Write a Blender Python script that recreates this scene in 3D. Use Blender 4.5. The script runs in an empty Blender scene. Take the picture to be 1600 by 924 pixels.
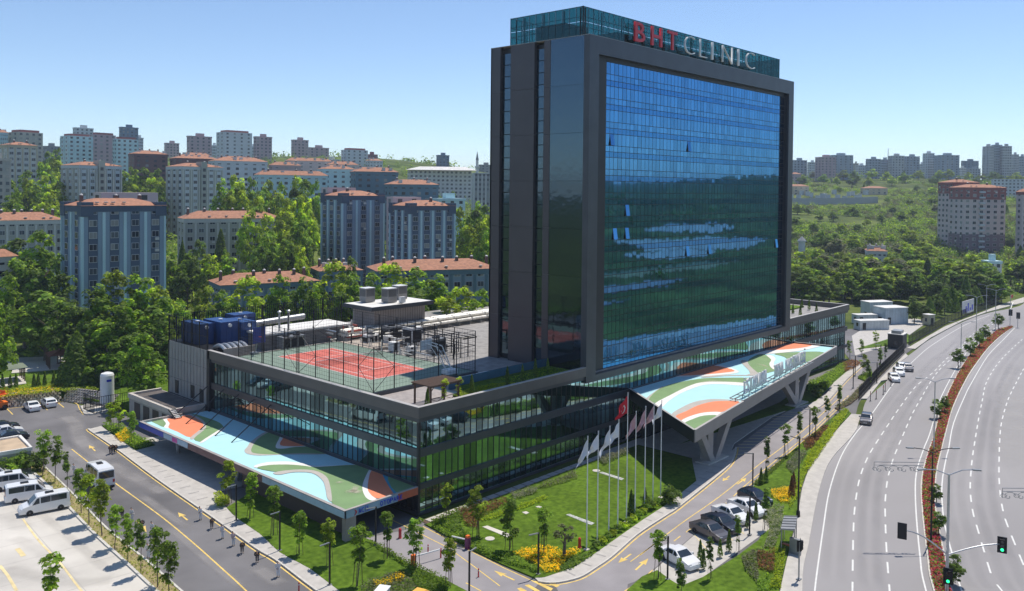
import bpy, bmesh, math, random
from mathutils import Vector, Matrix, noise
from mathutils.geometry import tessellate_polygon
random.seed(7)
scene = bpy.context.scene
COL = scene.collection
pi = math.pi

# ------------------------------------------------------------------ camera
CF, CCY, PITCH, ROLL, YAW = 1321.13, 326.11, .020736, .009778, .743792
CP = Vector((-66.835, -76.405, 39.417))
fw = Vector((math.cos(YAW)*math.cos(PITCH), math.sin(YAW)*math.cos(PITCH), -math.sin(PITCH)))
r0 = Vector((math.sin(YAW), -math.cos(YAW), 0))
u0 = r0.cross(fw)
rt = r0*math.cos(ROLL) + u0*math.sin(ROLL)
up = -r0*math.sin(ROLL) + u0*math.cos(ROLL)
cam_d = bpy.data.cameras.new('camera')
cam = bpy.data.objects.new('camera', cam_d); COL.objects.link(cam)
M = Matrix((rt, up, -fw)).transposed().to_4x4(); M.translation = CP
cam.matrix_world = M
cam_d.sensor_width = 36; cam_d.lens = CF/1600*36
cam_d.shift_y = -(462-CCY)/1600
cam_d.clip_start = 1; cam_d.clip_end = 20000
scene.camera = cam

# ------------------------------------------------------------------ light
SUNV = Vector((.42, .045, 1)).normalized()          # towards the sun
EL = math.asin(SUNV.z); AZ = math.atan2(SUNV.x, SUNV.y)
w = bpy.data.worlds.new('World'); scene.world = w; w.use_nodes = True
nt = w.node_tree; bg = nt.nodes['Background']
sky = nt.nodes.new('ShaderNodeTexSky'); sky.sky_type = 'NISHITA'; sky.sun_disc = False
sky.sun_elevation = EL; sky.sun_rotation = AZ; sky.altitude = 2000; sky.air_density = 1.0; sky.dust_density = 0; sky.ozone_density = 2.5
nt.links.new(sky.outputs[0], bg.inputs[0]); bg.inputs[1].default_value = .14
sl = bpy.data.lights.new('sun', 'SUN'); sl.energy = 4.2; sl.angle = math.radians(.5); sl.color = (1, .94, .85)
so = bpy.data.objects.new('sun', sl); COL.objects.link(so)
so.rotation_euler = SUNV.to_track_quat('Z', 'Y').to_euler()
so.location = (0, 0, 200)
scene.view_settings.view_transform = 'Standard'; scene.view_settings.look = 'None'
scene.view_settings.exposure = .16; scene.view_settings.gamma = 1
scene.cycles.max_bounces = 8; scene.cycles.transparent_max_bounces = 8
scene.cycles.diffuse_bounces = 3; scene.cycles.glossy_bounces = 3; scene.cycles.transmission_bounces = 6
scene.cycles.caustics_reflective = False; scene.cycles.caustics_refractive = False

# ------------------------------------------------------------------ helpers
def ray(px, py):
    return fw + rt*((px-800)/CF) - up*((py-CCY)/CF)
def G(px, py, z=0.):                       # the point of a level plane seen at a place of the survey photograph
    d = ray(px, py); t = (z-CP.z)/d.z
    return CP + d*t
def FY(px, py, y=0.):
    d = ray(px, py); return CP + d*((y-CP.y)/d.y)
def FX(px, py, x=0.):
    d = ray(px, py); return CP + d*((x-CP.x)/d.x)
def A(px, py, a):                          # point at ground distance a along the view axis
    d = ray(px, py); t = a/(d.x*math.cos(YAW)+d.y*math.sin(YAW)); return CP + d*t
def GP(pts, z=0.): return [G(x, y, z) for x, y in pts]
def sm(e0, e1, x):
    t = min(1, max(0, (x-e0)/(e1-e0))); return t*t*(3-2*t)
def T(x, y):                               # terrain height
    a = (x-CP.x)*math.cos(YAW) + (y-CP.y)*math.sin(YAW)
    b = (x-CP.x)*math.sin(YAW) - (y-CP.y)*math.cos(YAW)
    k = sm(-170, 60, b)
    a0 = 212+118*k; t = max(0, (a-a0)/700); amp = 74-14*k
    h = amp*(min(t, 1)*.75 + .25*sm(0, 1, t)) if t > 0 else 0
    h += 2.5*math.sin(x/83)*math.cos(y/67)*min(1, t*4)
    if y < -125: h += 33*sm(-125, -620, y)*sm(-400, -60, x)
    return h
def catmull(pts, n=6, closed=True):
    P = [Vector(p) for p in pts]; out = []; N = len(P)
    for i in range(N if closed else N-1):
        if closed: p = [P[(i+k-1) % N] for k in range(4)]
        else: p = [P[max(0, i-1)], P[i], P[i+1], P[min(N-1, i+2)]]
        for k in range(n):
            t = k/n
            out.append(.5*((2*p[1])+(p[2]-p[0])*t+(2*p[0]-5*p[1]+4*p[2]-p[3])*t*t+(3*p[1]-p[0]-3*p[2]+p[3])*t**3))
    if not closed: out.append(P[-1])
    return out

class MB:
    def __init__(s): s.v = []; s.f = []; s.m = []
    def add(s, vs, fs, m=0):
        o = len(s.v); s.v += [tuple(v) for v in vs]
        s.f += [tuple(i+o for i in f) for f in fs]; s.m += [m]*len(fs); return s
    def box(s, x0, x1, y0, y1, z0, z1, m=0):
        return s.add([(x0,y0,z0),(x1,y0,z0),(x1,y1,z0),(x0,y1,z0),(x0,y0,z1),(x1,y0,z1),(x1,y1,z1),(x0,y1,z1)],
                     [(0,3,2,1),(4,5,6,7),(0,1,5,4),(1,2,6,5),(2,3,7,6),(3,0,4,7)], m)
    def bar(s, p, q, w, h=None, m=0):
        p = Vector(p); q = Vector(q); h = h or w; d = (q-p).normalized()
        a = d.cross(Vector((0,0,1))); a = Vector((1,0,0)) if a.length < .01 else a.normalized(); b = a.cross(d)
        a *= w/2; b *= h/2
        return s.add([p-a-b,p+a-b,p+a+b,p-a+b,q-a-b,q+a-b,q+a+b,q-a+b],
                     [(0,1,2,3),(7,6,5,4),(1,0,4,5),(2,1,5,6),(3,2,6,7),(0,3,7,4)], m)
    def tube(s, p, q, r0, r1=None, n=8, m=0):
        p = Vector(p); q = Vector(q); r1 = r0 if r1 is None else r1; d = (q-p).normalized()
        a = d.cross(Vector((0,0,1))); a = Vector((1,0,0)) if a.length < .01 else a.normalized(); b = a.cross(d)
        vs = []
        for c, r in ((p, r0), (q, r1)):
            for i in range(n):
                t = 2*pi*i/n; vs.append(c+a*(r*math.cos(t))+b*(r*math.sin(t)))
        fs = [((i+1) % n, i, n+i, n+(i+1) % n) for i in range(n)] + [tuple(range(n)), tuple(range(2*n-1, n-1, -1))]
        return s.add(vs, fs, m)
    def path(s, pts, r, n=6, m=0):
        for a, b in zip(pts, pts[1:]): s.tube(a, b, r, r, n, m)
        return s
    def sheet(s, pts, z=None, m=0):
        P = [Vector((p[0], p[1], p[2] if z is None and len(p) > 2 else (z or 0))) for p in pts]
        for t in tessellate_polygon([P]):
            a, b, c = [P[i] for i in t]
            if (b-a).cross(c-a).z < 0: t = (t[0], t[2], t[1])
            s.add([P[i] for i in t], [(0,1,2)], m)
        return s
    def prism(s, pts, z0, z1, m=0, side=None):
        n = len(pts); P = [(p[0], p[1]) for p in pts]
        ar = sum(P[i][0]*P[(i+1) % n][1]-P[(i+1) % n][0]*P[i][1] for i in range(n))
        if ar < 0: P = P[::-1]
        vs = [(x, y, z0) for x, y in P] + [(x, y, z1) for x, y in P]
        s.add(vs, [(i, (i+1) % n, n+(i+1) % n, n+i) for i in range(n)], m if side is None else side)
        return s.sheet([(x, y, z1) for x, y in P], None, m)
    def ribbon(s, pts, wd, z=0., m=0, off=0.):
        P = [Vector((p[0], p[1], 0)) for p in pts]; L = []
        for i in range(len(P)):
            d = (P[min(i+1, len(P)-1)]-P[max(i-1, 0)]).normalized(); nn = Vector((-d.y, d.x, 0))
            L.append((P[i]+nn*(off-wd/2), P[i]+nn*(off+wd/2)))
        for (a, b), (c, d) in zip(L, L[1:]):
            s.add([(a.x,a.y,z),(c.x,c.y,z),(d.x,d.y,z),(b.x,b.y,z)], [(0,1,2,3)], m)
        return s
    def wall(s, pts, th, z0, z1, m=0, closed=False):
        P = [Vector((p[0], p[1], 0)) for p in pts]; L = []
        for i in range(len(P)):
            d = (P[min(i+1, len(P)-1)]-P[max(i-1, 0)]).normalized(); nn = Vector((-d.y, d.x, 0))*th/2
            L.append((P[i]-nn, P[i]+nn))
        for (a, b), (c, d) in zip(L, L[1:]):
            s.add([(p.x,p.y,z) for z in (z0, z1) for p in (a, c, d, b)],
                  [(0,3,2,1),(4,5,6,7),(0,1,5,4),(1,2,6,5),(2,3,7,6),(3,0,4,7)], m)
        return s
    def lathe(s, prof, c=(0,0,0), n=12, m=0):
        vs = [(c[0]+r*math.cos(2*pi*i/n), c[1]+r*math.sin(2*pi*i/n), c[2]+z) for r, z in prof for i in range(n)]
        fs = [(k*n+i, k*n+(i+1) % n, (k+1)*n+(i+1) % n, (k+1)*n+i) for k in range(len(prof)-1) for i in range(n)]
        fs.append(tuple(range((len(prof)-1)*n, len(prof)*n)))
        return s.add(vs, fs, m)
    def mesh(s, name, mats, smooth=False):
        me = bpy.data.meshes.new(name); me.from_pydata(s.v, [], s.f)
        for m in (mats if isinstance(mats, (list, tuple)) else [mats]): me.materials.append(m)
        if max(s.m or [0]): me.polygons.foreach_set('material_index', s.m)
        if smooth: me.polygons.foreach_set('use_smooth', [True]*len(s.f))
        me.update(); return me
    def build(s, name, mats, parent=None, loc=None, kind=None, smooth=False):
        return link(name, s.mesh(name, mats, smooth), parent, loc, kind)

def link(name, data, parent=None, loc=None, kind=None, rz=None):
    o = bpy.data.objects.new(name, data); COL.objects.link(o)
    if parent: o.parent = parent
    if loc is not None: o.location = loc
    if rz is not None: o.rotation_euler = (0, 0, rz)
    if kind: o['kind'] = kind
    return o
def tag(o, label, cat, group=None):
    o['label'] = label; o['category'] = cat
    if group: o['group'] = group
    return o
def thing(name, label, cat, loc=(0,0,0), rz=0, group=None):
    o = bpy.data.objects.new(name, None); COL.objects.link(o)
    o.location = loc; o.rotation_euler = (0, 0, rz); o.empty_display_size = .3
    return tag(o, label, cat, group)
def copy_tree(o, loc=None, rz=None, label=None, group=None, parent=None, scale=None):
    c = o.copy(); COL.objects.link(c); c.parent = parent
    if loc is not None: c.location = loc
    if rz is not None: c.rotation_euler = (0, 0, rz)
    if scale is not None: c.scale = scale if hasattr(scale, '__len__') else (scale,)*3
    if label: c['label'] = label
    if group: c['group'] = group
    for k in list(o.children): copy_tree(k, parent=c)
    return c
ORD = ['first','second','third','fourth','fifth','sixth','seventh','eighth','ninth','tenth','eleventh','twelfth','thirteenth','fourteenth','fifteenth','sixteenth','seventeenth','eighteenth','nineteenth','twentieth']

# ------------------------------------------------------------------ materials
def nodes(name):
    m = bpy.data.materials.new(name); m.use_nodes = True
    return m, m.node_tree, m.node_tree.nodes['Principled BSDF']
def N(t, typ, **k):
    n = t.nodes.new(typ)
    for a, b in k.items():
        if a in n.inputs: n.inputs[a].default_value = b
        else: setattr(n, a, b)
    return n
def mat(name, col, rough=.6, metal=0., var=.12, scale=.6, bump=0., bscale=8., col2=None, big=None, coat=0., spec=.5, stretch=None, isl=0.):
    m, t, b = nodes(name)
    b.inputs['Roughness'].default_value = rough; b.inputs['Metallic'].default_value = metal
    b.inputs['Coat Weight'].default_value = coat; b.inputs['Specular IOR Level'].default_value = spec
    geo = N(t, 'ShaderNodeNewGeometry'); src = geo.outputs['Position']
    if stretch:
        mp = N(t, 'ShaderNodeMapping'); mp.inputs['Scale'].default_value = stretch
        mp.inputs['Rotation'].default_value = (0, 0, 0)
        t.links.new(src, mp.inputs[0]); src = mp.outputs[0]
    nz = N(t, 'ShaderNodeTexNoise', Scale=scale, Detail=6.); t.links.new(src, nz.inputs['Vector'])
    cr = N(t, 'ShaderNodeValToRGB'); e = cr.color_ramp.elements
    c2 = col2 or col
    e[0].position = .32; e[1].position = .68
    e[0].color = (*[c*(1-var) for c in col], 1); e[1].color = (*[c*(1+var) for c in c2], 1)
    t.links.new(nz.outputs['Fac'], cr.inputs[0]); out = cr.outputs[0]
    if isl:
        mr = N(t, 'ShaderNodeMapRange'); mr.inputs['To Min'].default_value = 1-isl; mr.inputs['To Max'].default_value = 1+isl
        t.links.new(geo.outputs['Random Per Island'], mr.inputs[0])
        mx = N(t, 'ShaderNodeVectorMath', operation='SCALE'); t.links.new(out, mx.inputs[0]); t.links.new(mr.outputs[0], mx.inputs['Scale']); out = mx.outputs[0]
    if big:
        n2 = N(t, 'ShaderNodeTexNoise', Scale=big[0], Detail=3.); t.links.new(geo.outputs['Position'], n2.inputs['Vector'])
        mr = N(t, 'ShaderNodeMapRange'); mr.inputs['From Min'].default_value = .3; mr.inputs['From Max'].default_value = .7
        mr.inputs['To Min'].default_value = 1-big[1]; mr.inputs['To Max'].default_value = 1+big[1]
        t.links.new(n2.outputs['Fac'], mr.inputs[0])
        mx = N(t, 'ShaderNodeVectorMath', operation='SCALE'); t.links.new(out, mx.inputs[0]); t.links.new(mr.outputs[0], mx.inputs['Scale']); out = mx.outputs[0]
    t.links.new(out, b.inputs['Base Color'])
    if bump:
        n3 = N(t, 'ShaderNodeTexNoise', Scale=bscale, Detail=4.); t.links.new(src, n3.inputs['Vector'])
        bp = N(t, 'ShaderNodeBump', Strength=bump, Distance=.05); t.links.new(n3.outputs['Fac'], bp.inputs['Height'])
        t.links.new(bp.outputs[0], b.inputs['Normal'])
    return m
def glass(name, col, rough=.03, wave=.15, dark=(.01,.02,.025), mixf=.8, isl=.15, wscale=.7):
    # coated facade glass: a tinted mirror over a dark inside
    m, t, b = nodes(name); t.nodes.remove(b); out = t.nodes['Material Output']
    geo = N(t, 'ShaderNodeNewGeometry'); oi = N(t, 'ShaderNodeObjectInfo')
    add = N(t, 'ShaderNodeMath', operation='ADD'); t.links.new(geo.outputs['Random Per Island'], add.inputs[0]); t.links.new(oi.outputs['Random'], add.inputs[1])
    fr = N(t, 'ShaderNodeMath', operation='FRACT'); t.links.new(add.outputs[0], fr.inputs[0])
    mr = N(t, 'ShaderNodeMapRange'); mr.inputs['To Min'].default_value = 1-isl; mr.inputs['To Max'].default_value = 1+isl
    t.links.new(fr.outputs[0], mr.inputs[0])
    cs = N(t, 'ShaderNodeVectorMath', operation='SCALE'); cs.inputs[0].default_value = col; t.links.new(mr.outputs[0], cs.inputs['Scale'])
    nz = N(t, 'ShaderNodeTexNoise', Scale=wscale, Detail=1., noise_dimensions='4D'); t.links.new(geo.outputs['Position'], nz.inputs['Vector'])
    mw = N(t, 'ShaderNodeMath', operation='MULTIPLY'); mw.inputs[1].default_value = 40; t.links.new(fr.outputs[0], mw.inputs[0]); t.links.new(mw.outputs[0], nz.inputs['W'])
    bp = N(t, 'ShaderNodeBump', Strength=wave, Distance=.05); t.links.new(nz.outputs['Fac'], bp.inputs['Height'])
    gl = N(t, 'ShaderNodeBsdfGlossy', Roughness=rough); t.links.new(cs.outputs[0], gl.inputs['Color']); t.links.new(bp.outputs[0], gl.inputs['Normal'])
    df = N(t, 'ShaderNodeBsdfDiffuse'); 
    d2 = N(t, 'ShaderNodeVectorMath', operation='SCALE'); d2.inputs[0].default_value = dark; t.links.new(mr.outputs[0], d2.inputs['Scale']); t.links.new(d2.outputs[0], df.inputs['Color'])
    mx = N(t, 'ShaderNodeMixShader'); mx.inputs[0].default_value = mixf
    t.links.new(df.outputs[0], mx.inputs[1]); t.links.new(gl.outputs[0], mx.inputs[2]); t.links.new(mx.outputs[0], out.inputs[0])
    return m
def leafmat(name, c1, c2, c3=None, trans=.54, rough=.6):
    m, t, b = nodes(name); out = t.nodes['Material Output']
    geo = N(t, 'ShaderNodeNewGeometry'); oi = N(t, 'ShaderNodeObjectInfo')
    cr = N(t, 'ShaderNodeValToRGB'); e = cr.color_ramp.elements
    e[0].color = (*c1, 1); e[1].color = (*c2, 1)
    if c3: x = cr.color_ramp.elements.new(.82); x.color = (*c2, 1); e = cr.color_ramp.elements; e[-1].color = (*c3, 1)
    t.links.new(geo.outputs['Random Per Island'], cr.inputs[0])
    mr = N(t, 'ShaderNodeMapRange'); mr.inputs['To Min'].default_value = .72; mr.inputs['To Max'].default_value = 1.28
    t.links.new(oi.outputs['Random'], mr.inputs[0])
    at = N(t, 'ShaderNodeAttribute', attribute_name='tone'); a1 = N(t, 'ShaderNodeMath', operation='ADD'); a1.inputs[1].default_value = 1.; t.links.new(at.outputs['Fac'], a1.inputs[0])
    m1 = N(t, 'ShaderNodeMath', operation='MULTIPLY'); t.links.new(a1.outputs[0], m1.inputs[0]); t.links.new(mr.outputs[0], m1.inputs[1])
    sc = N(t, 'ShaderNodeVectorMath', operation='SCALE'); t.links.new(cr.outputs[0], sc.inputs[0]); t.links.new(m1.outputs[0], sc.inputs['Scale'])
    t.links.new(sc.outputs[0], b.inputs['Base Color']); b.inputs['Roughness'].default_value = rough; b.inputs['Specular IOR Level'].default_value = .3
    tr = N(t, 'ShaderNodeBsdfTranslucent'); s2 = N(t, 'ShaderNodeVectorMath', operation='MULTIPLY'); s2.inputs[1].default_value = (2.25,2.05,1.5); t.links.new(sc.outputs[0], s2.inputs[0]); t.links.new(s2.outputs[0], tr.inputs['Color'])
    mx = N(t, 'ShaderNodeMixShader'); mx.inputs[0].default_value = trans
    t.links.new(b.outputs[0], mx.inputs[1]); t.links.new(tr.outputs[0], mx.inputs[2]); t.links.new(mx.outputs[0], out.inputs[0])
    return m
def track(name, col, amax):
    # worn strip that fades out towards its edges
    m, t, b = nodes(name); b.inputs['Base Color'].default_value = (*col, 1); b.inputs['Roughness'].default_value = .9
    at = N(t, 'ShaderNodeAttribute', attribute_name='wear'); geo = N(t, 'ShaderNodeNewGeometry'); nz = N(t, 'ShaderNodeTexNoise', Scale=.22, Detail=5.); t.links.new(geo.outputs['Position'], nz.inputs['Vector'])
    mu = N(t, 'ShaderNodeMath', operation='MULTIPLY'); t.links.new(at.outputs['Fac'], mu.inputs[0]); t.links.new(nz.outputs['Fac'], mu.inputs[1])
    m2 = N(t, 'ShaderNodeMath', operation='MULTIPLY'); m2.inputs[1].default_value = amax*2; t.links.new(mu.outputs[0], m2.inputs[0])
    tr = N(t, 'ShaderNodeBsdfTransparent'); mx = N(t, 'ShaderNodeMixShader'); t.links.new(m2.outputs[0], mx.inputs[0]); t.links.new(tr.outputs[0], mx.inputs[1]); t.links.new(b.outputs[0], mx.inputs[2]); t.links.new(mx.outputs[0], t.nodes['Material Output'].inputs[0])
    return m
def worn(name, pts, wd, z, m, parent):
    P = [Vector((p[0], p[1], 0)) for p in pts]; mb = MB(); at = []; n_ = len(P)
    for i in range(n_):
        d = (P[min(i+1, n_-1)]-P[max(i-1, 0)]).normalized(); nn = Vector((-d.y, d.x, 0))
        for k, f in enumerate((-.5,-.2,.2,.5)):
            q = P[i]+nn*wd*f; mb.v.append((q.x, q.y, z)); at.append(0. if k in (0,3) or i in (0, n_-1) else 1.)
    for i in range(n_-1):
        for k in range(3): mb.f.append((i*4+k, i*4+k+1, (i+1)*4+k+1, (i+1)*4+k)); mb.m.append(0)
    me = mb.mesh(name, m); a = me.attributes.new('wear', 'FLOAT', 'POINT'); a.data.foreach_set('value', at)
    return link(name, me, parent)
def emit(name, col, s=1.):
    m, t, b = nodes(name); b.inputs['Base Color'].default_value = (*col, 1)
    b.inputs['Emission Color'].default_value = (*col, 1); b.inputs['Emission Strength'].default_value = s; return m

ASPH = mat('asphalt', (.145,.138,.14), .85, var=.1, scale=.3, bump=.25, bscale=18, big=(.05,.3))
HWAY = mat('highway_asphalt', (.285,.27,.268), .85, var=.06, scale=.06, bump=.2, bscale=14, big=(.02,.1), stretch=(.25,1.6,1))
FROAD = mat('worn_asphalt', (.27,.25,.255), .85, var=.1, scale=.3, bump=.2, bscale=16, big=(.04,.1))
PAVE = mat('paving', (.47,.44,.40), .85, var=.1, scale=.9, bump=.2, bscale=6)
CONC = mat('concrete', (.54,.505,.45), .85, var=.09, scale=.25, bump=.15, bscale=7, big=(.06,.14))
KERB = mat('kerb_stone', (.55,.52,.47), .85, var=.1, scale=2)
YEL = mat('yellow_paint', (.72,.5,.13), .7, var=.18, scale=1.2)
YELP = mat('faded_yellow_paint', (.72,.58,.3), .75, var=.2, scale=.8)
WHP = mat('white_paint', (.66,.65,.62), .6, var=.08, scale=1.5)
LAWN = mat('lawn', (.065,.125,.006), .9, var=.2, scale=1.6, bump=.5, bscale=22, col2=(.095,.16,.012), big=(.12,.26), spec=.15)
SOIL = mat('soil', (.13,.09,.055), .95, var=.3, scale=1.5, bump=.5, bscale=9)
DRY = mat('dry_earth', (.4,.3,.17), .95, var=.3, scale=1.2, bump=.4, bscale=9, col2=(.25,.22,.08))
MEADOW = mat('meadow', (.05,.085,.018), .95, var=.3, scale=.04, col2=(.11,.135,.03), big=(.012,.3), spec=.1)
DKM = mat('dark_cladding', (.072,.078,.092), .42, .5, var=.1, scale=.4, spec=.5)
DK2 = mat('dark_frame', (.022,.024,.03), .45, .3, var=.1)
FASC = mat('fascia_metal', (.12,.115,.118), .45, .45, var=.07, scale=.5)
COPE = mat('coping', (.42,.4,.38), .6, .1, var=.1)
BLK = mat('black_steel', (.018,.018,.02), .5, .4, var=.1)
GRYM = mat('grey_steel', (.3,.31,.32), .45, .6, var=.12)
GALV = mat('galvanised', (.5,.51,.52), .4, .7, var=.12)
WHM = mat('white_metal', (.75,.75,.74), .4, .0, var=.05)
WHR = mat('white_membrane', (.7,.68,.64), .8, var=.12, scale=.5)
WRAP = mat('pipe_wrap', (.8,.77,.7), .5, .2, var=.2, scale=2, bump=.4)
DKG = mat('dark_glass', (.012,.016,.022), .06, 0, var=.1, spec=.9)
RED = mat('red_paint', (.55,.02,.03), .45, var=.1)
BLUE = mat('blue_paint', (.01,.04,.5), .45, var=.1)
TANK = mat('blue_tank_metal', (.01,.055,.2), .4, .1, var=.12)
ORNG = mat('orange_paint', (.8,.16,.02), .45, var=.12)
BARK = mat('bark', (.13,.1,.075), .9, var=.3, scale=5, bump=.6, bscale=20)
WOOD = mat('brown_timber', (.11,.06,.035), .7, var=.25, scale=3)
TERRA = mat('terracotta', (.36,.165,.095), .85, var=.22, scale=1.1, isl=.12)
RUB = mat('rubber', (.02,.02,.021), .8, var=.1)
# leaves
LF_A = leafmat('leaf_mid', (0.0759,0.145,0.0127), (0.189,0.297,0.0228), (0.278,0.392,0.0354))
LF_B = leafmat('leaf_dark', (0.0569,0.108,0.0152), (0.14,0.221,0.0278), (0.221,0.316,0.0405))
LF_C = leafmat('leaf_light', (0.14,0.209,0.0127), (0.304,0.398,0.0253), (0.418,0.531,0.038))
LF_D = leafmat('leaf_olive', (.075,.09,.04), (.16,.175,.08), (.22,.235,.11), trans=.4)
LF_Y = leafmat('leaf_lime', (.17,.24,.008), (.33,.42,.012), (.44,.5,.02))
LF_F = leafmat('leaf_yellow_flower', (.3,.28,.01), (.75,.52,.012), (.85,.65,.02))
LF_R = leafmat('leaf_red_flower', (.2,.02,.02), (.42,.015,.035), (.55,.05,.16), trans=.3)
LF_BR = leafmat('leaf_russet', (.09,.05,.02), (.2,.09,.04), (.27,.15,.06))
LF_G = leafmat('leaf_silver', (.13,.15,.1), (.24,.26,.18), (.34,.35,.26))
# ================================================================== GROUND
def axis():
    a = [-5000, -3500, -2400, -1700, -1250, -950, -750]
    a += list(range(-600, 1501, 20)) + [1650, 1850, 2100, 2500, 3000, 3700, 4600, 6000, 8000]
    return a
ax = axis(); n = len(ax)
gm = MB(); gm.v = [(x, y, T(x, y)-.12) for y in ax for x in ax]
gm.f = [(j*n+i, j*n+i+1, (j+1)*n+i+1, (j+1)*n+i) for j in range(n-1) for i in range(n-1)]; gm.m = [0]*len(gm.f)
gm.build('ground', MEADOW, kind='structure', smooth=True)

# --- service roads, car parks and drive: one asphalt sheet
hk_px = [(1253.5,924),(1264,849),(1280,767),(1298,720),(1333,680),(1345,656),(1355,624),(1387,594),(1406,567),(1430,548),(1454,530),(1503,504),(1541,490),(1600,474)]
hk = [Vector((-150,-185,0)), Vector((-70,-102,0)), Vector((-38,-74,0)), Vector((-12,-54,0))] + GP(hk_px) + [Vector((345,12,0)), Vector((430,52,0))]
hk = catmull(hk, 5, False)
site = [Vector(p) for p in ((-75,92.5,0),(-18,91,0),(-9,89.2,0),(-5.5,75,0),(-1,69,0),(0,50,0),(0,-1,0),(40,-1,0),(134,-1,0),(150,8,0),(178,20,0),(192,12,0))]
edge = [p for p in hk if -20 < p.x < 165]
site_poly = site + [p + Vector((-.5, .9, 0)) for p in edge[::-1]] + [Vector((-45,-62,0)), Vector((-75,-62,0))]
MB().sheet(site_poly, 0).build('service_road', ASPH, kind='structure')

fr_l = catmull([Vector((-9,-34,0))]+GP([(867,913),(930,890),(996,837),(1062,793),(1132,736),(1150,700),(1236,640),(1281,637),(1323,594),(1347,572)]), 3, False)
fr_r = catmull([Vector((-8,-40,0))]+GP([(980,925),(1017,893),(1152,778),(1195,741),(1264,684),(1315,634),(1330,619),(1362,590)]), 3, False)
MB().sheet(fr_l+fr_r[::-1], .005).build('front_road', FROAD, kind='structure')
MB().sheet(GP([(566,842),(661,823),(746,867),(841,913),(800,960),(700,908),(643,882)]), .005).build('driveway', FROAD, kind='structure')
# --- highway
ml_px = [(1458,924),(1448,870),(1440,799),(1439,751),(1448,712),(1458,683),(1470,640),(1487,601),(1505,569),(1525,541.5),(1544,527),(1560,515),(1581,511)]
mr_px = [(1489,924),(1479.5,881),(1469,833),(1462,786),(1464,741),(1472,704),(1478,680),(1489,640),(1507,601),(1520,579),(1544,546),(1566,525),(1584,512)]
mlp, mrp = GP(ml_px), GP(mr_px); dml = (mlp[0]-mlp[1]).normalized()*22+Vector((0,-1.5,0))
ml = catmull([mlp[0]+dml]+mlp, 4, False); mr = catmull([mrp[0]+dml]+mrp, 4, False)
hr = [Vector((-130,-215,0)), Vector((-60,-135,0)), Vector((-15,-97,0)), Vector((40,-68,0)), Vector((80,-55,0)), Vector((130,-46,0)), Vector((185,-38,0)), Vector((240,-32,0)), Vector((310,-16,0)), Vector((365,4,0)), Vector((445,42,0))]
hr = catmull(hr, 5, False)
hw = MB().sheet(hk + hr[::-1], .006).build('highway', HWAY, kind='structure')
# median: kerb and planted strip
mb = MB(); med = ml + mr[::-1]
mb.prism(med, 0, .16, 0).build('median_kerb', KERB, kind='structure')
c0 = sum(med, Vector())/len(med)
inner = [l.lerp(r, .1) for l, r in zip(ml, mr)] + [r.lerp(l, .1) for l, r in zip(ml, mr)][::-1]
MB().sheet(inner, .18).build('median_soil', SOIL, kind='structure')
# lane dashes and edge lines
def walk(poly, step):
    out = []; d = 0
    for a, b in zip(poly, poly[1:]):
        L = (b-a).length
        while d < L: out.append((a.lerp(b, d/L), (b-a).normalized())); d += step
        d -= L
    return out
dash_rows = [
 [(1332,919),(1333,847),(1335,800),(1340,763),(1345,742),(1353,721),(1363,702),(1385,668),(1408,634),(1431,604),(1457,583),(1480,560),(1497,548),(1516,526),(1540,510),(1570,493)],
 [(1390,923),(1385,856),(1383,797),(1384,772),(1387,749),(1392,729),(1398,711),(1411,680),(1426,646),(1440,621),(1452,600),(1467,579),(1487,560),(1509,539),(1530,521),(1560,501)],
 [(1566,924),(1551,903),(1539,866),(1529,832),(1521,804),(1517,779),(1516,757),(1519,718),(1524,685),(1529,655),(1535,625),(1540,601),(1551,580),(1562,565),(1575,551),(1600,528)],
 [(1596,875),(1582,841),(1571,812),(1565,787),(1562,762),(1561,744),(1561,724),(1562,690),(1565,660),(1575,625),(1588,598),(1602,572)]]
dm = None
for row in dash_rows:
    P = catmull(GP(row), 6, False)
    for p, d in walk(P, 5.6):
        if dm is None:
            m_ = MB(); m_.add([(-1.45,-.09,0),(1.45,-.09,0),(1.45,.09,0),(-1.45,.09,0)], [(0,1,2,3)]); dm = m_.mesh('lane_dash', WHP)
        link('lane_dash', dm, hw, (p.x, p.y, .012), rz=math.atan2(d.y, d.x))
el_px = [(1273,924),(1277,891),(1286,828),(1296,767),(1314,714),(1335,680),(1360,650),(1392,605),(1412,580),(1436,556),(1460,537),(1508,508),(1546,493)]
e = MB().ribbon(catmull(GP(el_px), 5, False), .16, .012)
e.ribbon([l.lerp(r, -.35) for l, r in zip(ml, mr)], .16, .012); e.ribbon([r.lerp(l, -.45) for l, r in zip(ml, mr)], .16, .012)
e.build('edge_line', WHP, hw)
TRK = track('tyre_track', (.26,.25,.255), .07); TRL = track('pale_wear', (.5,.48,.46), .35)
for row, offs in ((dash_rows[0], (-2.6,-1.0,1.1,2.6)), (dash_rows[1], (1.1,2.7)), (dash_rows[2], (-2.6,-1.0,1.1,2.6)), (dash_rows[3], (1.1,2.6))):
    P = catmull(GP(row), 3, False)
    for o_ in offs:
        Q = []
        for i in range(len(P)): d = (P[min(i+1,len(P)-1)]-P[max(i-1,0)]).normalized(); Q.append(P[i]+Vector((-d.y,d.x,0))*o_)
        worn('tyre_track', Q, 1.3, .009, TRK, hw)
worn('pale_wear', GP([(1600,560),(1582,640),(1585,700),(1600,760)]), 7, .0095, TRL, hw)

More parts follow.
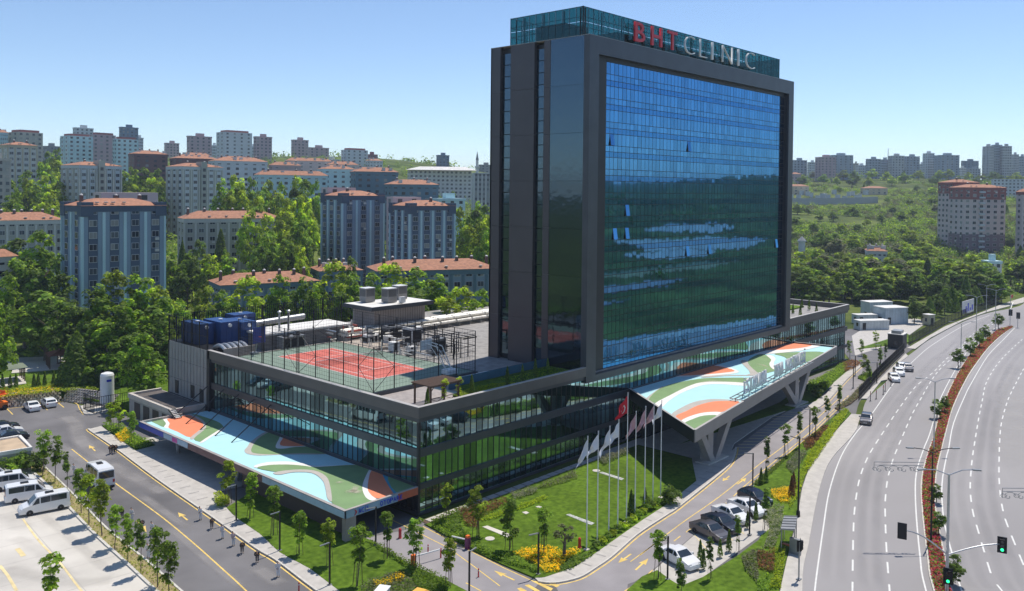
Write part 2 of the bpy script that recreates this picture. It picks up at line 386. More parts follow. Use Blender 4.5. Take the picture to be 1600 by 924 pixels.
# --- pavements
def pave(name, poly, h=.13, m=PAVE): return MB().prism(poly, -.05, h, 0).build(name, m, kind='structure')
sw_l = [(1219,924),(1230,875),(1245.6,812),(1253.5,764.5),(1264,733),(1301,680),(1330,648)]
swl = [Vector((-42,-70,0)), Vector((-16,-50,0))]+GP(sw_l)
swk = [p for p in hk if p.x < 78 and p.x > -45]
pave('pavement', swl + [G(1345,649)] + swk[::-1])
swk2 = [G(*q) for q in ((1355,624),(1377,596),(1387,594),(1406,567),(1419,557))]
pave('pavement', [G(1345.5,624), G(1380,588), G(1415,553)] + swk2[::-1])
pave('pavement', GP([(1417,545),(1477,510.5),(1520,494),(1569,474.5),(1600,465)]) + GP([(1600,473),(1541,488.5),(1503,502.5),(1454,528.5),(1430,546)]))
hrs = [p for p in hr if p.x > -20]
pave('pavement', hrs + [p+Vector((2, -5, 0)) for p in hrs[::-1]])
# pavement by the left service road, with paving seams, and kerb lines
lk = GP([(141,674),(182,702),(245,749),(333,810),(400,858),(432,877),(493,923)]); lk = [lk[0]+Vector((.3,1,0))]+lk+[Vector((-19.6,-14,0))]
li = GP([(158,667),(196,695),(260,735),(334,769.5),(353,794),(371,812),(406,836),(437,865),(485,891),(527,923)])+[Vector((-18,-12,0))]
lkc = catmull(lk, 4, False)
left_pave = pave('pavement', lkc + catmull(li, 3, False)[::-1], .13)
for p, d in walk(lkc[4:-4], 2.75)[1:-2]:       # darker drain slots across the slabs
    q = p + Vector((-d.y, d.x, 0))*1.55
    s_ = MB().bar((q.x-.75*-d.y*.9, q.y-.75*d.x*.9, .135), (q.x+.75*-d.y*.9, q.y+.75*d.x*.9, .135), .22, .02); s_.build('drain_slot', mat('slot_grey', (.33,.31,.29), .9) if 'slot_grey' not in bpy.data.materials else bpy.data.materials['slot_grey'], left_pave)
# garden pavement
gk = GP([(841,910),(867,912),(904,904),(930,889),(957,870),(996,836),(1040,807),(1062,792),(1132,735),(1146,716),(1150,700)])
gi = GP([(836,905),(851,904),(872,896.5),(899,886),(928,867),(1003,814),(1040,790),(1058,776),(1088,752)])
gkc = catmull(gk, 4, False)
gp_ = pave('pavement', gkc + [Vector((43,-16,0)), Vector((37,-13,0))] + catmull(gi, 4, False)[::-1])
for p, d in walk(gkc[8:36], 3.0):
    q = p + Vector((-d.y, d.x, 0))*1.2
    MB().bar((q.x+d.y*.7, q.y-d.x*.7, .135), (q.x-d.y*.7, q.y+d.x*.7, .135), .22, .02).build('drain_slot', bpy.data.materials['slot_grey'], gp_)
# far garden pavement beyond the entrance canopy
pave('pavement', GP([(1268,641),(1281,637),(1296,625),(1323,594),(1347,572),(1340,566),(1319,574),(1291,617),(1262,634)]))
# forecourt under the entrance canopy and plaza under the left canopy
pave('forecourt', GP([(1084,754),(1120,744),(1143,705),(1147,694),(1207,652),(1236,639),(1262,636)])+[Vector(p) for p in ((100,-6,0),(100,-.6,0),(36,-.6,0),(36,-12,0))], .115)
pl = [Vector((-1.2,24.4,0)), Vector((-1.2,52.5,0))] + GP([(190,690),(252,735),(330,772)])
pave('plaza', pl, .11)
# path along the garden facade, slabs with gaps
path = MB().box(-.5, 44, -2.3, -1.1, -.05, .06).build('garden_path_bed', SOIL, kind='structure')
sl_ = MB().box(-.75, .75, -.5, .5, 0, .08).mesh('paving_slab', PAVE)
for i in range(25): link('paving_slab', sl_, path, (.8+i*1.72, -1.75, .06))
# concrete lot with its own kerb and verge
lot = GP([(0,690),(28,722),(42,730),(70,756),(105,791),(147,835),(196,880),(242,923)])+[Vector((-31,-14,0)), Vector((-100,-14,0)), Vector((-100,66,0))]
MB().prism(lot, -.05, .05, 0).build('concrete_lot', CONC, kind='structure')
lk2 = catmull(GP([(60,722),(67,728),(109,768),(168,828),(224,873),(280,922)])+[Vector((-29,-8,0))], 4, False)
lin = catmull(GP([(36,722),(42,730),(70,756),(105,791),(147,835),(196,880),(242,923)])+[Vector((-30.6,-8,0))], 4, False)
MB().prism(lk2+lin[::-1], -.05, .08, 0).build('verge', DRY, kind='structure')
k = MB(); k.ribbon(lin, .28, .2); k.wall(lin, .28, 0, .198); k.wall(lk2, .22, 0, .15); k.build('lot_kerb', KERB, kind='structure')
k = MB(); k.wall(lkc, .2, 0, .16); k.wall(gkc, .2, 0, .16); k.wall(hk, .22, 0, .15) if 0 else None
k.build('kerb', KERB, kind='structure')
# painted markings
mk = MB()
mk.ribbon(lkc, .16, .012, off=-.32)
mk.ribbon(catmull(GP([(62,727),(105,768),(164,828),(221,874)])+[Vector((-28.4,-4,0))], 4, False), .14, .012, off=-.3)
mk.ribbon(catmull(GP([(112,702),(150,732),(184,758),(250,806),(300,847),(345,887),(384,923)])+[Vector((-25,-8,0))], 4, False), .17, .012)
mk.ribbon(gkc, .16, .012, off=-.32)
mk.ribbon(catmull(GP([(1000,868),(1062,820),(1108,788),(1140,764),(1185,727),(1225,697),(1262,667),(1290,642),(1312,622)]), 4, False), .13, .012)
rr = catmull(GP([(1152,777),(1169,761),(1195,739),(1264,682),(1300,648),(1330,619)]), 4, False)
mk.ribbon(rr, .13, .012); mk.ribbon(rr, .13, .012, off=.5)
mk.ribbon(catmull(GP([(976,924),(1000,908),(1020,891)]), 3, False), .13, .012)
for a, b in (((1035,855),(1024,863)),((1063,838),(1053,846)),((1080,826),(1072,832))): mk.ribbon(GP([a, b]), .13, .012)
mk.ribbon(GP([(661,823),(706,846),(746,867),(788,888),(841,912)]), .14, .012)
mk.ribbon(GP([(598,806),(640,826),(700,856),(740,885),(781,916)]), .12, .012)
mk.ribbon(GP([(728,911),(752,924)]), .14, .012); mk.ribbon(GP([(985,878),(1040,838)]), .12, .012)
dl = catmull(GP([(1281,637),(1296,625),(1323,594),(1347,572)]), 4, False); mk.ribbon(dl, .13, .012, off=-.3)
mk.ribbon(GP([(10,639),(37,636)]), .15, .012)
mk.ribbon(catmull(GP([(90,630),(100,627),(112,628),(121,632),(124,639),(130,648)]), 4, False), .15, .012)
for a, b in (((9,637),(20,648)),((41,638),(47,644)),((62,630),(74,641)),((90,629),(100,637))): mk.ribbon(GP([a, b]), .17, .012)
def arrow(px, py, qx, qy, s=1., L=None):
    a = G(px, py); b = G(qx, qy); d = (b-a); L = d.length; d.normalize(); nn = Vector((-d.y, d.x, 0))
    pts = [a-nn*.1*s, a+d*(L*.55)-nn*.1*s, a+d*(L*.5)-nn*.42*s, b, a+d*(L*.5)+nn*.42*s, a+d*(L*.55)+nn*.1*s, a+nn*.1*s]
    mk.sheet(pts, .012)
arrow(293,813,278,801); arrow(149,705,139,696); arrow(214,814,229,832); arrow(804,907,772,892)
arrow(986,866,966,880); arrow(993,891,1013,873); arrow(1140,744,1129,752); arrow(1152,757,1166,747); arrow(992,893,1013,875) if 0 else None
c7 = lambda L: [G(700+x/6.667, 800+y/6.667) for x, y in L]
for L in ([(1010,737),(1050,728),(1165,770),(1130,787)], [(872,722),(915,722),(1095,800),(1070,825)], [(795,765),(840,757),(965,827),(915,832)], [(720,800),(760,789),(830,829),(765,838)]): mk.sheet(c7(L), .013)
mk.build('road_marking', YEL, kind='structure')
mk = MB()
b4 = [(530,715,550,715),(520,688,600,688),(518,660,630,660),(522,632,662,633),(545,605,695,607),(590,580,730,583),(635,555,760,560),(665,530,795,535),(695,507,825,512),(725,485,860,490),(760,462,890,466),(785,440,920,443),(815,418,945,422),(830,395,975,398),(845,375,1000,378),(905,355,1030,358),(930,338,1060,342)]
for a, b, c, d in b4: mk.ribbon([G(1050+a/5.28,580+b/5.28), G(1050+c/5.28,580+d/5.28)], .22, .012)
mk.build('bay_marking', YELP, kind='structure')
sr = bpy.data.objects['service_road']; TRG = track('pale_dust', (.34,.32,.31), .5)
for L, w_ in (([(165,722),(215,748),(262,772)],3.0),([(240,745),(300,770),(350,800)],3.2),([(100,650),(118,662),(128,690),(170,720)],3.5),([(260,820),(330,880),(380,920)],1.4),([(215,770),(300,830)],1.6),([(60,680),(100,700),(150,735)],2.4),([(400,885),(440,915)],2.2)): worn('pale_dust', catmull(GP(L), 4, False), w_, .007, TRG, sr)
mk = MB()
mk.ribbon(catmull(GP([(36,812),(60,845),(95,882),(124,920)])+[Vector((-36,-3,0))], 4, False), .22, .062)
mk.ribbon(GP([(0,885),(12,900),(26,924)]), .3, .062)
mk.ribbon(GP([(27,858),(34,866),(37,870)]), .5, .062)
for i in range(9): mk.ribbon([Vector((-38.5+i*.95+1.2, 3.2-i*.2-1.5, 0)), Vector((-35.5+i*.95+1.2-2.2, 8.5-i*.8-3.5, 0))], .3, .062)
mk.build('lot_marking', YELP, kind='structure')
mk = MB(); lv = (G(196,880)-G(42,730)).normalized(); ln_ = Vector((lv.y, -lv.x, 0)); ln_ = ln_ if ln_.x < 0 else -ln_; l0 = G(42,730)
for i in range(12): q = l0+lv*(i*5.2+2)+ln_*.3; mk.ribbon([q, q+ln_*26], .05, .056)
for i in range(1, 6): q = l0+ln_*i*5.0; mk.ribbon([q, q+lv*62], .05, .0565)
mk.build('slab_joint', mat('joint_grey', (.36,.34,.31), .9), kind='structure')
lot_o = bpy.data.objects['concrete_lot']; TRC = track('lot_stain', (.42,.39,.36), .14)
for L, w_ in (([(20,840),(60,860),(110,905)],2.2),([(0,890),(60,900),(120,912),(180,905)],2.6),([(60,800),(120,850),(170,895)],1.5),([(10,800),(40,830)],3)): worn('lot_stain', catmull(GP(L), 4, False), w_, .0525, TRC, lot_o)

# --- lawns and beds
def lawn(poly, h=.15, m=LAWN, name='lawn'): return MB().prism(poly, -.05, h, 0, 0).build(name, m, kind='structure')
lawn(GP([(354,795),(371,812),(406,836),(437,865),(485,891),(527,923)])+[Vector((-17.6,-12,0)), Vector((-9.2,-19,0))]+GP([(698,909),(641,884),(586,850),(566,840)])+[Vector((-9,1,0)), Vector((-9,22,0))])
lawn([Vector((-.9,-2.4,0)), Vector((33,-2.4,0)), Vector((43,-2.6,0)), Vector((43,-12,0))]+GP([(1088,753),(1058,777),(1040,791),(1003,815),(928,868),(899,887),(872,897),(851,904),(836,905),(786,884),(744,864),(704,842),(663,820)]))
lawn(GP([(980,924),(1003,903),(1027,893),(1047,908),(1064,918),(1098,904),(1150,872),(1185,846),(1190,838),(1203,828),(1198,800),(1206,791),(1185,774),(1170,765),(1196,741),(1265,683),(1305,650),(1322,640),(1330,647),(1300,679),(1263,732),(1252,764),(1244,812),(1229,875),(1218,924)])+[Vector((-14,-49,0))]+[Vector((-6,-38,0))])
MB().prism(GP([(1019,894),(1152,778),(1186,776),(1206,791),(1200,800),(1203,828),(1190,836),(1098,903),(1064,917)]), -.05, .02, 0).build('parking_bay', PAVE, kind='structure')
mk = MB(); bz = [((1078,828),(1112,868)),((1099,812),(1145,845)),((1118,797),(1163,835)),((1133,786),(1180,812)),((1149,777),(1197,797)),((1052,852),(1092,893))]
for a, b in bz: mk.ribbon(GP([a, b]), .12, .036)
mk.build('bay_marking', YELP, kind='structure')
lawn(GP([(174,665),(195,673),(228,690),(243,697),(212,705),(196,694),(160,666)]))
lawn([Vector((48,-7,0)), Vector((84,-6.5,0)), Vector((100,-4,0)), Vector((124,-2.2,0)), Vector((126,-4,0)), Vector((106,-7.5,0)), Vector((90,-11,0))])
lawn(GP([(1304,639),(1316,632),(1326,624),(1347,601),(1380,575),(1402,553),(1406,556),(1392,572),(1344,620),(1330,632),(1310,642)]), .2, SOIL, 'planting_bed')
lawn(GP([(1340,592),(1353,597),(1363,588),(1362,582),(1350,585)]), .2, LAWN, 'planting_island')
lawn([Vector(p) for p in ((150,4,0),(185,3,0),(178,-3,0),(165,-1.5,0))], .15)
lawn([Vector(p) for p in ((-90,93.5,0),(-18,92,0),(-8,90.5,0),(-5,79,0),(-2,72,0),(30,68.5,0),(30,125,0),(-90,125,0))], .9, LAWN, 'park_lawn')
MB().sheet([Vector(p) for p in ((-40,126,0),(4,121,0),(8,126,0),(-8,136,0),(-40,140,0))], 1.0).build('park_path', PAVE, kind='structure')
MB().prism([Vector(p) for p in ((-9,116,0),(3.5,112,0),(6,122,0),(-5,127,0))], 0, 1.05, 0).build('park_terrace', CONC, kind='structure')
MB().prism([Vector(p) for p in ((-60,104,0),(-10,104,0),(-8,112,0),(-60,114,0))], 0, 1.04, 0).build('park_terrace', CONC, kind='structure')
# residential streets on the hillside, glimpsed between the trees
st = None
# concrete apron in front of the site cabins
lawn(GP([(1336,556),(1331,525),(1352,512),(1428,497),(1450,503),(1405,535)]), .03, PAVE, 'apron')
# ================================================================== HOSPITAL
HB = thing('hospital_building', 'dark glass and metal hospital tower rising from a wide glazed podium', 'hospital')
GL_P = glass('podium_glass', (.26,.42,.45), wave=.12, dark=(.012,.05,.042), mixf=.8, isl=.5, wscale=.5)
GL_T = glass('tower_glass', (.08,.25,.48), wave=.06, dark=(.008,.02,.03), mixf=.92, isl=.14, wscale=.45)
GL_TS = glass('spandrel_glass', (.055,.2,.44), wave=.06, dark=(.008,.02,.03), mixf=.9, isl=.08, wscale=.45)
GL_D = glass('dark_teal_glass', (.10,.15,.19), wave=.22, dark=(.012,.022,.03), mixf=.8, isl=.1, wscale=.9, rough=.05)
H, TH, TX0, TX1, TD = 13.27, 62.65, 32.8, 102.45, 20.26
PX1, PY1 = 134.84, 51.5
# roof deck / core
MB().prism([Vector(p) for p in ((.7,.7,0),(134.2,.7,0),(134.2,18.5,0),(78,18.5,0),(78,65.8,0),(.7,65.8,0))], 11.5, 12.15).build('roof_deck', [mat('roof_gravel', (.3,.285,.27), .9, var=.2, scale=.8)], HB)
MB().prism([Vector(p) for p in ((1,.95,0),(134,.95,0),(134,18.2,0),(77.7,18.2,0),(77.7,65.5,0),(1,65.5,0))], 0, 11.5).build('podium_core', DK2, HB)
# parapet fascia
fb = MB(); zf = 11.95
fb.box(0, TX0, 0, .55, zf, H); fb.box(0, .55, .55, PY1, zf, H); fb.build('parapet_fascia', FASC, HB); fb = MB(); fb.box(TX1, PX1, 0, .55, zf, H)
fb.box(PX1-.55, PX1, .55, 18.5, zf, H); fb.box(78, PX1-.55, 18.0, 18.5, zf, H)
fb.build('parapet_fascia', FASC, HB)
cp = MB()
cp.box(-.02, TX0, -.02, .57, H, H+.05); cp.box(-.02, .57, .57, PY1, H, H+.05); cp.build('parapet_coping', COPE, HB); cp = MB(); cp.box(TX1, PX1+.02, -.02, .57, H, H+.05); cp.box(PX1-.57, PX1+.02, .57, 18.5, H, H+.05); cp.box(78, PX1-.57, 17.98, 18.52, H, H+.05)
cp.build('parapet_coping', COPE, HB)
bd = MB()
for z0, z1, o in ((zf-.55, zf, .22), (7.1, 8.1, .3), (3.15, 3.85, .3), (0, .32, .3)):
    bd.box(o, PX1-o, o, .98, z0, z1); bd.box(o, .98, .98, PY1, z0, z1); bd.box(PX1-.98, PX1-o, .98, 18.2, z0, z1)
bd.build('floor_band', DKM, HB)
MB().box(.28, .62, .28, .62, .32, zf-.55).build('corner_post', DK2, HB)
# glazing, pane by pane
GZ = [(.34, 3.13), (3.87, 7.08), (8.12, 11.38)]; PW = 1.08
pm = {}
for k, (z0, z1) in enumerate(GZ):
    pm[k] = MB().box(-.495, .495, -.02, .02, 0, z1-z0).mesh('glass_pane', GL_P)
rest = MB(); rr_ = random.Random(3); mull = MB()
for k, (z0, z1) in enumerate(GZ):
    for i in range(123):
        x = .62+PW*(i+.5); tl = rr_.gauss(0, .0022), rr_.gauss(0, .0018)
        if i < (40, 76, 84)[k]:
            o = link('glass_pane', pm[k], HB, (x, .5, z0)); o.rotation_euler = (tl[0], 0, tl[1])
        else: rest.box(x-.495, x+.495, .48, .52, z0, z1)
        mull.box(x+.5, x+.58, .42, .6, z0, z1)
    for i in range(46):
        y = .62+PW*(i+.5)
        tl = rr_.gauss(0, .0022), rr_.gauss(0, .0018)
        if k > 0:
            o = link('glass_pane', pm[k], HB, (.5, y, z0)); o.rotation_euler = (0, tl[0], pi/2+tl[1])
        mull.box(.42, .6, y+.5, y+.58, z0, z1)
rest.build('glass_pane', GL_P, HB, kind='stuff')
for k, (z0, z1) in enumerate(GZ):
    m_ = MB().box(PX1-.53, PX1-.49, 1, 18, z0, z1).build('end_glazing', GL_P, HB)
mull.build('mullion', DK2, HB, kind='stuff')
MB().box(-.0, .9, PY1-.6, PY1+.3, 0, H-.02).build('end_pier', DK2, HB)
# metal panelled wall at the far end of the left side
cw = MB().box(.25, 6, PY1+.3, 65.8, 0, 13.1).build('panelled_wall', DK2, HB)
pan = MB().box(-.06, .06, -.5, .5, 0, 1).mesh('cladding_panel', mat('grey_panel', (.27,.28,.29), .5, .3, var=.06))
for i in range(12):
    for z0, z1 in ((4.3, 7.0), (7.06, 10.2), (10.26, 13.15)):
        o = link('cladding_panel', pan, cw, (.18, PY1+.95+i*1.1, z0)); o.scale = (1, .97, z1-z0)
for y, z in ((53.6, 4.45), (56.6, 4.6), (62.2, 4.55)):
    MB().box(.02, .2, y-.55, y+.55, z, z+2.15).build('door', DK2, cw)
# ---- tower
tw = MB().box(TX0+.9, TX1-.9, 2.6, TD-.3, 11.4, TH-.3).build('tower_core', DK2, HB)
fr = MB()
fr.box(TX0, 35.15, 0, 1.06, 11.9, TH); fr.box(100.25, TX1, 0, 2.6, 11.9, TH); fr.box(35.15, 100.25, 0, 2.6, 60.0, TH); fr.box(TX0, TX1, -.012, 1.0, 10.9, 11.9)
fr.build('tower_frame', DKM, HB)
MB().box(35.15, 38.25, .9, 1.6, 11.9, 60).build('jamb_panel', DK2, HB)
MB().box(100.12, 100.25, .3, 1.5, 11.9, 60).build('reveal_panel', DK2, HB)
MB().box(38.25, 100.12, .87, 1.6, 59.35, 60).build('head_panel', DK2, HB)
# cladding on the side of the tower: strips of tall panels, recessed window slots between
def strip(y0, y1, m, nm, x=TX0, rows=7, d=.7):
    hs = (TH-12.15)/rows
    for i in range(rows):
        MB().box(x, x+d, y0, y1, 12.15+i*hs+.02, 12.15+(i+1)*hs-.02).build(nm, m, tw)
CLD = mat('tower_cladding', (.085,.078,.085), .42, .5, var=.06, scale=.3)
strip(7.56, 8.83, CLD, 'cladding_panel'); strip(10.81, 15.86, CLD, 'cladding_panel'); strip(18.13, TD, CLD, 'cladding_panel')
strip(1.08, 7.52, GL_D, 'dark_glass_panel', TX0+.05)
sg = MB(); sm_ = MB()
for y0, y1 in ((8.83, 10.81), (15.86, 18.13)):
    for i in range(26):
        z = 13+i*1.87
        sg.box(TX0+.55, TX0+.6, y0+.02, y1-.05, z+.05, z+1.8)
sg.build('slot_glazing', GL_D, tw)
bk = MB(); bk.box(TX0, TX1, TD-.3, TD, 11.5, TH); bk.box(TX1-.9, TX1, 2.6, TD-.3, 11.5, TH); bk.build('rear_cladding', DKM, tw)
MB().box(TX0-.02, TX1+.02, .02, TD+.02, TH, TH+.06).build('tower_coping', COPE, HB)
# tower curtain wall: 56 columns by 13 storeys of three rows
gw = MB(); gs = MB(); tm_ = MB(); rt_ = random.Random(5)
c0x, cw_ = 38.3, (100.12-38.3)/57; st_ = (59.35-11.9)/13
opens = [FY(x, y, 1) for x, y in ((978,331),(958.6,369),(977.5,369),(1075.6,395),(1110.5,392),(1211.7,383),(957,221),(1075.6,229))]
for c in range(57):
    x0 = c0x+c*cw_+.045; x1 = c0x+(c+1)*cw_-.045
    for s in range(13):
        zt = 59.35-s*st_
        for k, (a, b) in enumerate(((0, .5), (.5, .76), (.76, 1))):
            z1 = zt-a*st_-.04; z0 = zt-b*st_+.04
            ta = rt_.gauss(0, .0016)*(z1-z0); tb = rt_.gauss(0, .0016)
            if k == 0 and any(abs((x0+x1)/2-o.x) < cw_*.5 and z0 < o.z < z1+1.0 and abs((z0+z1)/2-o.z) < st_*.5 for o in opens):
                MB().add([(x0,1,z1),(x1,1,z1),(x1,.74,z0),(x0,.74,z0),(x0,1.03,z1),(x1,1.03,z1),(x1,.77,z0),(x0,.77,z0)], [(3,2,1,0),(4,5,6,7),(0,1,5,4),(2,3,7,6)]).build('open_window', GL_T, tw); continue
            (gs if k == 2 else gw).add([(x0,1+ta,z0),(x1,1+ta+tb,z0),(x1,1+tb,z1),(x0,1,z1)], [(0,1,2,3)])
gw.build('window_pane', GL_T, HB, kind='stuff'); gs.build('spandrel_pane', GL_TS, HB, kind='stuff')
for c in range(58): tm_.box(c0x+c*cw_-.028, c0x+c*cw_+.028, .985, 1.1, 11.9, 59.35)
for s in range(14):
    for a in (0, .5, .76): tm_.box(c0x, 100.12, .98, 1.11, 59.35-(s+a)*st_-.04, 59.35-(s+a)*st_+.04) if 59.35-(s+a)*st_ > 11.9 else None
MB().box(38.25, 100.12, 1.12, 1.6, 11.9, 59.35).build('curtain_wall_backing', DK2, HB)
tm_.build('curtain_wall_grid', BLK, HB, kind='stuff')
# roof screen of tinted glass on steel lattice
m, t, b = nodes('screen_glass'); t.nodes.remove(b)
tr = N(t, 'ShaderNodeBsdfTransparent', Color=(.13,.38,.38,1)); gl = N(t, 'ShaderNodeBsdfGlossy', Roughness=.05, Color=(.2,.42,.45,1))
mx = N(t, 'ShaderNodeMixShader'); mx.inputs[0].default_value = .13
t.links.new(tr.outputs[0], mx.inputs[1]); t.links.new(gl.outputs[0], mx.inputs[2]); t.links.new(mx.outputs[0], t.nodes['Material Output'].inputs[0]); SCG = m
SX0, SX1, SY0, SY1, SZ0, SZ1 = 34.1, 100.4, 2.3, 17.2, TH+.06, 67.35
rs = thing('roof_screen', 'green glass screen on a steel lattice around the tower roof', 'roof screen', (SX0, SY0, SZ0))
LX, LY, LZ = SX1-SX0, SY1-SY0, SZ1-SZ0
pnm = MB().box(-.63, .63, -.015, .015, .04, LZ/2-.03).mesh('glass_panel', SCG)
nx, ny = 50, 11
for j in range(2):
    for i in range(nx):
        link('glass_panel', pnm, rs, ((i+.5)*LX/nx, 0, j*LZ/2))
    for i in range(ny):
        o = link('glass_panel', pnm, rs, (0, (i+.5)*LY/ny, j*LZ/2), rz=pi/2); link('glass_panel', pnm, rs, (LX, (i+.5)*LY/ny, j*LZ/2), rz=pi/2)
lat = MB()
for i in range(nx+1):
    x = i*LX/nx; lat.box(x-.045, x+.045, .03, .12, 0, LZ); lat.box(x-.045, x+.045, LY-.12, LY-.03, 0, LZ)
    if i < nx and i % 2 == 0: lat.bar((x, .3, 0), (x+LX/nx, .3, LZ/2), .05); lat.bar((x+LX/nx, .3, LZ/2), (x, .3, LZ), .05)
    if i % 4 == 0: lat.box(x-.09, x+.09, .4, .58, 0, LZ-.2)
for i in range(ny+1):
    y = i*LY/ny; lat.box(.03, .12, y-.045, y+.045, 0, LZ); lat.box(LX-.12, LX-.03, y-.045, y+.045, 0, LZ)
    if i % 3 == 0: lat.box(.4, .58, y-.09, y+.09, 0, LZ-.2)
for z in (0.1, LZ*.33, LZ*.66, LZ-.06):
    lat.box(0, LX, .03, .11, z-.045, z+.045); lat.box(.03, .11, 0, LY, z-.045, z+.045); lat.box(LX-.11, LX-.03, 0, LY, z-.045, z+.045); lat.box(0, LX, LY-.11, LY-.03, z-.045, z+.045)
lat.build('lattice', BLK, rs)
ph = MB(); ph.box(48, 92, 6, 14, TH, TH+3.2); ph.box(38, 44, 9, 15, TH, TH+3.6); ph.build('roof_plant_room', mat('plant_grey', (.16,.17,.17), .8), HB)

# ---- lettering
def letter_mesh(ch, wd, hg, dp, thin=0.):
    cu = bpy.data.curves.new('letter', 'FONT'); cu.body = ch; cu.extrude = .1; cu.offset = thin; cu.resolution_u = 3
    o = bpy.data.objects.new('letter', cu); COL.objects.link(o)
    me = bpy.data.meshes.new_from_object(o.evaluated_get(bpy.context.evaluated_depsgraph_get()))
    bpy.data.objects.remove(o); bpy.data.curves.remove(cu)
    xs = [v.co.x for v in me.vertices]; ys = [v.co.y for v in me.vertices]; zs = [v.co.z for v in me.vertices]
    x0, x1, y0, y1, z0, z1 = min(xs), max(xs), min(ys), max(ys), min(zs), max(zs)
    for v in me.vertices:
        a = (v.co.x-x0)/(x1-x0)-.5; h = (v.co.y-y0)/(y1-y0); d = (v.co.z-z0)/(z1-z0)
        v.co = (a*wd, -d*dp, h*hg)
    me.name = 'letter'; me.materials.clear(); return me
RL = mat('red_letter', (.62,.015,.03), .4, var=.04); WL = mat('pale_letter', (.74,.75,.76), .4, var=.04)
sg_ = thing('rooftop_sign', 'large red and pale capital letters standing along the tower roof screen', 'sign', (46.3, 1.2, TH+.06))
for ch, x0, x1, m_ in (('B',46.3,49.2,RL),('H',51.1,54.3,RL),('T',56.1,59.0,RL),('C',61.4,64.8,WL),('L',66.6,69.1,WL),('I',70.5,71.6,WL),('N',74.7,78.5,WL),('I',80.3,81.5,WL),('C',83.8,87.5,WL)):
    wl = x1-x0; me = letter_mesh(ch, wl if ch != 'I' else .5, 3.1, .3, .006 if m_ is RL else -.03); me.materials.append(m_)
    link('letter', me, sg_, ((x0+x1)/2-46.3, .35, .95))
s_ = MB()
for z in (1.1, 3.9): s_.box(-.2, 41.6, .4, .5, z, z+.07)
for i in range(15): s_.box(i*2.95, i*2.95+.08, .4, 1.15, 1.1, 1.18)
s_.build('sign_rail', BLK, sg_)

# ---- entrance canopy (right)
EC = MB(); q = [Vector(p) for p in ((31.1,-19.35,0),(105.9,-8.45,0),(104.1,.3,0),(44.6,.3,0))]
EC.prism(q, 6.6, 7.9, 0); ec = EC.build('entrance_canopy', FASC, HB)
fz = MB(); fz.wall([q[0], q[1]], .24, 6.55, 8.2); fz.build('canopy_fascia', mat('canopy_fascia_metal', (.30,.28,.28), .5, .3, var=.05), ec)
for a_, b_ in ((q[3], q[0]), (q[1], q[2])): MB().wall([a_, b_], .26, 6.5, 8.19).build('canopy_side', DK2, ec)  # sides near black beside the grey front: their shade is put into the colour
k = MB(); k.wall([q[0], q[1]], .34, 8.2, 8.25); k.wall([q[3], q[0]], .34, 8.2, 8.24); k.wall([q[1], q[2]], .34, 8.2, 8.24); k.build('canopy_coping', COPE, ec)
P_B = mat('mural_sky_blue', (.42,.71,.76), .75, var=.03, scale=.5, bump=.1); P_G = mat('mural_green', (.185,.30,.13), .8, var=.09, scale=.4, bump=.1)
P_O = mat('mural_orange', (.80,.24,.115), .75, var=.05, scale=.4); P_W = mat('mural_white', (.76,.74,.70), .75, var=.04); P_N = mat('mural_grey', (.45,.42,.38), .8, var=.06); P_T = mat('mural_teal', (.05,.3,.42), .75)
def mural(parent, pts, z, k, m, f, sm_=3, nm='mural_patch'):
    P = [G(*f(x, y), z) for x, y in pts]
    MB().sheet(catmull(P, sm_), z+.004*k).build(nm, m, parent)
e4 = lambda x, y: (960+x/4, 500+y/4)
MB().sheet([Vector((31.3,-19.2,0)), Vector((105.7,-8.3,0)), Vector((104,.4,0)), Vector((44.7,.4,0))], 7.91).build('mural_ground', P_B, ec)
Z = 7.91
for k, (m_, pts) in enumerate((
 (P_N, [(195,492),(285,425),(305,420),(240,480),(212,503)]),
 (P_G, [(212,503),(262,445),(330,410),(430,385),(560,365),(700,362),(830,362),(862,372),(800,397),(650,390),(540,394),(450,422),(350,472),(258,522)]),
 (P_W, [(252,524),(350,470),(450,420),(540,391),(650,386),(800,393),(835,410),(800,412),(660,402),(560,407),(480,432),(400,467),(335,512),(295,546)]),
 (P_N, [(358,588),(420,548),(500,513),(600,496),(700,498),(785,508),(700,513),(600,516),(520,538),(450,573),(388,604)]),
 (P_O, [(384,601),(450,571),(520,536),(620,511),(720,508),(782,514),(735,545),(662,580),(560,583),(470,607),(418,636)]),
 (P_W, [(413,634),(470,604),(560,580),(662,577),(648,600),(560,599),(490,622),(437,650)]),
 (P_G, [(437,650),(490,621),(560,599),(646,600),(575,645),(495,688)]),
 (P_W, [(355,345),(372,290),(430,268),(560,272),(690,288),(780,325),(700,342),(560,353),(400,358)]),
 (P_O, [(395,345),(390,300),(435,280),(545,284),(650,290),(752,318),(690,331),(560,343),(450,349)]),
 (P_N, [(788,262),(830,258),(885,320),(918,345),(880,350),(700,352),(560,362),(560,355),(720,345),(850,338)]),
 (P_G, [(832,262),(900,218),(960,226),(990,258),(978,292),(1036,312),(985,325),(925,338),(888,325)]),
 (P_W, [(950,222),(985,225),(1008,245),(995,272),(1012,298),(1068,310),(1040,322),(985,305),(968,275),(980,250)]),
 (P_G, [(1000,215),(1080,206),(1250,199),(1310,206),(1290,222),(1195,268),(1128,283),(1062,232)]),
 (P_W, [(860,200),(930,125),(960,122),(1250,158),(1296,163),(1180,192),(1040,208),(900,217)]),
 (P_O, [(893,185),(945,130),(1010,123),(1110,143),(1235,158),(1160,178),(1000,190)]))):
    mural(ec, pts, Z, k+1, m_, e4)
lg = MB()
def leg(b, tt, w_, h_): lg.bar(b, tt, w_, h_)
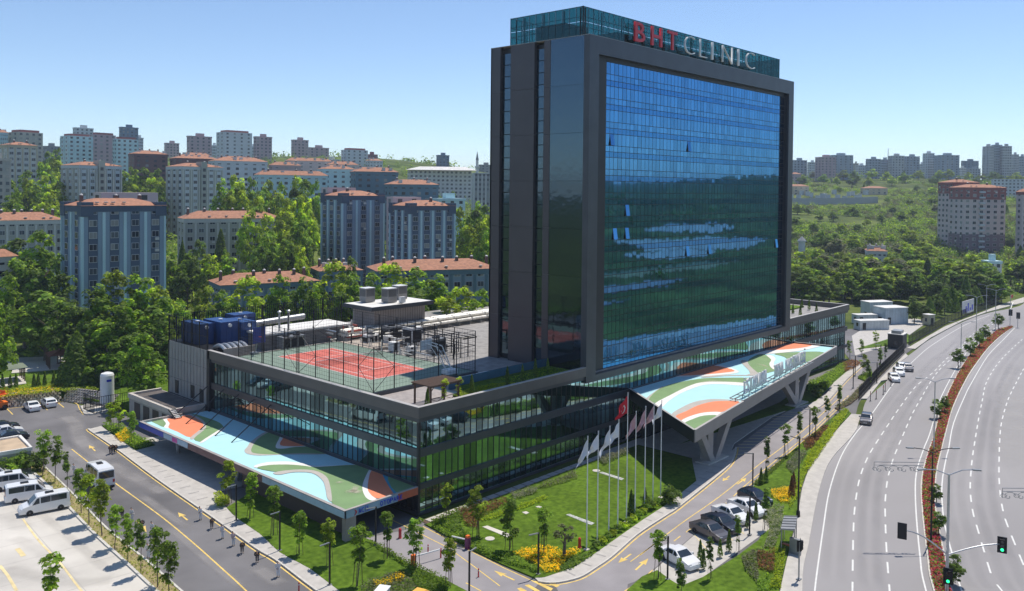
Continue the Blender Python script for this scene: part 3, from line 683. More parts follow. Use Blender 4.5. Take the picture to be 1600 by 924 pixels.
def vlegs(cb, rb, lb, rtp, ltp, yp):
    CL = bpy.data.materials.get('canopy_leg') or mat('canopy_leg', (.36,.34,.33), .6, .1)
    c = G(*cb); MB().bar((c.x,c.y,0), (c.x,c.y,6.62), 1.5, 1.3).build('canopy_column', CL, ec)
    for b_, t2 in ((rb, rtp), (lb, ltp)):
        b0 = G(*b_); t0 = FY(*t2, yp); MB().bar((b0.x,yp,0), (t0.x,yp,6.62), 1.0, 1.05).build('v_shaped_leg', CL, ec)
    return c
k1 = vlegs((1104,720), (1117,719.5), (1094,717), (1141,661), (1086,691), -14.6); k2 = vlegs((1240,633), (1249,633), (1234,631), (1263,589), (1216,612), -9.2)
MB().box(k1.x-2.2, k1.x+3.6, -15.6, -13.4, 0, .3).build('leg_footing', CONC, ec); MB().box(k2.x-2, k2.x+3.4, -10.4, -8.2, 0, .3).build('leg_footing', CONC, ec)
lob = MB(); lob.box(46, 102, -1.2, .2, .12, 6.5); lob.build('lobby_glazing', DKG, HB)
# letters along the canopy edge
cs = thing('canopy_sign', 'row of pale standing capital letters along the entrance canopy edge', 'sign', (52.3,-15.1,7.95), rz=math.atan2(4.0, 32.1))
def run(word, a, b, L=32.35):
    n_ = len(word); wd = (b-a)*L/n_
    for i, ch in enumerate(word):
        me = letter_mesh(ch, wd*.7 if ch not in 'Iİ' else .35, 2.15*(1.16 if ch == 'İ' else 1), .3); me.materials.append(WL)
        link('letter', me, cs, (a*L+wd*(i+.5), 0, .55))
run('İSTANBUL', 0, .355); run('TEMA', .45, .60); run('HASTANESİ', .64, 1.0)
s_ = MB()
for yy in (-1.3, .1, .9): s_.box(-2.6, 33.2, yy-.06, yy+.06, .35, .47)
for i in range(13): s_.box(-2.6+i*2.95, -2.48+i*2.95, -1.3, .9, .3, .4); s_.box(-2.6+i*2.95, -2.48+i*2.95, .0, .1, .0, .55)
s_.build('sign_frame', GRYM, cs)

# ---- side canopy (left) with its painted roof
sc_ = MB().box(-10.5, .3, .15, 51.8, 2.85, 3.42).build('side_canopy', DK2, HB)
k = MB(); k.box(-10.72, -10.5, 0, 52, 2.82, 3.72); k.build('canopy_fascia', mat('purple_brown_fascia', (.16,.09,.09), .5, .2), sc_)
fp = MB()
for y0, y1, zz in ((44, 52.2, 0),): fp.box(-10.76, -10.73, y0, y1, 2.9, 3.66)
fp.build('blue_sign_panel', mat('sign_blue', (.01,.05,.4), .4), sc_)
MB().box(-10.76, -10.73, 36.5, 43.9, 2.9, 3.66).build('pale_sign_panel', mat('sign_pale', (.35,.5,.62), .4), sc_)
MB().box(-10.77, -10.735, 39.6, 41.2, 2.95, 3.6).build('pink_sign_panel', mat('sign_pink', (.5,.05,.3), .4), sc_)
MB().box(-10.76, -10.73, .0, 17, 2.9, 3.66).build('pale_sign_panel', bpy.data.materials['sign_pale'], sc_)
MB().box(-10.7, -3.1, 0, .13, 2.82, 3.72).build('canopy_end_fascia', mat('sign_silver_blue', (.25,.4,.5), .4), sc_)
MB().box(-3.1, 0, 0, .13, 2.82, 3.72).build('canopy_end_fascia', mat('sign_orange_brown', (.4,.1,.05), .5), sc_)
k = MB(); k.box(-10.78, -10.35, -.05, 52, 3.72, 3.77); k.box(-10.35, .0, -.05, .3, 3.72, 3.77); k.box(-10.5, -4, 51.7, 52.05, 3.42, 3.77); k.build('canopy_coping', mat('canopy_edge', (.36,.33,.31), .6), sc_)
ctag = thing('canopy_lettering', 'blue capital lettering on the end fascia of the side canopy', 'sign', (-10.7,-.05,2.82))
def flat_word(word, xa, xb, z, h_, m_):
    n_ = len(word); wd = (xb-xa)/n_
    for i, ch in enumerate(word):
        me = letter_mesh(ch, wd*.8 if ch not in 'Iİ' else wd*.28, h_*(1.2 if ch == 'İ' else 1), .06); me.materials.append(m_)
        link('letter', me, ctag, (xa+wd*(i+.5)+10.7, .0, z))
flat_word('ACİL', FY(559.5,800).x, FY(577.5,795).x, .14, .58, BLUE); flat_word('OTOPARK', FY(593,790).x, FY(629,775).x, .14, .58, BLUE)
me = letter_mesh('☾' if 0 else ')', .35, .62, .06); me.materials.append(RED); link('emblem', me, ctag, (FY(555,803).x+10.7, 0, .13))
MB().sheet([Vector(p) for p in ((-10.4,.25,0),(.3,.25,0),(.3,51.7,0),(-10.4,51.7,0))], 3.43).build('mural_ground', P_B, sc_)
z1 = lambda x, y: (200+x/7.218, 580+y/7.218)
z6 = lambda x, y: (300+x/3.7875, 680+y/3.7875)
Z = 3.43
for k, (f, m_, pts) in enumerate((
 (z1, P_G, [(262,560),(390,530),(432,590),(402,632),(330,602)]),
 (z1, P_W, [(385,532),(440,540),(472,592),(460,645),(405,632),(428,590)]),
 (z1, P_O, [(440,542),(500,530),(680,495),(760,522),(832,572),(850,612),(828,652),(708,748),(560,685),(458,640),(470,592)]),
 (z1, P_N, [(680,490),(762,505),(852,560),(882,622),(850,672),(742,768),(702,750),(838,642),(848,606),(822,562)]),
 (z1, P_G, [(700,482),(800,500),(1000,568),(1062,610),(1075,640),(1035,662),(880,772),(835,802),(742,767),(850,672),(882,622),(852,560),(762,505)]),
 (z1, P_W, [(1072,638),(1092,662),(960,732),(845,808),(820,798),(1028,664)]),
 (z6, P_N, [(352,38),(328,70),(310,92),(328,112),(400,122),(560,116),(800,114),(740,90),(520,0),(440,-20)]),
 (z6, P_G, [(350,95),(365,55),(400,15),(470,-22),(560,-40),(800,40),(870,98),(800,112),(650,109),(480,115),(380,110)]),
 (z6, P_W, [(495,75),(512,30),(545,-2),(690,50),(705,66),(610,72),(540,82)]),
 (z6, P_O, [(523,62),(532,30),(560,10),(660,45),(690,62),(600,68)]),
 (z6, P_W, [(365,186),(440,163),(560,158),(650,168),(740,184),(982,176),(745,194),(600,180),(480,184),(400,196)]),
 (z6, P_G, [(385,197),(450,180),(560,176),(660,183),(740,191),(982,178),(1060,205),(1020,290),(1015,330),(1040,380),(1075,392),(915,448),(820,392),(805,300),(780,240),(720,215),(620,212),(520,222)]),
 (z6, P_N, [(482,224),(600,207),(720,211),(792,245),(817,300),(828,392),(800,375),(788,310),(768,265),(708,226),(600,222),(515,237)]),
 (z6, P_W, [(1052,200),(1066,208),(1042,290),(1047,340),(1092,382),(1062,390),(1030,372),(1010,330),(1014,280)]),
 (z6, P_O, [(1064,209),(1130,238),(1182,330),(1197,346),(1100,378),(1050,345),(1040,300)]),
 (z6, P_T, [(1128,238),(1162,242),(1210,340),(1192,348)]),
 (z6, P_G, [(1160,241),(1290,278),(1338,300),(1330,312),(1208,342)]))):
    mural(sc_, pts, Z, k+1, m_, f)
TRS = track('mural_stain', (.62,.55,.45), .55)
for (f_, L, w_) in ((z6,[(905,335),(940,335),(975,340),(1005,345)],1.3),(z6,[(845,285),(872,282),(895,285)],.7),(z6,[(985,300),(960,330),(930,345)],1.0)): worn('mural_stain', [G(*f_(x, y), 3.43) for x, y in L], w_, 3.43+.09, TRS, sc_)
for (L, w_) in (([(520,395),(600,385),(700,380)],.6),([(880,275),(930,285),(960,300)],.8)): worn('mural_stain', [G(*e4(x, y), 7.91) for x, y in L], w_, 7.91+.075, TRS, ec)
rods = [(-6.0, G(*z1(715,580), 3.5).y), (-6.0, G(*z1(865,648), 3.5).y), (-6.0, G(*z1(1025,718), 3.5).y), (-6.0, G(*z1(1200,795), 3.5).y), (-6.0, G(*z1(580,510), 3.5).y)]
for x_, y_ in rods:
    MB().tube((x_, y_, 3.45), (.3, y_, 7.7), .075, n=6).build('tie_rod', BLK, sc_)
k = MB(); k.box(-10.4, -9.0, .2, .9, 0, 2.83); k.build('portal_pier', mat('pier_stone', (.3,.26,.24), .8), HB)
k = MB(); k.path([Vector((-9.7+.3*math.cos(t*pi/7), .18, 1.3+.3*math.sin(t*pi/7))) for t in range(15)], .04, 5); [k.bar((-9.7-.2*math.cos(a), .18, 1.3-.2*math.sin(a)), (-9.7+.2*math.cos(a), .18, 1.3+.2*math.sin(a)), .06) for a in (0, pi/3, 2*pi/3)]; k.build('emblem', WHP, HB)
k = MB(); k.box(-9.3, -9.0, .9, 24, 0, 2.83); k.box(-9.3, -1, 24, 24.3, 0, 2.83); k.build('undercroft_wall', mat('dark_brown_wall', (.07,.05,.045), .7), HB)
MB().box(-9, 0, 20, 20.3, 0, 2.83).build('ramp_back_wall', DK2, HB)
for y_ in (27, 44):
    k = MB(); k.tube((-8.5, y_, .1), (-8.5, y_+.8, 2.85), .2); k.tube((-8.5, y_, .1), (-8.5, y_-.8, 2.85), .2); k.build('canopy_post', GRYM, sc_)
# ---- annex beside the side canopy
an = thing('annex_building', 'low flat-roofed grey annex at the far end of the side canopy', 'annex', (-5.4, 52.5, 0))
ab = MB(); ab.box(0, 5.6, 0, 15.6, 0, 4.1); ab.build('wall', mat('annex_render', (.36,.34,.32), .8), an)
k = MB(); k.box(-.25, 5.4, -.25, .3, 3.7, 4.5); k.box(-.25, .3, .3, 15.6, 3.7, 4.5); k.box(.3, 5.4, 15.1, 15.6, 3.7, 4.5); k.build('parapet', mat('annex_parapet', (.5,.45,.4), .8), an)
MB().sheet([(.3,.3,0),(5.4,.3,0),(5.4,15.1,0),(.3,15.1,0)], 4.13).build('roof', mat('bitumen', (.13,.11,.1), .9, var=.2), an)
for i in range(4): MB().box(-.04, .05, 1.2+i*3.4, 3.4+i*3.4, .6, 3.3).build('dark_panel', DK2, an)
ss = thing('roof_stair', 'short steel stair from the annex roof to the painted canopy', 'stair', (-5.9, 50.3, 3.45))
for i in range(6): MB().box(.0, 1.0, i*.38, i*.38+.3, .15+i*.17, .2+i*.17).build('tread', WHM, ss)
k = MB(); k.bar((0,0,.1), (0,2.3,1.1), .08, .25); k.bar((1,0,.1), (1,2.3,1.1), .08, .25); k.build('stringer', BLK, ss)
# ================================================================== LEAVES
def leaf(mb, c, nrm, s, rnd, asp=1.0, wob=.62):
    n_ = (nrm + Vector((rnd.uniform(-1,1), rnd.uniform(-1,1), rnd.uniform(-.5,1.0)))*wob)
    if n_.length < .01: n_ = Vector((0,0,1))
    n_.normalize(); a = n_.orthogonal().normalized()
    a.rotate(Matrix.Rotation(rnd.uniform(0, 2*pi), 3, n_)); b = n_.cross(a)
    a *= s*.5*asp; b *= s*.5
    mb.add([c-a, c-b*.75+a*.15, c+a, c+b*.75+a*.15], [(0,1,2,3)])
def crown_mesh(seed, lobes, ncl, nlf, ls, cr, mats, name='crown'):
    # lobes: list of (centre, radii); clumps sit in the outer part of the lobes
    rnd = random.Random(seed); mb = MB(); tones = []
    for i in range(ncl):
        c, r = lobes[i % len(lobes)]
        d = Vector((rnd.gauss(0,1), rnd.gauss(0,1), rnd.gauss(0,1)+.25)).normalized()
        k = rnd.uniform(.35, 1)**.55
        cc = Vector((c[0]+d.x*r[0]*k, c[1]+d.y*r[1]*k, c[2]+d.z*r[2]*k)); rr = cr*rnd.uniform(.6, 1.25); tn = rnd.uniform(-.42, .5); tones += [tn+rnd.uniform(-.1,.1) for _ in range(nlf)]
        for j in range(nlf):
            e = Vector((rnd.gauss(0,1), rnd.gauss(0,1), rnd.gauss(0,1))).normalized()
            e.z = e.z if e.z > -.35 else -e.z; p = cc + Vector((e.x, e.y, e.z*.8))*rr*rnd.random()**.22
            leaf(mb, p, (e*.65+d*.3+Vector((0,0,.75))), ls*rnd.uniform(.6, 1.3), rnd)
    me = mb.mesh(name, mats); a = me.attributes.new('tone', 'FLOAT', 'FACE'); a.data.foreach_set('value', tones); return me
def trunk_mesh(seed, h, r, limbs, spread, base=.0, mats=None):
    rnd = random.Random(seed); mb = MB(); p = Vector((0,0,-.2)); q = Vector((rnd.uniform(-.03,.03)*h, rnd.uniform(-.03,.03)*h, h*.5))
    mb.tube(p, q, r, r*.7, 7); top = Vector((q.x*1.5, q.y*1.5, h*.92)); mb.tube(q, top, r*.7, r*.25, 6)
    for i in range(limbs):
        t = .3+.6*i/limbs; s = q.lerp(top, max(0, (t-.3)/.7)) if t > .5 else p.lerp(q, t/.5)
        a = i*2.4+rnd.random(); e = s+Vector((math.cos(a)*spread, math.sin(a)*spread, spread*.8+h*.06))
        m_ = s.lerp(e, .5)+Vector((0,0,.1)); mb.tube(s, m_, r*.38, r*.26, 5); mb.tube(m_, e, r*.26, r*.1, 5)
    return mb.mesh('trunk', mats or BARK)
def scatter(name, poly, dens, h, s, mats, seed=1, z=.15, kind='stuff', bumps=None):
    rnd = random.Random(seed); mb = MB(); P = [Vector((p[0], p[1], 0)) for p in poly]
    for tri in tessellate_polygon([P]):
        a, b, c = [P[i] for i in tri]; ar = (b-a).cross(c-a).length/2
        for i in range(int(ar*dens)+(rnd.random() < ar*dens % 1)):
            u, v = rnd.random(), rnd.random()
            if u+v > 1: u, v = 1-u, 1-v
            p = a+(b-a)*u+(c-a)*v
            hh = h*(.55+.45*noise.noise(p*.9)+.25*noise.noise(p*2.3))
            k = rnd.random()**.6
            leaf(mb, Vector((p.x, p.y, z+max(.05, hh)*k)), Vector((0,0,.7)), s*rnd.uniform(.6,1.3), rnd)
    return mb.build(name, mats, kind=kind) if kind else mb

# ================================================================== ROOF TERRACE
RZ = 12.15
# court
ct = MB().box(1.9, 21.5, 11.6, 46.5, RZ, 12.66).build('tennis_court', mat('court_green', (.19,.255,.2), .85, var=.06, scale=.4, big=(.1,.06)), kind='structure')
MB().sheet([(6.9,18.1),(17.3,18.1),(17.3,41.9),(6.9,41.9)], 12.668).build('court_surface', mat('court_red', (.56,.135,.10), .85, var=.05, scale=.4, big=(.1,.06)), ct)
ln = MB()
def lb(x0, x1, y0, y1): ln.box(x0, x1, y0, y1, 12.666, 12.676)
for x in (6.9, 17.25, 8.2, 15.95): lb(x-.06, x+.06, 18.1, 41.9)
for y in (18.1, 41.85): lb(6.9, 17.3, y-.06, y+.06)
for y in (23.6, 36.4): lb(8.2, 15.95, y-.06, y+.06)
lb(12.02, 12.14, 23.6, 36.4)
ln.build('court_line', WHP, ct)
MB().box(1.9, 21.5, 11.45, 11.6, RZ, 12.75).build('court_edge', DKM, ct)
tn = thing('tennis_net', 'low tennis net strung across the red rooftop court', 'net', (5.9, 30, 12.67))
for x in (0, 12.6): MB().tube((x,0,0), (x,0,1.15), .05).build('post', BLK, tn)
k = MB()
for i in range(64): k.box(i*.2, i*.2+.015, -.01, .01, .08, .98)
for i in range(9): k.box(0, 12.6, -.01, .01, .08+i*.1, .095+i*.1)
k.build('net_mesh', BLK, tn); MB().box(0, 12.6, -.03, .03, .98, 1.06).build('net_band', WHP, tn)
# tall mesh fence round the court
cf = thing('court_fence', 'tall black wire fence on slim posts around the tennis court', 'fence', (2.4, 11.7, 12.66))
FH = 6.1; posts = [(0,y) for y in (0,3.3,6.6,9.9,13.2,17.4,17.9,21.2,24.5,27,27.4,30.5,34.3)] + [(x,0) for x in (3.5,7,11.5,15,18.8)] + [(18.8,y) for y in (4.5,9,13.5,18,22.5,27,34.3)] + [(x,34.3) for x in (4.5,9,14)]
pmesh = MB().box(-.05,.05,-.05,.05,0,FH).mesh('post', BLK)
for x, y in posts: link('post', pmesh, cf, (x, y, 0))
r_ = MB()
for z in (.1, FH*.5, FH-.05):
    for a, b in (((0,0),(18.8,0)),((18.8,0),(18.8,34.3)),((18.8,34.3),(0,34.3)),((0,34.3),(0,0))): r_.bar((*a,z), (*b,z), .05)
for a, b in (((0,0),(3.5,0)),((0,0),(0,3.3)),((0,17.6),(0,21.2)),((0,17.4),(0,13.2)),((18.8,34.3),(14,34.3))):
    r_.bar((*a,0.1), (*b,FH*.5), .05); r_.bar((*a,FH-.1), (*b,FH*.5), .05)
r_.build('rail', BLK, cf)
wm = MB()
def mesh_fence(mb, a, b, z0, z1, st=.55, w_=.012):
    a = Vector((*a,0)); b = Vector((*b,0)); L = (b-a).length; n_ = int(L/st)
    for i in range(n_+1):
        p = a.lerp(b, i/n_); mb.add([(p.x-w_,p.y,z0),(p.x+w_,p.y,z0),(p.x+w_,p.y,z1),(p.x-w_,p.y,z1)], [(0,1,2,3)])
        mb.add([(p.x,p.y-w_,z0),(p.x,p.y+w_,z0),(p.x,p.y+w_,z1),(p.x,p.y-w_,z1)], [(0,1,2,3)])
    for i in range(int((z1-z0)/st)+1):
        z = z0+i*st; mb.add([(a.x,a.y,z-w_),(b.x,b.y,z-w_),(b.x,b.y,z+w_),(a.x,a.y,z+w_)], [(0,1,2,3)])
for a, b in (((0,0),(18.8,0)),((18.8,0),(18.8,34.3)),((18.8,34.3),(0,34.3)),((0,34.3),(0,0))): mesh_fence(wm, a, b, .1, FH)
wm.build('wire_mesh', BLK, cf, kind='stuff')
# screen of dark slats around the plant deck
pf = thing('plant_fence', 'dark steel lattice fence along the far edges of the podium roof', 'fence', (.3, 48.5, RZ))
k = MB(); PHT = 5.4
def slats(a, b, z0, z1, st=.42, w_=.035):
    a = Vector((*a,0)); b = Vector((*b,0)); n_ = int((b-a).length/st)
    for i in range(n_+1):
        p = a.lerp(b, i/n_); k.box(p.x-w_, p.x+w_, p.y-w_, p.y+w_, z0, z1)
    for z in (z0+.2, (z0+z1)/2, z1-.1): k.bar((a.x,a.y,z), (b.x,b.y,z), .06)
slats((0,3.5),(0,17),.9,PHT); slats((0,17),(36,17),.4,PHT)
k.build('slat', BLK, pf, kind='stuff')
k = MB()
for i in range(6): MB().box(-.08,.08,3.5+i*2.7-.08,3.5+i*2.7+.08,0,PHT).build('post', BLK, pf)
for i in range(9): MB().box(i*4.5-.08,i*4.5+.08,16.9,17.1,0,PHT).build('post', BLK, pf)
# blue water tanks
def bluetank(name, label, x, y, wx, wy, h):
    t_ = thing(name, label, 'water tank', (x, y, RZ), group='blue water tanks on the roof')
    MB().box(0, wx, 0, wy, .3, h).build('body', TANK, t_); k = MB()
    for i in range(int(wx/.9)+1): k.box(i*wx/int(wx/.9)-.05, i*wx/int(wx/.9)+.05, -.07, 0, .3, h)
    for i in range(int(wy/.9)+1): k.box(-.07, 0, i*wy/int(wy/.9)-.05, i*wy/int(wy/.9)+.05, .3, h)
    k.build('rib', TANK, t_); k = MB(); k.tube((wx*.5, -.05, h-.6), (wx*.5, -.4, h-.6), .3, n=10); k.tube((wx*.5,wy*.5,h),(wx*.5,wy*.5,h+.2),.35,n=10); k.build('hatch', WHM, t_)
    MB().box(-.05, wx+.05, -.05, wy+.05, 0, .3).build('plinth', CONC, t_)
bluetank('water_tank', 'blue panel water tank nearest the left roof corner', 1.6, 57.5, 2.6, 6, 4.4)
bluetank('water_tank', 'blue panel water tank in the middle of its row', 4.7, 55.8, 3.0, 6, 4.6)
bluetank('water_tank', 'blue panel water tank beside the silver duct', 8.2, 55.4, 2.8, 6, 4.3)
bluetank('water_tank', 'low blue tank at the back behind the white plant room', 10.5, 62, 4.2, 3, 4.6)
pr = thing('plant_room', 'long low plant room with a flat white roof behind the court', 'plant room', (9.5, 49.8, RZ))
MB().box(0, 17, 0, 6.5, 0, 2.5).build('wall', mat('grey_wall', (.2,.19,.185), .8), pr); MB().box(-.3, 17.3, -.3, 6.8, 2.5, 2.8).build('roof', WHR, pr)
ch = thing('rooftop_chiller', 'grey twin-fan chiller unit between the white roof and the court', 'chiller', (11.2, 47.3, RZ))
MB().box(0, 4.4, 0, 1.8, .3, 2.3).build('body', GRYM, ch); k = MB()
for i in range(3): k.box(.3+i*1.4, 1.4+i*1.4, -.02, 0, .5, 2.0)
k.build('grille', BLK, ch); k = MB()
for i in range(2): k.lathe([(.6,0),(.6,.22),(.45,.22)], (1.2+i*2, .9, 2.3), 12)
k.build('fan', BLK, ch)
for i, (x, y, l_) in enumerate(((12.6,50.6,'left one of two thin white flue stacks above the plant room'),(14.4,50.6,'right one of two thin white flue stacks above the plant room'))):
    f = thing('flue_stack', l_, 'flue', (x, y, RZ)); MB().tube((0,0,0),(0,0,6.2),.19,n=10).build('pipe', GALV, f); MB().lathe([(.34,0),(.34,.12),(.1,.3)], (0,0,6.1), 10).build('cap', GALV, f)
# ducts
dt = thing('roof_duct', 'thick silver duct running from the blue tanks along the back', 'duct', (11, 58.5, RZ)); MB().tube((0,0,3.2),(13,2,3.2),.55,n=10).build('duct', GALV, dt)
k = MB(); [k.box(i*3, i*3+.15, i*.46-.1, i*.46+.1, 0, 2.7) for i in range(5)]; k.build('support', BLK, dt)
dt = thing('roof_duct', 'row of curved silver ducts beside the court corner', 'duct', (1.6, 48.6, RZ))
for i in range(5):
    p = [Vector((i*.95, 3.6*j/6, 1.3+.55*math.sin(pi*j/6))) for j in range(7)]; MB().path(p, .3, 8).build('duct', GALV, dt)
k = MB(); [k.bar((x,y,0),(x,y,1.4),.1) for x in (0,2,4) for y in (0,3.5)]; k.bar((-.3,0,1.05),(4.5,0,1.05),.12); k.bar((-.3,3.5,1.05),(4.5,3.5,1.05),.12); k.build('frame', BLK, dt)
MB().box(-.5, 5, -.4, -.2, 0, 1.6).build('skirt_panel', mat('beige_panel', (.35,.31,.27), .7), dt)
pb = thing('pipe_bundle', 'stack of pale wrapped pipes on a rack running to the tower', 'pipes', (24, 46.4, RZ))
rp = random.Random(4)
for j in range(2):
    for i in range(6-2*j):
        k = MB()
        for s in range(11): k.tube((s*4.4+rp.uniform(0,.3), i*.74+j*.7, 1.05+j*.66+rp.uniform(-.03,.03)), (s*4.4+4.15, i*.74+j*.7, 1.05+j*.66+rp.uniform(-.03,.03)), .31, n=8)
        k.build('pipe', WRAP, pb)
[MB().box(i*3, i*3+.08, -.35, 4.1, 0, .74).build('rack', GRYM, pb) for i in range(16)]
pb2 = thing('pipe_bundle', 'jumble of silver and red pipes behind the court', 'pipes', (19, 48, RZ))
k = MB(); k2 = MB(); k3 = MB()
for i in range(26):
    a = Vector((rp.uniform(0,9), rp.uniform(-3,3), rp.uniform(.3,2.4))); d_ = Vector(((rp.uniform(1,5),0,0),(0,rp.uniform(1,4),0),(0,0,rp.uniform(.6,1.8)))[i % 3])
    (k, k2, k3)[(0,0,1,2)[i % 4]].tube(a, a+d_, rp.uniform(.1,.24), n=6)
k.build('pipe', GALV, pb2, kind='stuff'); k2.build('red_pipe', mat('oxide_red', (.4,.09,.06), .6), pb2, kind='stuff'); k3.build('duct', WRAP, pb2, kind='stuff')
# scaffold like steel frames right of the court
for q_, (x, y, wx, wy, l_) in enumerate(((24,33,9,8,'open steel frame over the roof deck right of the court'),(27,22.5,5,8,'smaller open steel frame beside the tower'))):
    s = thing('steel_frame', l_, 'steel frame', (x, y, RZ)); k = MB()
    for i in range(4):
        for j in range(3):
            px_, py_ = i*wx/3, j*wy/2; k.box(px_-.06,px_+.06,py_-.06,py_+.06,0,3.4)
        k.bar((i*wx/3,0,3.3),(i*wx/3,wy,3.3),.1); k.bar((i*wx/3,0,1.6),(i*wx/3,wy,1.6),.06)
    for j in range(3): k.bar((0,j*wy/2,3.3),(wx,j*wy/2,3.3),.1); k.bar((0,j*wy/2,1.6),(wx,j*wy/2,1.6),.06)
    k.build('frame', BLK, s)
for i, (x, y, wx, wy, h, l_) in enumerate(((28,40,3,2.4,3,'boxy grey chiller nearest the pipe rack'),(27,27,2.6,2.2,2.6,'grey chiller under the steel frame close to the tower'),(29.4,35.5,2.4,2.6,3.2,'tall pale chiller by the tower wall'),(24.5,41.5,2.6,1.6,1.8,'low white air handling box at the end of the frame'))):
    s = thing('rooftop_chiller', l_, 'chiller', (x, y, RZ)); MB().box(0,wx,0,wy,.2,h).build('body', (GRYM, GRYM, WHM, WHM)[i], s)
    k = MB(); k.box(.2,wx-.2,-.03,0,.6,h-.4); k.box(-.03,0,.2,wy-.2,.6,h-.4); k.build('grille', BLK, s); MB().lathe([(.7,0),(.7,.2),(.5,.2)], (wx/2,wy/2,h), 12).build('fan', BLK, s)
MB().box(20.5, 33, 36.5, 46, RZ, RZ+.5).build('plant_slab', mat('tan_slab', (.42,.36,.3), .85), HB)
pb3 = thing('pipe_bundle', 'tangle of thin pipes and posts between the court and the tower', 'pipes', (22, 24, RZ))
k = MB(); k2 = MB(); k3 = MB()
for i in range(60):
    a = Vector((rp.uniform(0,10), rp.uniform(0,20), rp.uniform(.2,2.6))); d_ = Vector(((rp.uniform(1,4),0,0),(0,rp.uniform(1,5),0),(0,0,-a.z),(0,0,-a.z))[i % 4])
    (k, k2, k3)[(0,1,2)[i % 3]].tube(a, a+d_, rp.uniform(.05,.14), n=5)
k.build('pipe', GALV, pb3, kind='stuff'); k2.build('post', BLK, pb3, kind='stuff'); k3.build('duct', WRAP, pb3, kind='stuff')
for i in range(7):
    x, y = rp.uniform(22.5,30), rp.uniform(24,45); hh_ = rp.uniform(.7,1.8); s = thing('roof_unit', '%s boxy pale service unit from the tower among the roof pipes' % ORD[i], 'roof unit', (x, y, RZ), 0, 'small service units on the roof'); MB().box(0,rp.uniform(.8,1.8),0,rp.uniform(.8,1.6),.15,hh_).build('body', (WHM, GRYM, WRAP)[i % 3], s); MB().box(.1,.6,-.02,0,.3,hh_-.1).build('grille', BLK, s)
# penthouse with three units
pt = thing('stair_penthouse', 'beige rooftop penthouse with an overhanging flat roof', 'penthouse', (31.2, 48.3, RZ))
MB().box(0, 12.5, 0, 6.5, 0, 4.9).build('wall', mat('beige_cladding', (.36,.31,.28), .7), pt); k = MB(); [k.box(-.03,0,.3+i*.6,.34+i*.6,0,4.9) for i in range(10)]; [k.box(.3+i*.6,.34+i*.6,-.03,0,0,4.9) for i in range(20)]; k.build('seam', DK2, pt, kind='stuff')
MB().box(-1.6, 13.6, -1.3, 7.6, 4.9, 5.6).build('roof_slab', DKM, pt); MB().sheet([(-1.3,-1.0),(13.3,-1.0),(13.3,7.3),(-1.3,7.3)], 5.62).build('roof', WHR, pt)
for i, (x, y) in enumerate(((1.6,4.6),(4.3,1.3),(8.8,3.6))):
    s = thing('air_unit', ('left','middle','right')[i]+'most of the three tall grey air units on the penthouse roof' if i != 1 else 'middle one of the three tall grey air units on the penthouse roof', 'air unit', (31.2+x, 48.3+y, RZ+5.63))
    MB().box(0,2.2,0,2.0,.1,2.7).build('body', mat('unit_grey', (.27,.26,.25), .6, .2) if i == 0 else bpy.data.materials['unit_grey'], s); k = MB(); k.box(.15,2.05,-.03,0,1.2,2.5); k.box(-.03,0,.15,1.85,1.2,2.5); k.build('grille', mat('grille', (.12,.12,.12), .6) if i == 0 else bpy.data.materials['grille'], s)
    MB().box(-.06,2.26,-.06,2.06,2.7,2.8).build('lid', WHM, s)
s = thing('air_unit', 'small white condenser in front of the three air units', 'air unit', (37.3, 48, RZ+5.63)); MB().box(0,1.2,0,.6,.1,1.2).build('body', WHM, s); MB().lathe([(.4,0),(.4,.05)], (0,0,0), 12).build('foot', BLK, s)
# basketball stands
bk_ = thing('basketball_stand', 'basketball stand with a blue backboard at the far end of the court', 'basketball stand', (5.2, 44.6, 12.67))
MB().box(-1.1,1.1,-.06,.06,2.0,4.6).build('backboard', mat('board_blue', (.01,.06,.25), .4), bk_); k = MB(); k.bar((0,1.5,0),(0,.1,3),.14); k.box(-.5,.5,.9,2.1,0,.35); k.build('post', GRYM, bk_); k = MB(); k.path([Vector((.23*math.cos(t*pi/5), -.3+.23*math.sin(t*pi/5), 3.05)) for t in range(11)], .02); k.build('hoop', ORNG, bk_)
bk_ = thing('basketball_stand', 'white wheeled basketball stand leaning over the near court corner', 'basketball stand', (17.4, 13.2, 12.67))
k = MB()
for x in (-.55,.55): k.bar((x,0,.5),(x-.9,1.2,4.0),.12); k.bar((x-.9,1.2,4.0),(x-2.2,2.3,4.6),.12); k.bar((x-.2,-.4,.5),(x-1.6,1.8,4.2),.08)
for f in (.2,.5,.8): k.bar((-.55-.9*f,1.2*f,.5+3.5*f),(.55-.9*f,1.2*f,.5+3.5*f),.07)
k.build('mast', WHM, bk_); MB().box(-1,.9,-.8,.6,.1,.75).build('base', WHM, bk_); k = MB(); k.box(-3.6,-1.5,2.2,2.28,3.6,5.0); k.build('backboard', mat('clear_board', (.55,.57,.6), .2), bk_)
k = MB(); [k.lathe([(.14,0),(.14,.12)], (x,y,0), 8) for x in (-.9,.8) for y in (-.6,.5)]; k.build('wheel', RUB, bk_)
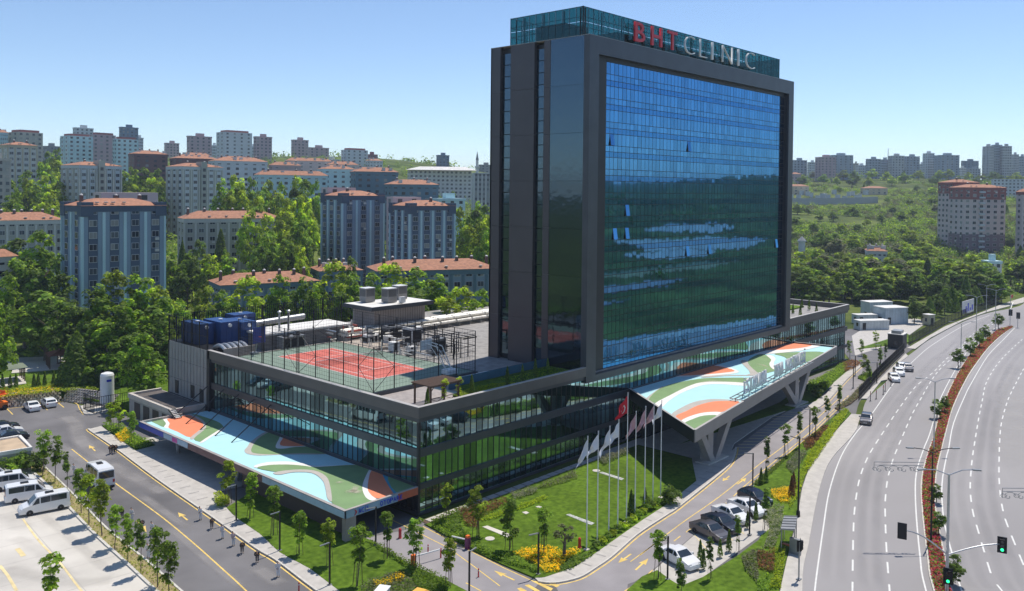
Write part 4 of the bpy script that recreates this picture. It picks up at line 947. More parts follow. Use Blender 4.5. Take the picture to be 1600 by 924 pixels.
# terrace: boarding, pergola, planting
tr_ = MB(); rp = random.Random(8)
DECK = mat('weathered_boards', (.36,.32,.3), .8, var=.14, scale=1.5, isl=.1)
tr_.sheet([(.6,.6),(12,.6),(12,11.4),(.6,11.4)], RZ+.02); tr = tr_.build('terrace', DK2, kind='structure')
bm_ = MB().box(0,11.3,-.15,.15,0,.05).mesh('deck_board', DECK)
for i in range(33): link('deck_board', bm_, tr, (.65, .8+i*.325, RZ+.03))
pg = thing('roof_pergola', 'brown timber pergola on the roof terrace corner', 'pergola', (3.9, 2.2, RZ+.05))
for x in (0, 2.3, 4.8):
    for y in (0, 3.0): MB().box(x-.1,x+.1,y-.1,y+.1,0,2.45).build('post', WOOD, pg)
k = MB(); [k.box(-.4,5.2,y-.06,y+.06,2.45,2.62) for y in (0,3.0)]; [k.box(x-.06,x+.06,-.4,3.4,2.62,2.74) for x in (-.2,5)]; k.build('beam', WOOD, pg)
sl = MB().box(-.45,5.25,-.045,.045,2.74,2.8).mesh('slat', WOOD)
for i in range(22): link('slat', sl, pg, (0, -.35+i*.175, 0))
vine = crown_mesh(66, [((0,0,1.2),(.25,.25,1.3)), ((.1,0,2.6),(.4,.4,.4))], 16, 34, .16, .25, LF_Y); link('climbing_vine', vine, pg, (4.9,.1,0)); link('climbing_vine', vine, pg, (2.2,-.1,.2))
k = MB(); [k.bar((x,0,.15),(x+2.2,0,1.0),.06) for x in (.05,2.5)]; [k.bar((x,0,1.0),(x+2.2,0,.15),.06) for x in (.05,2.5)]; [k.bar((.1,0,z),(4.7,0,z),.07) for z in (.12,1.05)]; k.build('railing', WOOD, pg)
k = MB(); [k.bar((x,0,1.9),(x+.5*s_,0,2.45),.08) for x, s_ in ((0,1),(2.3,-1),(2.3,1),(4.8,-1))]; k.build('brace', WOOD, pg)
MB().prism([Vector(p) for p in ((9.6,.62,0),(33,.62,0),(33,7.4,0),(14,7.4,0),(11.5,5,0),(9.6,4.2,0))], RZ, RZ+.35).build('roof_garden', LAWN, kind='structure')
MB().box(12, 32.6, 7.45, 7.6, RZ, RZ+1.5).build('glass_balustrade', mat('balustrade_blue', (.05,.13,.2), .1, spec=.8), HB)
scatter('roof_garden_plants', [Vector(p) for p in ((9.7,.8,0),(16.5,.8,0),(20,2.2,0),(20,4,0),(14,5,0),(11,4.2,0),(9.7,3.6,0))], 110, .45, .18, LF_Y, 2, RZ+.35)
scatter('roof_garden_plants', [Vector(p) for p in ((20,1,0),(32,1,0),(32,6,0),(20,6,0))], 30, .35, .2, LF_A, 3, RZ+.35)
scatter('roof_hedge', [Vector(p) for p in ((.75,10.5,0),(.75,7.6,0),(2.0,8.2,0),(2.4,10.6,0))], 220, .7, .16, LF_Y, 4, RZ+.1)

# ================================================================== PLANT PROTOTYPES
young = []
for s in range(8):
    rnd = random.Random(20+s); hh = 4.6
    lob = [((0,0,2.1),(.6,.6,1.0)), ((0,.1,2.6),(.7,.7,1.0)), ((.1,-.1,3.5),(.75,.75,.9)), ((0,.1,4.2),(.5,.5,.6)), ((-.15,0,3.0),(.8,.7,.8))]
    if s == 3: lob = [((0,0,3.9),(.85,.85,.75)), ((0,.1,2.4),(.45,.45,.6))]
    if s == 4: lob = [((0,0,2.9),(.95,.95,1.1)), ((0,0,4.1),(.55,.55,.7)), ((.2,.2,2.2),(.9,.8,.6))]
    if s >= 5: lob = [((rnd.uniform(-.2,.2),rnd.uniform(-.2,.2),z_),(rnd.uniform(.4,.8),rnd.uniform(.4,.8),rnd.uniform(.45,.8))) for z_ in (1.6+.25*(s-5),2.3,3.0,3.6,4.1+.2*(s-6))]
    cm = crown_mesh(20+s, lob, 34+3*(s % 3), 46, .22, .34, (LF_A, LF_C, LF_B, LF_A, LF_C, LF_A, LF_C, LF_A)[s])
    tm = trunk_mesh(20+s, 4.2, .055, 5, .4)
    young.append((cm, tm))
stk = MB(); [stk.tube((.45*math.cos(a),.45*math.sin(a),-.1),(.3*math.cos(a),.3*math.sin(a),1.9),.03,n=5) for a in (0,2.1,4.2)]
stkm = stk.mesh('stake', WOOD)
def plant(name, label, cat, p, parts, rz=0, sc=1., group=None, rx=0, ry=0):
    t_ = thing(name, label, cat, (p[0], p[1], p[2] if len(p) > 2 else .12), rz, group)
    t_.scale = sc if hasattr(sc, '__len__') else (sc,)*3
    t_.rotation_euler = (rx, ry, rz)
    for nm, me in parts: link(nm, me, t_)
    return t_
rnd = random.Random(11)
def young_row(pts, desc, group, h=1., kinds=(0,1,2,4), z=.12, stakes=True):
    for i, q_ in enumerate(pts):
        p = G(*q_[:2]); kd_ = q_[2] if len(q_) > 2 else kinds[i % len(kinds)]; kd_ = kd_ if kd_ in (2, 3) or rnd.random() < .45 else rnd.choice((5, 6, 7)); v = young[kd_]
        s = h*rnd.uniform(.86, 1.14)
        plant('young_tree', desc % ORD[i] if '%' in desc else desc, 'tree', (p.x, p.y, z), [('trunk', v[1]), ('crown', v[0])]+([('stake', stkm)] if stakes else []), rnd.uniform(0, 6.28), (s*rnd.uniform(.85,1.05)*(.72 if kd_ == 2 else 1), s*rnd.uniform(.85,1.05)*(.72 if kd_ == 2 else 1), s*1.05), group, rnd.uniform(-.045,.045), rnd.uniform(-.045,.045))
young_row([(66.6,744,4),(86,754,1),(105,765,2),(127,803,0),(139,821,4),(159.5,838,1),(179,858,0),(200,879,4),(220,898,2),(246,919,0),(264,931,1)], '%s young tree from the far end of the verge beside the concrete lot', 'young trees on the verge', 1.12, z=.08, stakes=False)
young_row([(174,674,1),(186,675,4),(206,696,0)], '%s young tree from the left in the bed before the annex', 'young trees by the annex', 1.0)
young_row([(357,788,4),(390.6,812,4),(427,838.5,3),(467.7,869,0),(515,886,1),(558,918,3),(605,875,3)], '%s young tree from the left on the lawn before the painted canopy', 'young trees on the left lawn', 1.1)
young_row([(648.5,889,0),(702,918,1)], '%s young tree beside the driveway barriers', 'young trees by the driveway', 1.12)
young_row([(697,817,4),(745,842,4),(796,862,1),(850,867,3)], '%s young tree from the left in the front garden', 'young trees in the front garden', 1.08)
young_row([(1028,907,3),(1063,958,2),(1110,907,2),(1154,862,2),(1195,828,2)], '%s young tree from the bottom beside the parked cars', 'young trees by the parking bays', .92)
young_row([(1198,739,2),(1227,713,3),(1248,701,2),(1273,682,3),(1294,665,2),(1311,646,2)], '%s young tree from the near end of the strip between service road and highway', 'young trees along the service road', 1.0)
young_row([(1350,588,4),(1356,598,2),(1383,566,2),(1327,560,0),(1346,556,1),(1368,545,4),(1374,580,2),(1360,606,2)], '%s small tree from the left around the far car park', 'small trees by the far car park', .9)
# lone small tree in the lot
v = young[3]; p = G(79, 962); plant('young_tree', 'thin young tree rising from below at the bottom of the concrete lot', 'tree', (p.x, p.y, .05), [('trunk', v[1]), ('crown', v[0])], .4, 1.2)
# olive
om = crown_mesh(41, [((.1,0,2.1),(.6,.6,.35)), ((-.5,.2,1.75),(.4,.4,.25)), ((.4,-.4,1.5),(.4,.35,.25))], 16, 40, .16, .25, LF_D)
p = G(881, 871); plant('olive_tree', 'cloud-pruned olive tree in the yellow flower bed', 'tree', (p.x, p.y, .15), [('trunk', trunk_mesh(42, 2.0, .16, 4, .4)), ('crown', om)], 0, 1.35)
# columnar conifers and round shrubs
def cone_mesh(seed, h, r, n_, ls, m_, nm='crown'):
    rnd = random.Random(seed); mb = MB()
    for i in range(n_):
        t_ = rnd.random()**.8; a = rnd.uniform(0, 6.28); rr = r*(1-t_)**.7*rnd.uniform(.75, 1.08)*(1 if t_ > .06 else .8)
        leaf(mb, Vector((math.cos(a)*rr, math.sin(a)*rr, .1+t_*h)), Vector((math.cos(a), math.sin(a), .4)), ls*rnd.uniform(.6,1.3), rnd)
    return mb.mesh(nm, m_)
colm = [cone_mesh(50, 2.2, .38, 700, .16, LF_B), cone_mesh(51, 2.6, .42, 800, .16, LF_B), cone_mesh(52, 2.2, .4, 700, .16, LF_BR)]
stem = MB().tube((0,0,-.1),(0,0,.5),.05,n=6).mesh('trunk', BARK)
def cols(pts, desc, group, sc=1., z=.13):
    for i, q_ in enumerate(pts):
        p = G(*q_[:2], z) if len(q_) < 4 else Vector(q_[:3]); m_ = colm[q_[2] if len(q_) == 3 else 0]
        plant('columnar_shrub', desc % ORD[i], 'shrub', (p.x, p.y, p.z), [('trunk', stem), ('crown', m_)], i*1.3, sc*rnd.uniform(.85,1.15), group)
cols([(1099,889),(1094,880),(1125,870),(1139,861),(1168,825),(1181,813),(1189,757),(1197,754)], '%s dark columnar shrub from the bottom around the parking bays', 'columnar shrubs by the parking bays')
cols([(1237,778,2),(1240,765,2)], '%s russet columnar shrub from the front by the tall dark lamp', 'russet columnar shrubs', 1.1)
cols([(986,803),(990,806),(1008,790)], '%s dark pencil-thin cypress from the left among the flagpoles', 'pencil cypresses', 1.15)
for i, (x, y) in enumerate(((2.8,1.6),(10.9,2.0),(11.9,2.9),(18.2,2.4),(22,3),(25,3.2),(28,3.4))):
    plant('columnar_shrub', '%s dark conifer from the left on the roof terrace garden' % ORD[i], 'shrub', (x, y, RZ+.3), [('trunk', stem), ('crown', colm[i % 2])], i, 1.05, 'roof garden conifers')
for i in range(9):
    plant('columnar_shrub', '%s small conifer from the left on the far right roof terrace' % ORD[i], 'shrub', (106+i*2.9, 3.2+(i % 3)*3, RZ), [('trunk', stem), ('crown', colm[i % 2])], i, 1.0, 'far roof terrace conifers')
MB().prism([Vector(p) for p in ((103,9,0),(130,9,0),(130,17,0),(103,17,0))], RZ, RZ+.3).build('roof_garden', LAWN, kind='structure')
for i, q_ in enumerate([(53,614),(60,613),(70,611),(84,609),(92,607),(98,606),(4,616),(16,616),(25,614)]):
    p = G(*q_, .9); plant('columnar_shrub', '%s dark conifer in the row above the stone retaining wall' % ORD[i], 'shrub', (p.x, p.y, .85), [('trunk', stem), ('crown', colm[1])], i, 1.35, 'conifers above the retaining wall')
ballm = [crown_mesh(60+i, [((0,0,.25),(.28,.28,.22))], 14, 22, .12, .14, (LF_A, LF_Y)[i]) for i in range(2)]
for i, (x, y) in enumerate(((1105,670),(1140,640),(1170,620),(1205,595),(1235,570),(1268,550),(1295,530),(1322,510),(1355,490),(1385,465),(1410,447),(1440,430),(1465,410))):
    p = G(640+x/3.7875, 680+y/3.7875, .2)
    plant('round_shrub', '%s clipped round shrub from the near end along the garden pavement' % ORD[i], 'shrub', (p.x, p.y, .13), [('foliage', ballm[i % 2])], i, 1.7, 'round shrubs along the garden pavement')
# big-shrub fillers
bushm = [crown_mesh(70+i, [((0,0,.8),(.9,.9,.7)), ((.4,.3,.6),(.8,.8,.5))], 26, 40, .22, .4, (LF_A, LF_B, LF_C)[i]) for i in range(3)]
for i, (x, y, k_, s, l_) in enumerate(((562,838,2,1.0,'bright rounded bush at the foot of the canopy pier'),(40,735,1,1.7,'dark hedge bush against the kiosk wall'),(20,742,0,1.5,'green bush left of the dark hedge bush by the kiosk'),(58,735,1,1.5,'dark bush beside the kiosk corner'),(1010,795,0,.9,'leafy bush by the last flagpole'),(1045,790,1,1.4,'dark conical bush in the shade at the canopy edge'),(1278,622,1,1.2,'dark low bush on the far lawn under the canopy end'),(1290,610,0,1.1,'green bush on the far lawn beside the pavement'),(215,655,1,1.1,'bush at the annex corner'))):
    p = G(x, y); plant('bush', l_, 'bush', (p.x, p.y, .1), [('foliage', bushm[k_])], i, s)

# ================================================================== PLANTED BEDS
g1 = lambda L: [G(640+x/3.7875, 680+y/3.7875) for x, y in L]
g2 = lambda L: [G(1000+x/3.7875, 680+y/3.7875) for x, y in L]
g3 = lambda L: [G(300+x/3.7875, 680+y/3.7875) for x, y in L]
g4 = lambda L: [G(1050+x/5.28, 580+y/5.28) for x, y in L]
g5 = lambda L: [G(x/2.8525, 600+y/2.8525) for x, y in L]
g6 = lambda L: [G(1160+x/7.218, 500+y/7.218) for x, y in L]
beds = [
 ('yellow_flower_bed', g1([(610,705),(700,680),(830,668),(900,695),(1000,685),(1012,702),(940,745),(890,795),(885,818),(800,828),(772,795),(680,745)]), 75, .55, .2, LF_F),
 ('hedge', g1([(120,540),(350,640),(560,720),(760,805),(770,832),(560,765),(380,690),(200,600)]), 90, .8, .22, LF_A),
 ('russet_grass', g1([(280,460),(400,425),(560,390),(600,402),(520,450),(420,505),(400,570),(330,545)]), 60, .8, .22, LF_BR),
 ('green_bed', g1([(120,520),(280,455),(400,400),(440,400),(330,470),(300,540),(370,620),(230,580)]), 60, .8, .24, LF_A),
 ('lime_groundcover', g1([(420,505),(560,455),(650,425),(800,368),(822,388),(700,435),(520,500),(432,522)]), 80, .45, .2, LF_Y),
 ('silver_grass', g1([(590,365),(740,322),(762,348),(620,398)]), 90, .9, .2, LF_G),
 ('olive_grass', g1([(740,325),(980,225),(995,268),(800,325)]), 60, .8, .2, LF_D),
 ('silver_grass', g1([(1110,150),(1290,92),(1300,115),(1150,188)]), 90, 1.1, .2, LF_G),
 ('low_hedge', g1([(890,795),(960,748),(1100,692),(1085,722),(960,802),(890,820)]), 90, .5, .2, LF_B),
 ('hedge', g3([(1000,615),(1090,655),(1300,770),(1515,875),(1515,930),(1450,960),(1330,924),(1280,800),(1160,720)]), 80, .8, .22, LF_A),
 ('olive_grass', g3([(1000,900),(1090,860),(1260,810),(1300,860),(1330,924),(1290,960),(1000,960)]), 55, .7, .2, LF_D),
 ('yellow_flower_bed', g3([(1070,895),(1250,838),(1262,868),(1100,924)]), 90, .85, .18, LF_F),
 ('lime_shrub', g3([(125,375),(215,372),(228,420),(150,442)]), 160, 1.0, .2, LF_Y),
 ('green_bed', g5([(455,180),(545,185),(600,240),(690,262),(665,285),(600,300),(520,235)]), 70, .7, .22, LF_A),
 ('yellow_flower_bed', g5([(512,238),(560,205),(585,250),(540,266)]), 110, .7, .2, LF_F),
 ('lime_hedge', g2([(885,450),(950,345),(982,230),(1032,150),(1142,0),(1100,0),(1000,110),(940,250),(912,330),(882,400)]), 90, .8, .2, LF_Y),
 ('silver_shrubs', g2([(860,190),(930,112),(992,112),(932,205),(902,240)]), 90, .8, .2, LF_G),
 ('russet_grass', g2([(960,40),(1040,0),(1082,0),(1042,60),(982,102)]), 80, .7, .2, LF_BR),
 ('low_hedge', g2([(670,292),(760,212),(860,132),(942,86),(932,112),(862,152),(782,232),(702,312)]), 90, .45, .2, LF_B),
 ('yellow_flower_bed', g2([(772,338),(885,322),(892,412),(832,408),(780,372)]), 90, .8, .2, LF_F),
 ('silver_shrubs', g2([(700,452),(850,432),(842,560),(792,680),(732,680),(772,560),(740,520)]), 80, .8, .2, LF_G),
 ('green_bed', g2([(600,740),(660,692),(740,692),(692,760),(702,830),(692,890),(622,812)]), 80, .7, .22, LF_D),
 ('russet_grass', g2([(690,722),(800,692),(792,830),(702,802)]), 90, .8, .2, LF_BR),
 ('lime_hedge', g2([(802,692),(862,682),(852,780),(832,924),(762,924),(792,830)]), 90, .85, .2, LF_Y),
 ('green_bed', g2([(690,880),(762,832),(772,940),(700,940)]), 80, .7, .22, LF_A),
 ('lime_hedge', g4([(1085,890),(1200,730),(1330,540),(1462,342),(1430,322),(1382,352),(1300,470),(1210,590),(1120,740)]), 80, .85, .22, LF_Y),
 ('russet_grass', g4([(1100,600),(1180,540),(1260,460),(1300,470),(1210,590),(1150,660)]), 70, .8, .22, LF_BR),
 ('hedge', g6([(750,710),(900,650),(1130,500),(1180,520),(1150,600),(920,800),(730,830)]), 45, .8, .28, LF_A),
 ('russet_grass', g6([(1130,500),(1240,470),(1340,500),(1260,560),(1150,600)]), 45, .8, .28, LF_BR),
 ('median_flowers', inner, 32, .6, .26, LF_R),
 ('median_groundcover', inner, 26, .5, .24, LF_A),
 ('wall_top_planting', [Vector(p) for p in ((-40,91.6,0),(-18,91.2,0),(-9,89.6,0),(-7,93,0),(-18,96,0),(-40,96,0))], 22, .5, .3, LF_F),
 ('wall_top_planting', [Vector(p) for p in ((-40,91.6,0),(-18,91.2,0),(-6,87,0),(-4,84,0),(-4,96,0),(-18,99,0),(-40,99,0))], 30, .6, .3, LF_C),
 ('planter_shrubs', GP([(1304,639),(1316,632),(1326,624),(1347,601),(1380,575),(1402,553),(1406,556),(1392,572),(1344,620),(1330,632),(1310,642)]), 25, .8, .3, LF_D),
 ('island_shrubs', GP([(1340,592),(1353,597),(1363,588),(1362,582),(1350,585)]), 40, .8, .3, LF_A),
 ('verge_weeds', lk2+lin[::-1], 14, .3, .2, LF_C),
]
for i, (nm, poly, de, h_, s_, m_) in enumerate(beds):
    zz = {'wall_top_planting': 1.9, 'verge_weeds': .08}.get(nm, .16)
    scatter(nm, poly, de, h_, s_, m_, 100+i, zz)
# pale slabs let into the lawns
def slab(L, h_=.19, m=PAVE, nm='lawn_slab'):
    MB().prism(g1(L), .1, h_).build(nm, m, kind='structure')
slab([(430,552),(460,545),(605,600),(580,615)], m=CONC); slab([(665,465),(690,460),(708,468),(688,477)], m=CONC); slab([(745,432),(765,427),(785,434),(765,441)], m=CONC)
PEB = mat('pebbles', (.42,.43,.4), .9, var=.4, scale=4); slab([(925,480),(945,475),(1095,530),(1075,542)], m=PEB); slab([(1120,230),(1140,225),(1270,265),(1255,275)], m=PEB)
for x, y in ((475,622),(1105,218)):
    c = g1([(x,y)])[0]; MB().lathe([(.55,0),(.55,.2)], (c.x,c.y,0), 14).build('lawn_slab', CONC, kind='structure')
# ================================================================== VEHICLES
CG = mat('car_window', (.02,.028,.035), .05, var=.1, spec=.9)
def paint(nm, c, me=0.): return mat(nm, c, .28, me, var=.02, coat=.6)
PW_, PS, PD, PN = paint('white_car_paint', (.75,.75,.75)), paint('grey_car_paint', (.11,.105,.11), .5), paint('dark_blue_car_paint', (.015,.02,.035), .2), paint('silver_car_paint', (.3,.31,.33), .6)
HL = mat('headlamp', (.6,.62,.65), .15, .3); TL = mat('tail_lamp', (.4,.01,.01), .25)
tyre_m = MB(); tyre_m.lathe([(.2,-.1),(.3,-.1),(.325,-.06),(.325,.06),(.3,.1),(.2,.1)], n=16)
TYM = tyre_m.mesh('tyre', RUB); RIM = MB().lathe([(.0001,-.07),(.21,-.07),(.21,.07),(.06,.1),(.0001,.1)], n=12).mesh('rim', GALV)
def loft(mb, secs, m=0):
    # secs: list of rings (same length), closed rings
    n_ = len(secs[0]); vs = [v for s in secs for v in s]
    fs = []
    for k in range(len(secs)-1):
        for i in range(n_): fs.append((k*n_+i, k*n_+(i+1) % n_, (k+1)*n_+(i+1) % n_, (k+1)*n_+i))
    fs.append(tuple(range(n_-1, -1, -1))); fs.append(tuple(range((len(secs)-1)*n_, len(secs)*n_)))
    mb.add(vs, fs, m)
SPEC = {
 'sedan': dict(W=.89, zb=.2, st=[(-2.26,.55,.8,.8),(-2.2,.9,.9,.86),(-1.75,.98,.98,.89),(-1.35,1.0,1.0,.89),(-.72,.97,1.42,.89),(-.1,.95,1.46,.89),(.3,.94,1.43,.89),(1.08,.93,.95,.89),(1.6,.86,.87,.88),(2.05,.74,.75,.84),(2.25,.55,.6,.72)], cab=(3,4,6,7), wx=(-1.36,1.36), wr=1.),
 'hatch': dict(W=.87, zb=.2, st=[(-2.02,.55,.8,.8),(-1.98,.92,.95,.85),(-1.9,.98,1.0,.87),(-1.5,.99,1.38,.87),(-.7,.97,1.47,.87),(.25,.95,1.44,.87),(1.02,.93,.96,.87),(1.5,.86,.87,.86),(1.9,.72,.73,.82),(2.05,.55,.6,.7)], cab=(2,3,5,6), wx=(-1.25,1.28), wr=1.),
 'van': dict(W=.95, zb=.24, st=[(-2.45,.5,.9,.9),(-2.42,1.1,1.15,.93),(-2.38,1.12,1.8,.95),(-2.2,1.12,1.93,.95),(-.5,1.1,1.96,.95),(.75,1.08,1.9,.95),(1.62,1.05,1.1,.94),(2.1,.92,.94,.92),(2.38,.72,.74,.86),(2.48,.5,.55,.74)], cab=(2,3,5,6), wx=(-1.5,1.5), wr=1.03),
 'minibus': dict(W=1.02, zb=.3, st=[(-3.0,.55,.9,.98),(-2.98,1.4,1.5,1.0),(-2.94,1.42,2.45,1.02),(-2.75,1.42,2.68,1.02),(0,1.4,2.72,1.02),(1.45,1.35,2.55,1.02),(2.1,1.3,1.45,1.0),(2.6,1.05,1.08,.96),(2.85,.85,.87,.9),(2.95,.55,.6,.8)], cab=(2,3,5,6), wx=(-1.85,1.95), wr=1.12),
}
def vehicle(kind, name, label, cat, p, ang, pm_, group=None, z=.006, sc=1.):
    S = SPEC[kind]; W = S['W']; st = S['st']; t_ = thing(name, label, cat, (p[0], p[1], z), ang, group); t_.scale = (sc,)*3
    mb = MB(); secs = []
    for x, zl, zt, w_ in st:
        tw_ = w_*(.99 if zt-zl < .2 else max(.72, .97-.3*(zt-zl)/ (1.5 if kind == 'minibus' else 1))) if kind in ('sedan','hatch') else w_*(.97 if zt-zl < .3 else .86)
        zb = S['zb']+.02*(abs(x) > 1.9)
        secs.append([(x,-w_*.93,zb),(x,w_*.93,zb),(x,w_,zb+.22),(x,w_*.99,zl*.78),(x,w_*.97,zl),(x,tw_*.98,zt-.02 if zt-zl > .05 else zt),(x,tw_*.8,zt+.015),(x,-tw_*.8,zt+.015),(x,-tw_*.98,zt-.02 if zt-zl > .05 else zt),(x,-w_*.97,zl),(x,-w_*.99,zl*.78),(x,-w_,zb+.22)])
    loft(mb, secs); body = mb.build('body', pm_, t_, smooth=False)
    a, b, c, d = S['cab']
    def P(i, k, sgn): v = secs[i][{'l': 4, 'h': 5}[k]]; return Vector((v[0], v[1]*sgn, v[2]))
    off = .012
    # side windows: front and rear panes
    for sgn in (1, -1):
        k = MB(); n_ = Vector((0, sgn, .25)).normalized()*off
        xs = [st[i][0] for i in range(a, d+1)]
        def side(x, f):     # point on the glazed side at length x, fraction f of the height
            for i in range(a, d):
                if st[i][0] <= x <= st[i+1][0]:
                    u = (x-st[i][0])/(st[i+1][0]-st[i][0]); lo = P(i,'l',sgn).lerp(P(i+1,'l',sgn), u); hi = P(i,'h',sgn).lerp(P(i+1,'h',sgn), u); return lo.lerp(hi, f)+n_
        x0, x1 = st[a][0], st[d][0]; b0, c0 = st[b][0], st[c][0]; md = (b0+c0)/2+.25 if kind != 'minibus' else c0-.35
        f0, f1 = .12, .86
        cuts = [(x0+(b0-x0)*(.55 if kind in ('sedan','hatch') else 1.25), md-.06), (md+.06, c0+(x1-c0)*.5)]
        if kind in ('van',): cuts = [(b0+.1, -.55), (-.51, .45), (.56, 1.25)]
        if kind == 'minibus': cuts = [(b0+.2,-1.4),(-1.3,-.1),(0,1.0),(1.12,1.75)]
        for u, v in cuts:
            m_ = (max(u, b0), min(v, c0)) if kind in ('sedan','hatch') else (u, v)
            lo = [side(u, f0), side(v, f0)]; hi = [side(min(max(v, u), min(v, c0+.05)) , f1), side(max(u, b0-.02) if kind in ('sedan','hatch') else u, f1)]
            k.add([lo[0], lo[1], hi[0], hi[1]], [(0,1,2,3)] if sgn > 0 else [(3,2,1,0)])
        k.build('side_window', CG, t_)
    def pane(nm, i, j, f0=.1, f1=.9):
        lo = [P(i,'h',1) if st[i][2]-st[i][1] < .2 else P(i,'h',1), P(i,'h',-1)]; hi = [P(j,'h',1), P(j,'h',-1)]
        A_ = [lo[0].lerp(hi[0], f0), lo[1].lerp(hi[1], f0), lo[1].lerp(hi[1], f1), lo[0].lerp(hi[0], f1)]
        A_ = [Vector((v.x, v.y*.88, v.z)) for v in A_]; nn = (A_[1]-A_[0]).cross(A_[2]-A_[0]).normalized()
        if nn.z < 0: nn = -nn
        MB().add([v+nn*.03 for v in A_], [(0,1,2,3)]).build(nm, CG, t_)
    pane('windscreen', d, c)
    if kind in ('sedan','hatch'): pane('rear_window', a, b)
    else:
        z0, z1 = (1.2, 1.75) if kind == 'van' else (1.55, 2.35); x_ = st[2][0]-.06
        MB().box(x_-.02, x_+.05, -W*.8, W*.8, z0, z1).build('rear_window', CG, t_)
    fx, rx = st[-1][0], st[0][0]
    for sgn in (1, -1):
        MB().box(fx-.34, fx-.07, sgn*W*.66-.16, sgn*W*.66+.16, .58*(1.15 if kind != 'sedan' else 1), .72*(1.15 if kind != 'sedan' else 1)).build('headlight', HL, t_)
        zt_ = (.72,.88) if kind in ('sedan','hatch') else (.95, 1.3)
        MB().box(rx-.02, rx+.2, sgn*W*.78-.12, sgn*W*.78+.1, *zt_).build('tail_light', TL, t_)
        MB().box(st[d][0]-.35, st[d][0]-.17, sgn*(W+.08)-.1, sgn*(W+.08)+.1, st[d][1]+.02, st[d][1]+.2).build('mirror', pm_, t_)
        for x in S['wx']:
            wh = bpy.data.objects.new('wheel', None); COL.objects.link(wh); wh.parent = t_; wh.location = (x, sgn*(W-.09), .325*S['wr']); wh.rotation_euler = (-sgn*pi/2, 0, 0); wh.scale = (S['wr'],)*3
            link('tyre', TYM, wh); link('rim', RIM, wh)
    k = MB(); k.box(fx-.12, fx+.03, -W*.75, W*.75, .3, .5); k.build('front_bumper', BLK if kind in ('minibus',) else pm_, t_)
    k = MB(); k.box(rx-.05, rx+.1, -W*.85, W*.85, .32, .55 if kind != 'minibus' else .62); k.build('rear_bumper', BLK if kind == 'minibus' else pm_, t_)
    MB().box(fx+.03, fx+.04, -.26, .26, .36, .47).build('number_plate', WHP, t_); MB().box(rx-.07, rx-.055, -.26, .26, .62 if kind != 'van' else .8, .73 if kind != 'van' else .91).build('number_plate', WHP, t_)
    if kind in ('van','minibus'): MB().box(-.9, -.1, -.3, .3, st[4][2], st[4][2]+.09).build('roof_vent', BLK, t_)
    return t_
def ang(a, b): d = b-a; return math.atan2(d.y, d.x)
pa = ang(G(1035.6,855.6,.7), G(1088,886,.7))+.05
PK = 'cars in the bays below the entrance'
for px, py, m_, kd, nm, l_ in ((1061,869,PW_,'sedan','parked_car','white saloon parked alone nearest the bottom of the bays'),(1109.5,828,PS,'sedan','parked_car','dark grey saloon at the near end of the parked row'),(1127,816,PD,'sedan','parked_car','black saloon parked between the grey and the white car'),(1142.6,802,PW_,'sedan','parked_car','white saloon in the middle of the five parked cars'),(1167,791,PW_,'sedan','parked_car','white saloon parked beside the dark car at the far end'),(1180,776.5,PD,'hatch','parked_car','dark blue car at the far end of the parked row')):
    vehicle(kd, nm, l_, 'car', G(px, py, .75), pa, m_, PK, z=.03, sc=1.1)
hd = (G(1326,679)-G(1345,649)); vehicle('hatch', 'silver_car', 'grey hatchback driving past the service road mouth', 'car', G(1353.5,655,.6), math.atan2(hd.y, hd.x)+.06, PS, z=.01, sc=1.08)
for px, py, m_, l_ in ((1397,590,PW_,'nearest white car of those parked along the highway pavement'),(1404.5,581,PW_,'middle white car of those parked along the highway pavement'),(1409.5,573,PW_,'farthest white car of those parked along the highway pavement'),(1418,574,PS,'grey car parked beside the white cars on the highway')):
    vehicle('hatch', 'parked_car', l_, 'car', G(px, py, .7), math.atan2(hd.y, hd.x)+.3, m_, 'cars along the highway pavement', z=.01, sc=1.05)
for px, py, kd, l_ in ((50,634,'sedan','white saloon backed onto the stone wall, left one of the pair'),(76,628.5,'hatch','white hatchback backed onto the stone wall, right one of the pair')):
    vehicle(kd, 'parked_car', l_, 'car', G(px, py, .7), pi/2-.08, PW_, 'cars by the stone wall', sc=1.05)
for px, py, m_, l_ in ((4,664,PD,'dark car at the left edge farthest behind the kiosk'),(10,671,PW_,'white car half hidden behind the kiosk roof'),(18,679,PD,'dark blue car closest behind the kiosk roof')):
    vehicle('sedan', 'parked_car', l_, 'car', G(px, py, .9), -.15, m_, 'cars behind the kiosk', sc=1.05)
VG = 'white vans on the concrete lot'
vb = ang(G(28,795,1), G(110,780,1))
vehicle('van', 'white_van', 'white van nearest the camera on the concrete lot with its nose to the left', 'van', G(69,786,1), vb+pi+.02, PW_, VG, z=.05, sc=1.1)
vehicle('van', 'white_van', 'middle white van on the lot with its tail to the left', 'van', G(46,768,1), vb-.02, PW_, VG, z=.05, sc=1.1)
vehicle('van', 'white_van', 'white van third from the front on the lot cut by the left edge', 'van', G(21,751,1), vb-.02, PW_, VG, z=.05, sc=1.1)
vehicle('van', 'white_van', 'white van at the back of the lot of which only a corner shows', 'van', G(-16,741,1), vb, PW_, VG, z=.05, sc=1.1)
ma = G(384,923)-G(184,758); vehicle('minibus', 'white_minibus', 'tall white minibus driving away on the left service road', 'minibus', G(153.5,746,1.0), math.atan2(-ma.y, -ma.x)+.02, PW_, sc=1.1)

